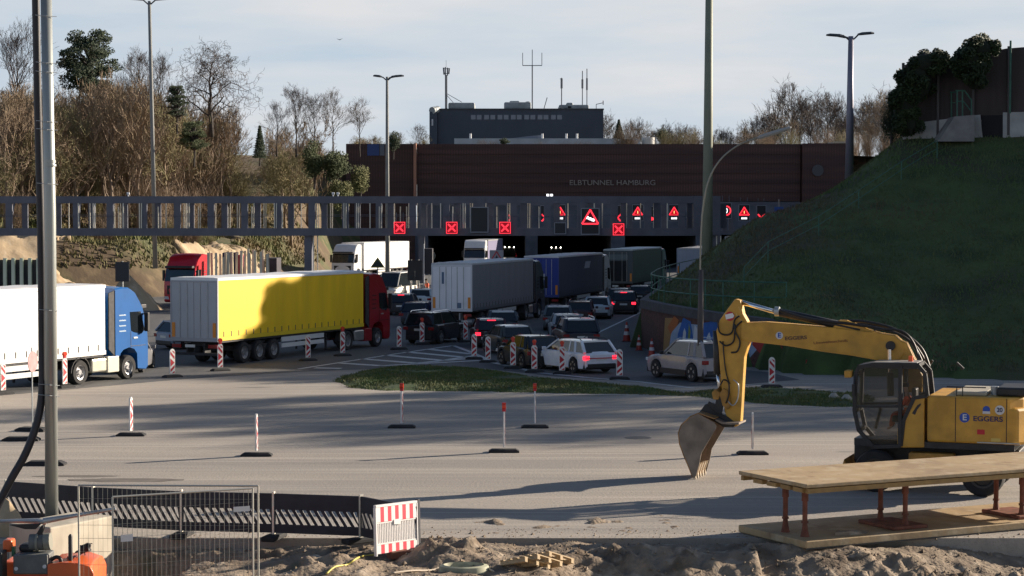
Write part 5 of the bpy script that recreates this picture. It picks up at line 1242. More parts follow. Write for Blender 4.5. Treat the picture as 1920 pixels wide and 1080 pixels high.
# dark containers / stacks behind posts
q=MB(); q.box(gx(498,158),gx(519,158),158,161,0,P(0,484,158).z); tag(q.build('dark_panel_stack',mat('stack_dark',(.05,.045,.055),.8,var=.3,scale=2),bevel=.05),'dark panel standing right of the row of pale posts','panel')
q=MB(); q.box(gx(408,156),gx(434,156),158.5,160,0,P(0,474,158).z); q.box(gx(437,156),gx(446,156),158.5,160,0,P(0,478,158).z,1); tag(q.build('material_container',[mat('container_navy',(.022,.022,.07),.6),mat('container_red',(.30,.05,.06),.6)],bevel=.04),'navy and red material container behind the pale posts','container')
# sign backs
def signback(px,pt,pb,wpx,D,lb,n=1,m=None):
    x=(px-960)/F*D; zt_=P(px,pt,D).z; zb=P(px,pb,D).z; o=empty('blank_sign',(x,D,0),0,lb,'sign'); w_=wpx/F*D/n
    for i in range(n):
        c=(i-(n-1)/2)*w_; q=MB(); q.box(c-w_*.48,c+w_*.48,-.03,.03,zb,zt_); q.build('sign_plate',m or mat('sign_back_dark',(.035,.038,.045),.6),o)
        q=MB(); q.tube([(c,.08,0),(c,.08,zt_+.05)],.05,8); q.build('post',M_steel,o)
signback(229,491,528,27,135,'dark back of a single road sign before the sand bank')
signback(778,488,526,28,158,'pair of dark sign backs left of the grey lorry',2)
q=empty('triangle_sign',(gx(708,146),146,0),0,'dark warning triangle with yellow rim standing above the yellow trailer','traffic sign'); z1=P(0,482,146).z; z2=P(0,502,146).z; hw=14/F*146
w_=MB(); w_.prism([(-hw,z2),(hw,z2),(0,z1)],'y',-.02,.02); w_.build('sign_rim',mat('olive_rim',(.16,.16,.02),.6),q); w_=MB(); w_.prism([(-hw*.8,z2+.1),(hw*.8,z2+.1),(0,z1-.2)],'y',-.035,-.021); w_.build('sign_face',mat('sign_dark_green',(.02,.03,.025),.6),q); w_=MB(); w_.tube([(0,.05,0),(0,.05,z1-.1)],.04,8); w_.build('post',M_steel,q)
rs=empty('roadworks_sign',(gx(931,190),190,0),0,'pale board with a red roadworks triangle between the tunnel pillars','traffic sign'); 
za,zb_=P(0,469,190).z,P(0,492,190).z; q=MB(); q.box(-.65,.65,-.02,.02,zb_,za); q.build('sign_board',mat('board_grey',(.32,.33,.38),.6),rs)
q=MB(); 
for a_,c_ in (((0,za-.12),(-.45,za-.85)),((-.45,za-.85),(.45,za-.85)),((.45,za-.85),(0,za-.12))): q.bar((a_[0],-.035,a_[1]),(c_[0],-.035,c_[1]),.02,.09)
q.build('red_triangle',M_red,rs); q=MB(); q.prism([(-.12,za-.75),(.14,za-.75),(.02,za-.45)],'y',-.035,-.025); q.build('worker_symbol',M_sb,rs); q=MB(); q.tube([(0,.05,0),(0,.05,za)],.05,8); q.build('post',M_steel,rs)
rd=empty('round_sign',(gx(808,215),215,0),0,'dull green-grey round sign beside the left tunnel tube','traffic sign'); zc=P(0,480,215).z
q=MB(); q.tube([(0,-.03,zc),(0,0,zc)],.5,24); q.build('sign_face',mat('dull_green_grey',(.10,.12,.11),.7),rd); q=MB(); q.tube([(-.2,.04,0),(-.2,.04,zc)],.04,6); q.tube([(.2,.04,0),(.2,.04,zc)],.04,6); q.build('post',M_steel,rd)  # face in one even dark green-grey
bd=MB(); bd.tube([(0,0,0),(0,0,2.6),(0,0,3.0)],[.22,.22,.05],10); tag(bd.build('bollard',mat('bollard_grey',(.28,.30,.34),.6),loc=(gx(845,170),170,0)),'pale grey bollard showing above the grey trailer roof','bollard')
bar=MB(); 
for i in range(7):
    x=gx(742+i*9,160); bar.box(x-.06,x+.06,160,160.1,0,1.3)
tag(bar.build('low_guard_posts',mat('guard_post',(.42,.40,.36),.6)),'row of low pale posts beneath the pair of dark sign backs','guard posts')
blk=MB(); blk.box(gx(806.5-12,168),gx(806.5+4,168),168,170,2.0,4.1); blk.box(gx(795,168)-.04,gx(795,168)+.04,167.9,168,0,4.5,1); tag(blk.build('site_hut',[mat('hut_dark',(.04,.04,.05),.8),M_white]),'small dark site hut with a white edge left of the grey trailer','hut')

# ================================================================= PERSONS
M_skin=mat('skin',(.42,.25,.18),.6); M_hair=mat('hair',(.03,.02,.015),.8); M_vest=mat('hivis_orange',(.85,.10,.02),.6); M_trou=mat('work_trousers',(.45,.07,.03),.7); M_refl=mat('reflective_band',(.6,.6,.55),.4)
def skin_obj(name,chain,edges,radii,m,parent,root_i=0):
    me=bpy.data.meshes.new(name); me.from_pydata(chain,edges,[]); me.update(); o=bpy.data.objects.new(name,me); C.objects.link(o); o.parent=parent
    s=o.modifiers.new('skin','SKIN'); 
    for i,r in enumerate(radii): me.skin_vertices[0].data[i].radius=(r,r) if not isinstance(r,tuple) else r
    me.skin_vertices[0].data[root_i].use_root=True
    sb=o.modifiers.new('sub','SUBSURF'); sb.levels=1; sb.render_levels=2; me.materials.append(m); s.use_smooth_shade=True
    return o
def person(label,loc,rz,seated=False,s=1.0):
    root=empty('person',loc,rz,label,'person'); root.scale=(s,s,s)
    if seated:
        V=[(0,0,.52),(0,.0,.75),(0,.02,.98),(0,.05,1.12),(0,.06,1.20),(0,.10,1.30),(0,.10,1.42),
           (-.19,.03,1.02),(-.26,.12,.78),(-.2,.36,.82),(.19,.03,1.02),(.26,.12,.78),(.2,.36,.82),
           (-.1,.05,.50),(-.13,.45,.50),(-.13,.52,.1),(-.13,.64,.05),(.1,.05,.50),(.13,.45,.50),(.13,.52,.1),(.13,.64,.05)]
    else:
        V=[(0,0,.95),(0,.0,1.15),(0,.04,1.38),(0,.06,1.50),(0,.08,1.56),(0,.10,1.64),(0,.10,1.76),
           (-.20,.03,1.42),(-.28,.08,1.14),(-.2,.30,1.05),(.20,.03,1.42),(.28,.06,1.14),(.24,.26,1.0),
           (-.1,0,.90),(-.13,.04,.5),(-.14,0,.08),(-.14,.14,.04),(.1,0,.90),(.13,.02,.5),(.16,-.06,.08),(.16,.08,.04)]
    E=[(0,1),(1,2),(2,3),(3,4),(4,5),(5,6),(2,7),(7,8),(8,9),(2,10),(10,11),(11,12),(0,13),(13,14),(14,15),(15,16),(0,17),(17,18),(18,19),(19,20)]
    Rr=[.13,.12,.13,.07,.055,.085,.07,.07,.05,.035,.07,.05,.035,.09,.065,.045,.04,.09,.065,.045,.04]
    skin_obj('body',V,E,Rr,M_skin,root)
    skin_obj('jacket',[V[i] for i in (0,1,2,7,8,10,11)],[(0,1),(1,2),(2,3),(3,4),(2,5),(5,6)],[.15,.15,.155,.09,.07,.09,.07],M_vest,root)
    skin_obj('trousers',[V[i] for i in (0,13,14,15,17,18,19)],[(0,1),(1,2),(2,3),(0,4),(4,5),(5,6)],[.13,.105,.085,.07,.105,.085,.07],M_trou,root)
    h=V[6]; q=MB(); n=14; q.loft([[(h[0]+math.cos(2*math.pi*k/n)*r_,h[1]-.01+math.sin(2*math.pi*k/n)*r_*1.1,h[2]+dz) for k in range(n)] for dz,r_ in ((-.07,.098),(-.01,.105),(.05,.085),(.075,.04))]); q.build('hair',M_hair,root,smooth='all')
    q=MB(); zz=V[1][2]; q.loft([[(math.cos(2*math.pi*k/16)*.158,math.sin(2*math.pi*k/16)*.158,z) for k in range(16)] for z in (zz-.03,zz+.03)],cap=False); q.build('reflective_band',M_refl,root)
    return root
person('worker with dark hair in an orange high visibility suit beside the grey lorry',(P(801,533,161).x,161,0),rad(120))
# ================================================================= EXCAVATOR
M_yel=mat('excavator_yellow',(0.56,0.30,0.040),0.5,coat=.1,var=.20,scale=2.2); M_yel_d=mat('excavator_yellow_worn',(0.40,0.20,0.035),0.55,var=.3,scale=4)
M_dk=mat('excavator_black',(0.02,0.02,0.022),.5,var=.3,scale=4); M_hose=mat('hose_black',(0.015,0.014,0.014),.5)
M_buck=mat('bucket_steel',(0.21,0.175,0.145),.55,.35,var=.3,scale=2.5); M_buck_in=mat('bucket_inside',(0.33,0.18,0.07),.7,.2,var=.4,scale=3)
M_cabglass=mat('cab_glass',(0.03,0.04,0.035),.08,alpha=.48,spec=.8)
EO=(10.6,50.5); YAW=rad(20)
# local frame: +r forward (to the picture's left), +l to the machine's left (towards the camera)
ex=empty('wheeled_excavator',(EO[0],EO[1],0),0,'yellow wheeled excavator reaching left with its bucket on the ground','excavator')
ex.rotation_euler=(0,0,math.pi-YAW)          # local +X = forward, local +Y = machine left
def EX(px,py,l=0.0):
    u=(px-960)/F; cy,sy=math.cos(YAW),math.sin(YAW)
    r=(EO[0]-sy*l-u*(EO[1]-cy*l))/(cy+sy*u); D=EO[1]+sy*r-cy*l
    return (r, P(px,py,D).z)
def epoly(pts,l): return [EX(a,b,l) for a,b in pts]
def eprism(pts,l0,l1,name,m,parent=ex,bev=0.02,lref=None):
    q=MB(); q.prism(epoly(pts,(l0+l1)/2 if lref is None else lref),'y',l0,l1); return q.build(name,m,parent,bevel=bev)
# upper body
H0=1.28; zt_=2.42
def bodyr(px): return EX(px,790,1.2)[0]
r_rear=bodyr(1921); r_front=bodyr(1740); 
q=MB(); q.prism([(r_front,-1.2),(r_rear+.35,-1.2),(r_rear,-.8),(r_rear,.8),(r_rear+.35,1.2),(r_front,1.2)],'z',H0,zt_); q.build('engine_housing',M_yel,ex,bevel=.06)
q=MB(); q.prism([(r_rear+.5,-1.22),(r_rear+.15,-1.15),(r_rear-.16,-.7),(r_rear-.16,.7),(r_rear+.15,1.15),(r_rear+.5,1.22)],'z',H0-.02,zt_-.25); q.build('counterweight',M_yel,ex,bevel=.08)
q=MB(); q.box(r_rear+.2,r_front+1.6,-1.15,1.15,H0-.16,H0-.005); q.build('platform',M_dk,ex)
eprism([(1690,800),(1690,836),(1740,836),(1740,742),(1716,745),(1697,790)],.35,1.2,'side_panel',M_yel,bev=.03)
for px in (1794,1890):
    q=MB(); rr_=bodyr(px); q.box(rr_-.008,rr_+.008,1.19,1.206,H0+.03,zt_-.03); q.build('panel_seam',M_dk,ex)
q=MB(); a_=bodyr(1835); b_=bodyr(1915); q.box(b_,a_,1.202,1.212,H0+.02,H0+.05); q.build('lower_trim',M_steel,ex)
# things on the deck
q=MB(); q.box(bodyr(1850),bodyr(1790),-.9,.95,zt_+.002,zt_+.10); q.build('deck_cover',mat('deck_pale',(.42,.38,.30),.6),ex,bevel=.03)
q=MB(); q.box(bodyr(1925),bodyr(1868),-.6,.9,zt_+.002,zt_+.22); q.build('deck_cover',M_dk,ex,bevel=.05)
q=MB(); q.tube([(bodyr(1862),.6,zt_+.02),(bodyr(1862),.6,zt_+.22)],.10,14); q.build('exhaust',M_steel,ex)
q=MB(); 
for px in (1795,1806): q.tube([(bodyr(px),1.1,zt_),(bodyr(px),1.1,zt_+.22)],.015,6)
q.tube([(bodyr(1776),1.1,zt_+.22),(bodyr(1850),1.1,zt_+.22)],.016,6); q.build('grab_rail',M_dk,ex)
# cab
cabp=[(1612,806),(1604,770),(1606,700),(1612,688),(1640,683),(1722,684),(1736,700),(1741,742),(1716,746),(1697,788),(1692,836),(1640,838)]
def cabframe():
    l0,l1=.30,1.18; q=MB()
    P_=epoly(cabp,l1)
    n=len(P_)
    for l in (l0,l1):
        for i in range(n):
            a_,b_=P_[i],P_[(i+1)%n]; q.bar((a_[0],l,a_[1]),(b_[0],l,b_[1]),.09,.09,up=(0,1,0))
        a_,b_=EX(1690,684,l1),EX(1690,836,l1); q.bar((a_[0],l,a_[1]),(b_[0],l,b_[1]),.09,.13,up=(0,1,0))
        a_,b_=EX(1606,762,l1),EX(1690,762,l1); q.bar((a_[0],l,a_[1]),(b_[0],l,b_[1]),.06,.06,up=(0,1,0))
    for p_ in P_[:6]+P_[-2:]: q.bar((p_[0],l0,p_[1]),(p_[0],l1,p_[1]),.09,.09)
    q.prism([P_[3],P_[4],P_[5],(P_[5][0],P_[5][1]-.1),(P_[4][0],P_[4][1]-.1)],'y',l0-.03,l1+.03)
    cf=q.build('cab_frame',M_dk,ex)
    q=MB(); q.prism([(p_[0],p_[1]+.055) for p_ in (P_[3],P_[4],P_[5])]+[(P_[5][0],P_[5][1]+.005),(P_[4][0],P_[4][1]+.005),(P_[3][0],P_[3][1]+.005)],'y',l0-.02,l1+.02); q.build('cab_roof',mat('cab_roof_grey',(.30,.29,.27),.5),ex,bevel=.02)
    q=MB(); q.add([(p_[0],l1-.03,p_[1]) for p_ in P_],[tuple(range(n))]); q.build('side_glass',M_cabglass,cf)
    q=MB(); q.add([(p_[0],l0+.03,p_[1]) for p_ in P_],[tuple(range(n))]); q.build('side_glass',M_cabglass,cf)
    q=MB(); q.quad((P_[1][0],l0,P_[1][1]),(P_[1][0],l1,P_[1][1]),(P_[2][0],l1,P_[2][1]),(P_[2][0],l0,P_[2][1])); q.build('front_glass',M_cabglass,cf)
    q=MB(); c_=EX(1665,830,.8); q.box(c_[0]-.5,c_[0]+.75,l0+.05,l1-.05,c_[1]-.05,c_[1]+.12); q.build('cab_floor',M_dk,ex)
    c_=EX(1700,760,.75)
    q=MB(); q.box(c_[0]-.22,c_[0]+.30,.5,1.0,c_[1]-.40,c_[1]-.24); q.box(c_[0]-.30,c_[0]-.18,.52,.98,c_[1]-.24,c_[1]+.45); q.build('seat',M_dk,ex,bevel=.04)
    q=MB(); q.tube([(c_[0]+.75,.72,c_[1]-.6),(c_[0]+.62,.72,c_[1]-.1)],.04,8); q.tube([(c_[0]+.62,.60,c_[1]-.08),(c_[0]+.62,.84,c_[1]-.08)],.03,6); q.build('steering_column',M_dk,ex)
cabframe()
cw=Vector((EX(1704,760,.75)[0],.75,0)); 
mw=ex.rotation_euler.to_matrix(); pw=Vector((EO[0],EO[1],0))+mw@Vector((cw.x-.02,.75,0))
person('operator in an orange safety vest sitting in the excavator cab',(pw.x,pw.y,EX(1704,760,.75)[1]-.62),math.pi-YAW-math.pi/2,True,.80)
q=MB(); c_=EX(1608,700,1.1); q.box(c_[0]+.10,c_[0]+.28,1.0,1.3,c_[1]-.10,c_[1]+.08); q.build('work_light',M_yel,ex,bevel=.03)
q=MB(); c_=EX(1604,716,1.25); q.box(c_[0]-.02,c_[0]+.05,1.28,1.36,c_[1]-.35,c_[1]-.05); q.bar((c_[0],1.2,c_[1]+.2),(c_[0],1.32,c_[1]-.1),.03,.03); q.build('mirror',M_dk,ex)
q=MB(); c_=EX(1709,672,.8); q.tube([(c_[0],.8,EX(0,684,.8)[1] if False else c_[1]-.17),(c_[0],.8,c_[1]+.06)],[.07,.055],12); q.build('beacon_light',mat('beacon_orange',(.85,.12,.02),.4),ex)
q=MB()
for a_,b_ in (((1740,690),(1750,676)),((1795,680),(1808,692))):
    p0=EX(*a_,-.9); p1=EX(*b_,-.9); q.bar((p0[0],-.95,p0[1]),(p1[0],-.95,p1[1]),.10,.05)
p0=EX(1745,740,-.9); p1=EX(1745,682,-.9); q.tube([(p0[0],-.9,p0[1]),(p1[0],-.9,p1[1])],.02,6); q.build('mirror_arm',M_dk,ex)
q=MB(); p0=EX(1733,700,.3);p1=EX(1748,735,.3)
for t in (0,.5,1): q.tube([(EX(1733+14*t,692,.2)[0],.2,EX(1733,742,.2)[1]),(EX(1733+14*t,692,.2)[0],.2,EX(1733,690,.2)[1])],.018,6)
q.tube([(EX(1733,690,.2)[0],.2,EX(1733,690,.2)[1]),(EX(1749,690,.2)[0],.2,EX(1749,700,.2)[1])],.018,6); q.build('step_rail',M_dk,ex)
# undercarriage
q=MB(); q.box(-2.1,1.95,-.55,.55,.62,1.08); q.tube([(0,0,1.05),(0,0,1.15)],.75,24); q.build('undercarriage',M_dk,ex,bevel=.03)
q=MB(); q.box(-1.35,-1.25,-1.2,1.2,.42,.58); q.box(1.25,1.35,-1.2,1.2,.42,.58); q.build('axle',M_dk,ex)
for x in (-1.3,1.3):
    for s in (-1,1):
        w_=wheel(ex,x,s*1.05,.52,.52,s,rimm=mat('excavator_rim',(.07,.06,.05),.6),truck=True); w_.rotation_euler=(0,0,math.pi/2)
        for ch in w_.children: pass
q=MB(); q.prism([(1.95,.35),(2.05,.15),(2.12,.12),(2.16,.5),(2.08,.78)],'y',-1.2,1.2); q.bar((1.2,.4,.7),(2.0,.4,.5),.12,.12); q.bar((1.2,-.4,.7),(2.0,-.4,.5),.12,.12); q.build('dozer_blade',M_yel_d,ex,bevel=.02)
q=MB(); q.box(-.6,.5,.80,1.18,.55,1.0); q.build('tool_box',M_yel_d,ex,bevel=.04)
# boom
bl=(-.30,.05)
boomp=[(1392,602),(1405,604),(1440,603),(1480,606),(1560,613),(1640,622),(1680,628),(1694,640),(1700,662),(1686,680),(1655,676),(1600,666),(1540,658),(1480,648),(1410,640),(1392,636)]
bo=eprism(boomp,*bl,'boom',M_yel,bev=.03)
eprism([(1676,632),(1702,642),(1734,705),(1732,735),(1700,735),(1690,700),(1680,670)],-.28,.03,'boom_base',M_yel,bev=.03)
c_=EX(1672,648,.0); q=MB(); q.tube([(c_[0],-.42,c_[1]),(c_[0],.12,c_[1])],.12,18); q.build('boom_pin',M_dk,bo)
# boom lift cylinders
for l in (-.45,.22):
    a_=EX(1669,655,l); b_=EX(1672,742,l); q=MB(); q.tube([(a_[0],l,a_[1]),(a_[0]*.5+b_[0]*.5,l,a_[1]*.5+b_[1]*.5)],.045,12); q.build('piston_rod',M_chrome,bo)
    q=MB(); q.tube([(a_[0]*.5+b_[0]*.5,l,a_[1]*.5+b_[1]*.5),(b_[0],l,b_[1])],.085,12); q.build('cylinder',M_dk,bo)
# stick cylinder on top of the boom
a_=EX(1391,567,-.12); b_=EX(1462,587,-.12); c_=EX(1688,640,-.12); d_=EX(1560,608,-.12)
q=MB(); q.tube([(a_[0],-.12,a_[1]),(b_[0],-.12,b_[1])],.062,14); q.build('piston_rod',M_chrome,bo,smooth='all')
b2=EX(1455,584,-.12); m2=EX(1615,618,-.12); q=MB(); q.tube([(b2[0],-.12,b2[1]),(m2[0],-.12,m2[1])],.105,16); q.build('cylinder',M_dk,bo,smooth='all')
q=MB(); q.tube([(b2[0]+.02,-.12,b2[1]),(b2[0]-.1,-.12,b2[1])],.125,16); q.build('gland',M_steel,bo)
eprism([(1575,600),(1590,600),(1640,620),(1655,624),(1640,628),(1560,618)],-.22,-.02,'boom_bracket',M_yel,bo,bev=.01)
def hose(pts,l,r,name='hose',par=None,m=None):
    q=MB(); pp=[EX(a,b,l) for a,b in pts]; q.tube(smooth_pts([(p_[0],l+(.03*(i%2)),p_[1]) for i,p_ in enumerate(pp)]),r,8); q.build(name,m or M_hose,par or bo,smooth='all')
hose([(1455,578),(1510,594),(1580,604),(1640,611),(1690,622),(1712,640),(1735,676),(1745,705)],-.3,.035)
hose([(1462,582),(1520,598),(1600,608),(1660,618),(1700,634),(1722,660),(1738,700)],.0,.035)
hose([(1560,604),(1610,602),(1660,611),(1700,628),(1730,655),(1745,690)],-.2,.04)
hose([(1640,618),(1690,620),(1715,645),(1728,690)],.05,.03)
# stick
stp=[(1381,560),(1391,563),(1396,588),(1404,602),(1408,640),(1399,668),(1397,700),(1394,760),(1392,793),(1382,800),(1372,795),(1362,770),(1357,730),(1353,690),(1350,650),(1346,620),(1352,600),(1366,580)]
sk=eprism(stp,-.27,.02,'stick',M_yel,bev=.025)
e_=MB(); e_.prism(epoly([(1352,604),(1342,625),(1352,640)],-.1),'y',-.2,-.02); e_.build('stick_lug',M_dk,sk)
# bucket cylinder in front of the stick
a_=EX(1345,620,-.12); b_=EX(1348,712,-.12); m_=EX(1347,700,-.12); c_=EX(1352,735,-.12)
q=MB(); q.tube([(a_[0],-.12,a_[1]),(m_[0],-.12,m_[1])],.11,14); q.build('cylinder',M_dk,sk,smooth='all')
q=MB(); q.tube([(m_[0],-.12,m_[1]),(c_[0],-.12,c_[1])],.055,12); q.build('piston_rod',M_chrome,sk,smooth='all')
hose([(1346,600),(1350,622),(1362,628),(1374,622),(1378,600),(1388,592)],.06,.022,par=sk)
hose([(1350,640),(1362,648),(1376,640),(1380,615),(1392,602)],.07,.022,par=sk)
hose([(1372,661),(1384,658),(1388,640),(1380,622),(1378,608)],.08,.024,par=sk)
hose([(1356,640),(1360,680),(1364,706),(1370,720)],.06,.018,par=sk)
hose([(1383,566),(1388,580),(1396,598),(1399,606)],-.02,.018,par=sk,m=mat('hose_gold',(.65,.42,.12),.4))
hose([(1380,586),(1386,596),(1394,604)],-.0,.018,par=sk,m=MATS['hose_gold'])
eprism([(1362,590),(1372,586),(1376,592),(1364,602)],.021,.03,'red_white_mark',M_red,sk,bev=0) if False else None
def decal(poly,l,name,m,par): q=MB(); pts=[EX(a,b,l) for a,b in poly]; q.prism(pts,'y',l,l+.006); q.build(name,m,par)
import math as _m
el=[(1369+8.5*_m.cos(t*_m.pi/8),593+9*_m.sin(t*_m.pi/8)) for t in range(16)]
decal(el,.03,'round_sticker',M_red,sk); decal([(1360,590),(1374,587),(1377,592),(1375,596),(1362,599)],.037,'sticker_band',M_white,sk)
# bucket linkage
for l in (-.3,.06):
    eprism([(1350,738),(1357,728),(1366,732),(1372,760),(1366,768),(1356,760)],l,l+.05,'link_arm',M_yel_d,sk,bev=.01)
    eprism([(1346,742),(1352,738),(1358,760),(1354,778),(1340,772),(1328,758),(1330,752),(1342,758)],l-.03,l+.02,'link_arm',M_dk,sk,bev=.01)
eprism([(1339,735),(1346,728),(1356,736),(1352,748),(1342,748)],-.33,.12,'link_pin',M_yel_d,sk,bev=.02)
cp=eprism([(1326,757),(1336,755),(1350,772),(1368,780),(1384,792),(1380,800),(1360,800),(1330,782),(1312,776)],-.30,.05,'quick_coupler',M_dk,bev=.02)
hose([(1352,722),(1358,712),(1367,718),(1368,740),(1362,756)],.12,.02,par=sk); hose([(1376,712),(1386,722),(1384,748),(1376,760),(1366,752)],.11,.016,par=sk,m=M_steel)
# bucket: curved shell with side plates and teeth
bk=empty('bucket'); bk.parent=ex
sidep=[(1310,776),(1296,782),(1279,798),(1274,812),(1276,832),(1285,856),(1293,874),(1301,897),(1306,893),(1312,872),(1316,850),(1330,826),(1342,806),(1345,800),(1340,792)]
outer=[(1384,796),(1360,790),(1340,786),(1310,776),(1296,782),(1279,798),(1274,812),(1276,832),(1285,856),(1293,874),(1301,895)]
l0,l1=-.62,.50
for l in (l0,l1-.03):
    q=MB(); q.prism(epoly(sidep,l1),'y',l,l+.03); q.build('side_plate',M_buck,bk)
po=[EX(a,b,l1) for a,b in outer[2:]]
q=MB(); 
rg=[]
for i,p_ in enumerate(po):
    a_=Vector(po[max(i-1,0)]); c_=Vector(po[min(i+1,len(po)-1)]); t=(c_-a_).normalized(); nn=Vector((-t.y,t.x))*.03
    rg.append([(p_[0],l0+.001,p_[1]),(p_[0],l1-.001,p_[1]),(p_[0]+nn.x,l1-.001,p_[1]+nn.y),(p_[0]+nn.x,l0+.001,p_[1]+nn.y)])
q.loft(rg); q.build('shell',M_buck_in,bk)
# back lip plate on the machine side
lip=[EX(a,b,l1) for a,b in ((1340,790),(1352,796),(1366,797),(1384,797))]; q=MB(); q.loft([[(p_[0],l0+.2,p_[1]),(p_[0],l1-.15,p_[1]),(p_[0],l1-.15,p_[1]+.05),(p_[0],l0+.2,p_[1]+.05)] for p_ in lip]); q.build('hinge_plate',M_buck,bk)
M_tooth=mat('tooth_steel',(.55,.48,.38),.4,.6)
te=EX(1302,893,l1); tb=EX(1306,868,l1)
for k in range(5):
    l=l0+.06+(l1-l0-.12)*k/4
    q=MB(); q.loft([[(tb[0]+.02,l-.05,tb[1]-.05),(tb[0]+.02,l+.05,tb[1]-.05),(tb[0]-.06,l+.05,tb[1]-.05),(tb[0]-.06,l-.05,tb[1]-.05)],[(te[0]+.03,l-.045,te[1]+.06),(te[0]+.03,l+.045,te[1]+.06),(te[0]-.04,l+.045,te[1]+.06),(te[0]-.04,l-.045,te[1]+.06)],[(te[0]-.03,l-.02,te[1]-.10),(te[0]-.03,l+.02,te[1]-.10),(te[0]-.05,l+.02,te[1]-.10),(te[0]-.05,l-.02,te[1]-.10)]]); q.build('tooth',M_tooth,bk)
# lettering on the machine: facing the camera (local +Y side)
M_navy=mat('letter_navy',(.02,.02,.10),.5); M_decw=mat('decal_white',(.62,.64,.66),.5); M_decb=mat('decal_blue2',(.02,.08,.42),.5)
def etext(body,px,py,hpx,l,m,wpx,par,rot=0.0):
    p_=EX(px,py,l); t=text_mesh('lettering',body,1.0,m,par,loc=(p_[0],l+.004,p_[1]),rot=(math.pi/2,rot,math.pi),ext=.004,bold=.02)
    xs_=[v.co.x for v in t.data.vertices]; ys_=[v.co.y for v in t.data.vertices]; k=51.0/F
    t.scale=(wpx*k/(max(xs_)-min(xs_)),hpx*k/(max(ys_)-min(ys_)),1)
    return t
def edisc(px,py,rpx,l,m,name,par):
    p_=EX(px,py,l); q=MB(); q.tube([(p_[0],l,p_[1]),(p_[0],l+.006,p_[1])],rpx*51/F,24); q.build(name,m,par)
edisc(1811,783,9,1.201,M_decb,'logo_disc',ex); etext('E',1811,783,11,1.207,M_decw,7,ex)
etext('EGGERS',1855,786,9.5,1.203,M_navy,52,ex)
edisc(1852,768,6.5,1.201,M_decb,'sticker',ex); q=MB(); p_=EX(1852,772,1.21); q.box(p_[0]-.09,p_[0]+.09,1.208,1.214,p_[1]-.05,p_[1]+.01); q.build('sticker_label',M_decw,ex)
edisc(1877,769,8.5,1.201,M_decw,'number_sticker',ex); etext('20',1877,769,8,1.208,M_navy,10,ex)
p_=EX(1842,810,1.2); q=MB(); q.box(p_[0]-.09,p_[0]+.09,1.2,1.207,p_[1]-.06,p_[1]+.06); q.build('red_label',M_red,ex)
p_=EX(1870,825,1.2); q=MB(); q.box(p_[0]-.11,p_[0]+.11,1.2,1.205,p_[1]-.04,p_[1]+.04); q.build('pale_label',mat('label_yellow',(.6,.45,.12),.6),ex)
edisc(1462,629,7,.052,M_decw,'logo_disc',bo); etext('E',1462,629,9,.062,M_decb,6,bo)
etext('EGGERS',1493,634,7,.054,mat('letter_brown',(.11,.06,.04),.6),42,bo,rot=-.08); etext('Umwelttechnik',1558,641,5,.054,mat('letter_rust',(.30,.13,.03),.6),66,bo,rot=-.10)
q=MB(); 
for k in range(1): q.prism([EX(a,b,1.2) for a,b in ((1712,775),(1722,760),(1728,756),(1729,759),(1722,768),(1718,778))],'y',1.2,1.206); q.build('panel_grille',M_dk,ex)

# ================================================================= TRENCH SHORING BOX
L2=G(1512,1031); ca=Vector((.89,.456,0)).normalized(); cc=Vector((-ca.y,ca.x,0))   # along, across (away from the camera)
sb=empty('trench_box',(L2.x,L2.y,0),math.atan2(ca.y,ca.x),'ochre steel trench box lying flat, two plates held apart by rusty struts','trench box')
M_och=multi('ochre_plate',[((0.42,0.30,0.16),1,0,0,(1,1,1)),((0.30,0.21,0.12),1.2,.45,.7,(1,1,1)),((0.50,0.40,0.26),2.5,.5,.75,(1,1,1)),((0.20,0.10,0.05),3,.62,.75,(1,1,1))],.7,.15,6)
M_rust=mat('rusty_strut',(.17,.055,.03),.75,var=.35,scale=5)
LL=8.5; WW=2.5
q=MB(); q.box(0,LL,0,WW,.02,.17); q.build('bottom_plate',M_och,sb,bevel=.015)
q=MB(); q.box(-.02,LL,-.02,-.004,.0,.03); q.build('edge_gap_shade',M_dk,sb)  # black strip stands for the shaded gap under the plate
q=MB(); q.box(0,LL,0,WW,1.255,1.335); q.build('top_plate',M_och,sb,bevel=.015)
q=MB(); q.box(.05,LL,.02,.12,1.14,1.238); q.box(.05,LL,WW-.12,WW-.02,1.14,1.238)
for y in (.15,.6,1.1,1.6): q.box(.0,.14,y,y+.34,1.15,1.238)
q.build('plate_rib',mat('rib_ochre',(.33,.20,.07),.7,var=.2,scale=4),sb)
for x,y in ((.35,.55),(.35,1.25),(2.9,.5),(2.9,1.35),(6.1,.5),(6.1,1.35),(7.8,.6)):
    s_=empty('strut'); s_.parent=sb; s_.location=(x,y,.17)
    q=MB(); q.tube([(0,0,.0),(0,0,.12),(0,0,.30)],[.10,.07,.05],10); q.build('foot',M_rust,s_)
    q=MB(); q.tube([(0,0,.30),(0,0,.75)],.055,10); q.tube([(0,0,.28),(0,0,.32)],.075,10); q.build('spindle',M_rust,s_)
    q=MB(); q.tube([(0,0,.74),(0,0,.92),(0,0,1.0),(0,0,1.07)],[.075,.07,.09,.14],10); q.build('sleeve',M_rust,s_)
for x in (2.9,6.3):
    q=MB(); q.box(x-.45,x+.45,.3,1.55,.172,.25); q.build('base_beam',M_rust,sb,bevel=.02)
q=MB(); q.loft([[(.9+a*t,.25+b*t,.172+h) for a,b in ((0,0),(.8,0),(1.1,.3),(.4,.5))] for t,h in ((1,0),(.7,.06),(.4,.08))]); q.build('dirt_clump',M_dirt,sb)

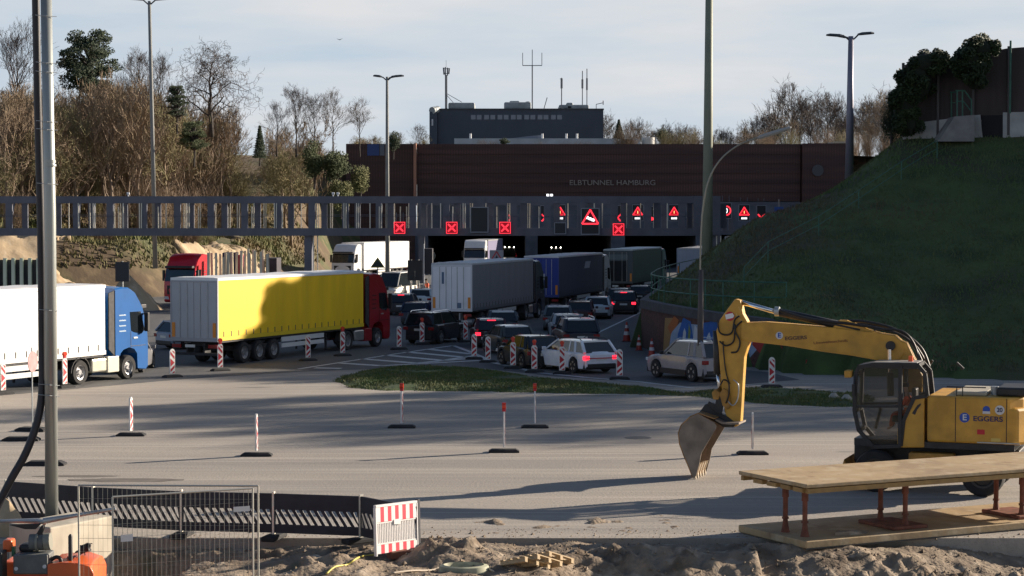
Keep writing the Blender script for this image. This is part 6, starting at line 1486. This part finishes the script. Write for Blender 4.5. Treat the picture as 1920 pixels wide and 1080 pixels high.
# ================================================================= BARRIERS AND FENCES IN THE FOREGROUND
M_bp=mat('barrier_dark',(0.020,0.022,0.032),.6,var=.3,scale=3)
def barrier(A,B_,zlo,ztop,label,first=False):
    A=Vector(A);B_=Vector(B_); d=B_-A; L=d.length; o=empty('site_barrier',(A.x,A.y,0),math.atan2(d.y,d.x),label,'barrier','dark barrier panels around the trench')
    H=ztop-zlo; s0=zlo+.22*H; s1=zlo+.60*H
    q=MB(); q.box(.02,L-.02,-.025,.025,zlo,s0); q.box(.02,L-.02,-.025,.025,s1,ztop)
    x=.06; k=0; sl_=.21; g_=.085; st_=L/ round(L/.165)
    q.box(.02,.05,-.025,.025,s0,s1); q.box(L-.05,L-.02,-.025,.025,s0,s1)
    q.build('panel',M_bp,o)
    q=MB(); n=int(L/st_)
    for k in range(-1,n+1):
        xa=k*st_+.12; xb=xa-sl_*1.0
        pts=[(xa,s0-.01),(xa+.078,s0-.01),(xb+.078,s1+.01),(xb,s1+.01)]
        pts=[(min(max(p_[0],.03),L-.03),p_[1]) for p_ in pts]
        if abs(pts[0][0]-pts[1][0])+abs(pts[2][0]-pts[3][0])<.01: continue
        q.prism(pts,'y',-.02,.02)
    q.build('slanted_bar',M_bp,o)
    q=MB(); q.box(-.022,.022,-.045,.045,.08,ztop+.04); q.build('post',M_rod,o)
    q=MB(); q.box(-.14,.16,-.42,.42,.0,.11); q.build('foot',M_rubber,o,bevel=.03)
    return o
pts_=[(P(12,930,44.4).x,44.4),(P(175,930,43.4).x,43.4),(P(340,930,42.75).x,42.75),(P(513,930,42.45).x,42.45),(P(677,930,42.0).x,42.0),(P(781,930,40.5).x,40.5)]
lbs=['dark slotted barrier panel at the far left, behind the steel pole','dark slotted barrier panel second from the left behind the mesh fence','dark slotted barrier panel behind the middle of the mesh fence','dark slotted barrier panel right of the mesh fence','short dark slotted barrier panel running towards the red and white one']
for i in range(5): barrier((*pts_[i],0),(*pts_[i+1],0),.14,.97,lbs[i])
q=MB(); A=Vector((pts_[5][0],pts_[5][1],0)); B_=Vector((P(706,960,39.6).x,39.6,0)); d=A-B_
rb=empty('red_white_barrier',(B_.x,B_.y,0),math.atan2(d.y,d.x),'leaning red and white barrier grille at the right end of the dark panels','barrier'); L=d.length; rb.rotation_euler=(rad(-3),rad(1.5),rb.rotation_euler.z)
M_rbw=mat('barrier_white',(.74,.72,.70),.5)
def striped(z0,z1,name,n):
    q=MB()
    for k in range(n):
        q.box(L*k/n,L*(k+1)/n,-.03,.03,z0,z1,0 if k%2==0 else 1)
    q.build(name,[M_rbw,mat('barrier_red',(.62,.03,.06),.5)],rb)
striped(.78,1.07,'striped_board',11); striped(.16,.33,'striped_board',11)
q=MB(); q.box(-.02,L+.02,-.035,.035,1.075,1.12); q.box(-.03,.0-.002,-.035,.035,.12,1.07); q.box(L+.002,L+.03,-.035,.035,.12,1.07); q.box(0,L,-.02,.02,.335,.36); q.box(0,L,-.02,.02,.75,.775); q.build('frame',M_rbw,rb)
q=MB(); 
for k in range(24): x=L*(k+.5)/24; q.box(x-.009,x+.009,-.012,.012,.36,.75)
q.build('grille_bar',M_rbw,rb)
q=MB(); q.box(L*.42,L*.58,-.038,-.031,.70,.80); q.build('white_tag',M_rbw,rb)
q=MB(); q.box(L+.035,L+.09,-.04,.04,.0,1.14); q.build('post',M_bp,rb)
q=MB(); q.box(L-.1,L+.25,-.35,.35,-.05,.1); q.build('foot',M_rubber,rb,bevel=.03)
# mesh fences
def fence(A,B_,label,zb=-.9,ztop=2.0,sticker=()):
    A=Vector(A);B_=Vector(B_); d=B_-A; L=d.length; o=empty('mesh_fence',(A.x,A.y,0),math.atan2(d.y,d.x),label,'fence','mesh fence panels'); q=MB()
    for x in (0,L): q.tube([(x,0,zb),(x,0,ztop)],.018,8)
    q.tube([(0,0,ztop),(L,0,ztop)],.017,8); q.tube([(0,0,zb+.15),(L,0,zb+.15)],.021,8); q.build('frame',M_galvf,o)
    q=MB(); n=int(L/.085)
    for k in range(1,n): x=L*k/n; q.tube([(x,.0,zb+.15),(x,.0,ztop)],.0022,4,cap=False)
    for k in range(1,12): z=zb+.15+(ztop-zb-.15)*k/12; q.tube([(0,.005,z),(L,.005,z)],.003,4,cap=False)
    q.build('wire_mesh',mat('mesh_wire',(.30,.30,.27),.5,.5),o)
    for (x,z,w_,h_) in sticker:
        q=MB(); q.box(x-w_/2,x+w_/2,-.02,-.012,z-h_/2,z+h_/2); q.build('fence_tag',M_rbw,o)
    return o
M_galvf=mat('fence_tube',(.52,.50,.44),.4,.5)
fence((P(211,938,34.5).x,34.5,0),(P(474,921,35.6).x,35.6,0),'pale mesh fence panel in front of the dark barriers',zb=-1.0,sticker=((.24,1.28,.21,.12),(2.3,1.65,.30,.09)))
fence((P(147,910,36.0).x,36.0,0),(P(484,919,35.9).x,35.9,0),'mesh fence panel behind the first one, starting farther left',zb=-1.0)
# concrete block
A_=P(94,990,39.5); B_=P(213,990,41.1); dd=(B_-A_); dd.z=0; LB=dd.length
cb_=MB(); cb_.box(0,LB,0,1.1,-1.6,.70); o=cb_.build('concrete_block',mat('block_concrete',(.44,.40,.32),.9,var=.22,scale=2.2,bump=.4,stretch=(1,1,.4)),bevel=.03,loc=(A_.x,A_.y,0),rz=math.atan2(dd.y,dd.x)); tag(o,'pale stained concrete foundation block under the steel pole','concrete block')
st_=MB(); st_.box(P(-80,0,42.5).x,P(205,0,42.5).x,41.9,42.6,-1.2,-.01)
tag(st_.build('concrete_kerb',M_concrete),'concrete edge of the trench behind the foundation block','kerb')
rk=MB(); rr=random.Random(5)
rk.loft([[ (P(8,940,43.2).x+math.cos(k*.7854+.3*i)*r_*(1+.25*rr.random()), 43.2+math.sin(k*.7854)*r_*(1+.2*rr.random()), z) for k in range(8)] for i,(z,r_) in enumerate(((-.2,.42),(.15,.48),(.45,.36),(.72,.15),(.78,.03)))]); tag(rk.build('sand_lump',M_sand,smooth=50),'lump of yellow sand at the left edge under the black cable','sand')

# ================================================================= ORANGE MACHINE WITH CROW
M_or=mat('machine_orange',(.72,.13,.03),.4,coat=.3,var=.08,scale=2); M_gm=mat('machine_grey',(.13,.135,.13),.6,var=.2,scale=4)
om=empty('orange_drill_rig',(0,0,0),0,'orange drilling machine with a grey motor box in the lower left corner','construction machine')
DM=36.5
def mx_(px): return (px-960)/F*DM
def mz_(py): return P(960,py,DM).z
q=MB(); rings=[]
for y,s in ((-.35,.96),(0,1.0),(.5,1.0),(.8,.9)):
    rings.append([(mx_(92),DM+y,-1.2),(mx_(176),DM+y,-1.2),(mx_(179),DM+y,mz_(1068)*s),(mx_(172),DM+y,mz_(1054)*s+ (0 if y<0 else .03)),(mx_(150),DM+y,mz_(1048)*s+(0 if y<0 else .05)),(mx_(120),DM+y,mz_(1049)),(mx_(92),DM+y,mz_(1052))])
q.loft(rings); q.build('hood',M_or,om,smooth=35,bevel=.02)
q=MB(); q.box(mx_(-10),mx_(95),DM+.35,DM+1.0,-1.2,mz_(1060)); q.build('body',M_or,om,bevel=.04)
q=MB(); q.box(mx_(28),mx_(93),DM-.35,DM+.2,mz_(1071),mz_(1034)); q.build('motor_box',M_gm,om,bevel=.03)
for px,py in ((34,1060),(87,1056)):
    q=MB(); q.tube([(mx_(px),DM-.36,mz_(py)),(mx_(px),DM-.352,mz_(py))],.035,14); q.build('sticker',M_decw,om)
q=MB(); q.tube([(mx_(52),DM,mz_(1017)),(mx_(78),DM,mz_(1016))],.15,18); q.build('motor',M_gm,om,smooth=True)
q=MB(); q.tube([(mx_(79),DM,mz_(1016)),(mx_(91),DM,mz_(1015))],.155,18); q.tube([(mx_(64),DM,mz_(1017)),(mx_(68),DM,mz_(1017))],.17,18); q.build('motor_cap',mat('cap_grey',(.24,.24,.20),.5),om,smooth=True)
q=MB(); q.box(mx_(32),mx_(60),DM-.1,DM+.3,mz_(1034)+.003,mz_(1020)); q.build('gear_housing',M_dk,om,bevel=.05)
q=MB(); q.tube([(mx_(130),DM-.1,mz_(1065)),(mx_(130),DM-.1,mz_(1004)),(mx_(130.5),DM-.1,mz_(1000))],[.04,.04,.02],12); q.build('exhaust_pipe',M_dk,om,smooth=True)
q=MB(); q.tube(smooth_pts([(mx_(96),DM-.2,mz_(1046)),(mx_(106),DM-.2,mz_(1041)),(mx_(114),DM-.2,mz_(1046)),(mx_(115),DM-.2,mz_(1066))]),.035,8); q.tube(smooth_pts([(mx_(98),DM-.25,mz_(1050)),(mx_(104),DM-.25,mz_(1060)),(mx_(100),DM-.2,mz_(1072))]),.02,8); q.build('hydraulic_hose',M_hose,om,smooth='all')
q=MB(); q.box(mx_(2),mx_(20),DM-.1,DM+.2,mz_(1034),mz_(1011)); q.build('orange_cover',M_or,om,bevel=.04)
q=MB(); q.box(mx_(-20),mx_(11),DM-.5,DM-.1,-1.2,mz_(1028)); q.build('dark_cabinet',mat('cabinet_green_black',(.02,.03,.028),.6),om,bevel=.02)
q=MB(); q.box(mx_(22),mx_(27),DM-.2,DM-.1,mz_(1040),mz_(1022)); q.build('green_lamp_box',mat('dark_green',(.01,.12,.06),.4),om)
q=MB(); q.tube([(mx_(-30),DM+.3,mz_(982)),(mx_(60),DM+.3,mz_(981)),(mx_(76),DM+.3,mz_(984))],[.03,.05,.05],8); q.tube([(mx_(72),DM+.2,mz_(980)),(mx_(120),DM+.3,mz_(973)),(mx_(205),DM+.4,mz_(960))],[.06,.04,.03],10); q.build('drill_rod',M_steel,om,smooth=True)
q=MB(); q.prism([(mx_(64),mz_(1002)),(mx_(74),mz_(985)),(mx_(78),mz_(985)),(mx_(76),mz_(1004))],'y',DM-.05,DM+.1); q.prism([(mx_(10),mz_(986)),(mx_(70),mz_(984)),(mx_(60),mz_(994)),(mx_(40),mz_(994))],'y',DM+.1,DM+.2); q.build('rod_bracket',M_dk,om)
q=MB()
for k in range(4): q.box(mx_(121+k*9),mx_(127+k*9),DM-.02,DM+.22,mz_(1047.5),mz_(1046.5)+.02)
q.build('cooling_slot',mat('slot_pink',(.45,.16,.12),.6),om)
# crow
cr_=empty('crow',(mx_(150),DM+.15,mz_(1047)+.045),0,'black and grey crow standing on the orange machine','bird')
M_crow=mat('feathers_black',(.012,.012,.016),.6); M_crow2=mat('feathers_grey',(.06,.06,.075),.7)
k_=.0105
def ck(px,py): return ((px-150)*k_,0,(1047-py)*k_)
V=[ck(141,1040),ck(145,1039),ck(151,1038),ck(156,1035),ck(158.5,1030),ck(160,1027.5)]
skin_obj('body',V,[(i,i+1) for i in range(5)],[.035,.068,.082,.066,.046,.050],M_crow,cr_,2)
q=MB(); q.loft([[(x+a*.5,b*.4,z+a) for a,b in ((-.02,-.05),(.02,-.05),(.025,.05),(-.02,.05))] for x,z in ((ck(146,0)[0],ck(0,1039)[2]),(ck(138,0)[0],ck(0,1042)[2]),(ck(134.5,0)[0],ck(0,1043.5)[2]))]); q.build('tail',M_crow,cr_)
q=MB(); q.loft([[(ck(px,0)[0],s*.0+y_,ck(0,py+h_)[2]) for y_,h_ in ((-.062,-1.5),(-.066,1.2),(-.05,2.2))] for px,py,s in ((154,1037,1),(147,1040,1),(140,1041.5,1))],cap=True); q.build('wing',M_crow2,cr_)
q=MB(); q.tube([ck(161.5,1027.5),ck(165.2,1028.6)],[.012,.003],8); q.build('beak',M_dk,cr_)
for s in (-.018,.018):
    q=MB(); a_=ck(151,1042); q.tube([(a_[0],s,a_[2]),(a_[0]+.01,s,-.035)],.005,6); 
    for t in (-.4,0,.4): q.tube([(a_[0]+.01,s,-.035),(a_[0]+.045,s+t*.04,-.042)],.0035,5)
    q.tube([(a_[0]+.01,s,-.035),(a_[0]-.02,s,-.042)],.0035,5); q.build('leg',M_dk,cr_)

# ================================================================= LITTLE THINGS ON THE DIRT
def onDirt(px,py):
    for i in range(260):
        D=30+i*.055; v=P(px,py,D)
        if dirt_z(v.x,v.y)>=v.z: return Vector((v.x,v.y,dirt_z(v.x,v.y)))
    return G(px,py)
def cable(label,pts,r,m,name='hose_on_ground'):
    q=MB(); pp=[onDirt(*p_)+Vector((0,0,r*1.1)) for p_ in pts]; q.tube(smooth_pts([tuple(p_) for p_ in pp]),r,8); tag(q.build(name,m,smooth='all'),label,'hose')
cable('thin yellow hose running from the red and white barrier over the dirt',[(612,1078),(628,1068),(650,1061),(668,1052),(680,1046),(705,1042),(720,1036)],.018,mat('hose_yellow',(.62,.52,.10),.5))
cable('pale hose lying across the dirt at the bottom of the picture',[(735,1078),(770,1074),(810,1072),(835,1065),(870,1062),(905,1066),(925,1074)],.02,mat('hose_pale',(.50,.42,.32),.6))
for i,(px,py,lb) in enumerate([(985,1066,'wooden pallet at the left of three leaning in the dirt'),(1008,1062,'wooden pallet in the middle of three leaning in the dirt'),(1030,1056,'wooden pallet at the right of three leaning in the dirt')]):
    g=onDirt(px,py); o=empty('wooden_pallet',g+Vector((0,0,.06)),rad(48),lb,'pallet','pallets in the dirt'); o.rotation_euler=(rad(-14),rad(18),rad(50))
    M_wood=mat('pallet_wood',(.42,.31,.18),.8,var=.2,scale=5,stretch=(.3,3,3)); q=MB()
    for k in range(3): q.box(-.4+k*.36,-.32+k*.36,-.3,.3,-.04,.04)
    q.build('bearer',M_wood,o); q=MB()
    for k in range(4): q.box(-.42,.42,-.3+k*.17,-.21+k*.17,.041,.06)
    q.build('top_board',M_wood,o)
g=onDirt(870,1070); q=MB(); n=18
q.loft([[(math.cos(2*math.pi*k/n)*r_*1.3,math.sin(2*math.pi*k/n)*r_,z) for k in range(n)] for r_,z in ((.40,-.12),(.36,.10),(.30,.12),(.28,.0),(.05,-.02))]); tag(q.build('mortar_tub',mat('tub_pale',(.34,.34,.24),.7,var=.3,scale=4),loc=g,smooth=40),'pale round tub half buried in the dirt at the bottom','tub')
g=onDirt(748,1042); q=MB(); q.box(-.22,.22,-.12,.12,-.05,.10); tag(q.build('wood_offcut',mat('wood_brown',(.18,.07,.04),.8,var=.3,scale=5),loc=g,rz=.5,bevel=.02),'brown wooden block on the heap at the foot of the red and white barrier','wood')
# clods and stones scattered on the dirt
rr=random.Random(3); K=MB()
for i in range(5200):
    x=rr.uniform(-7,14); y=rr.uniform(36.5,43.9) if rr.random()<.7 else rr.uniform(42.4,44.0)
    z=max(dirt_z(x,y),-.02 if y>42.6 else -9)
    s=rr.uniform(.010,.045)*(1 if rr.random()<.95 else 1.8)
    a=[Vector((rr.uniform(-1,1),rr.uniform(-1,1),rr.uniform(-.8,.8))).normalized()*s for _ in range(6)]
    c=Vector((x,y,z)); n0=len(K.v)
    K.v+=[tuple(c+Vector(v)*s*rr.uniform(.7,1.2)) for v in ((1,0,0),(0,1,0),(-1,0,0),(0,-1,0),(0,0,.9),(0,0,-.9))]
    for f in ((0,1,4),(1,2,4),(2,3,4),(3,0,4),(1,0,5),(2,1,5),(3,2,5),(0,3,5)): K.f.append([n0+k for k in f]); K.m.append(0)
tag(K.build('clods',M_dirt),'loose clods and stones on the dirt in the foreground','clods',kind='stuff')
# birds in the sky: one tiny gull
bv=P(637,74,150); q=MB(); q.prism([(-.25,.06),(0,0),(.22,.08),(.0,-.05)],'y',-.03,.03); tag(q.build('gull',mat('gull_grey',(.15,.15,.16),.7),loc=bv),'tiny distant bird in the sky left of the double lamp post','bird')
# island stones
for px,py,lb in ((1563,752,'pale stone at the right end of the grass island'),(1587,755,'small pale stone right of the other one on the island')):
    g=G(px,py); q=MB(); q.tube([(0,0,-.05),(0,0,.15),(0,0,.3)],[.2,.22,.08],8); tag(q.build('stone',M_concrete,loc=g,smooth=50),lb,'stone')
for px,py,lb in ((1517,682,'small red and white marker on the dark bank behind the digger'),):
    v=None
    for i in range(200):
        D=80+i*.25; w_=P(px,py+6,D)
        if hill_z(w_.x,w_.y)>=w_.z: v=w_; break
    if v is not None:
        o=empty('marker_board',(v.x,v.y,v.z-.05),0,lb,'marker'); q=MB(); q.box(-.14,.14,-.02,.02,.1,.36); q.build('board',M_red,o); q=MB(); q.box(-.14,.14,-.03,-.021,.1,.2); q.build('white_band',M_white,o); q=MB(); q.box(-.02,.02,.02,.05,0,.3); q.build('peg',M_dk,o)

# manhole cover and brown dirt smears on the pavement
g=G(1196,821); q=MB(); n=24; q.add([(math.cos(2*math.pi*k/n)*.42,math.sin(2*math.pi*k/n)*.42,.006) for k in range(n)],[tuple(range(n))]); tag(q.build('manhole_cover',mat('manhole_iron',(.10,.095,.09),.7,var=.3,scale=8),loc=g),'round iron manhole cover in the pavement left of the digger bucket','manhole cover')
for i,(px,py,a_,b_) in enumerate([(235,900,1.5,.35),(150,893,1.0,.2),(1110,742,1.2,.25)]):
    g=G(px,py); rr=random.Random(i); q=MB(); n=40; q.add([(math.cos(2*math.pi*k/n)*a_*(1+.35*fbm(math.cos(k*.157)*2,math.sin(k*.157)*2,1,3,i)),math.sin(2*math.pi*k/n)*b_*(1+.35*fbm(math.cos(k*.157)*2,math.sin(k*.157)*2,1,3,i+5)),.005) for k in range(n)],[tuple(range(n))]); tag(q.build('dirt_smear',mat('smear_brown',(.15,.13,.11),.8,var=.25,scale=2),loc=g),kind='structure')
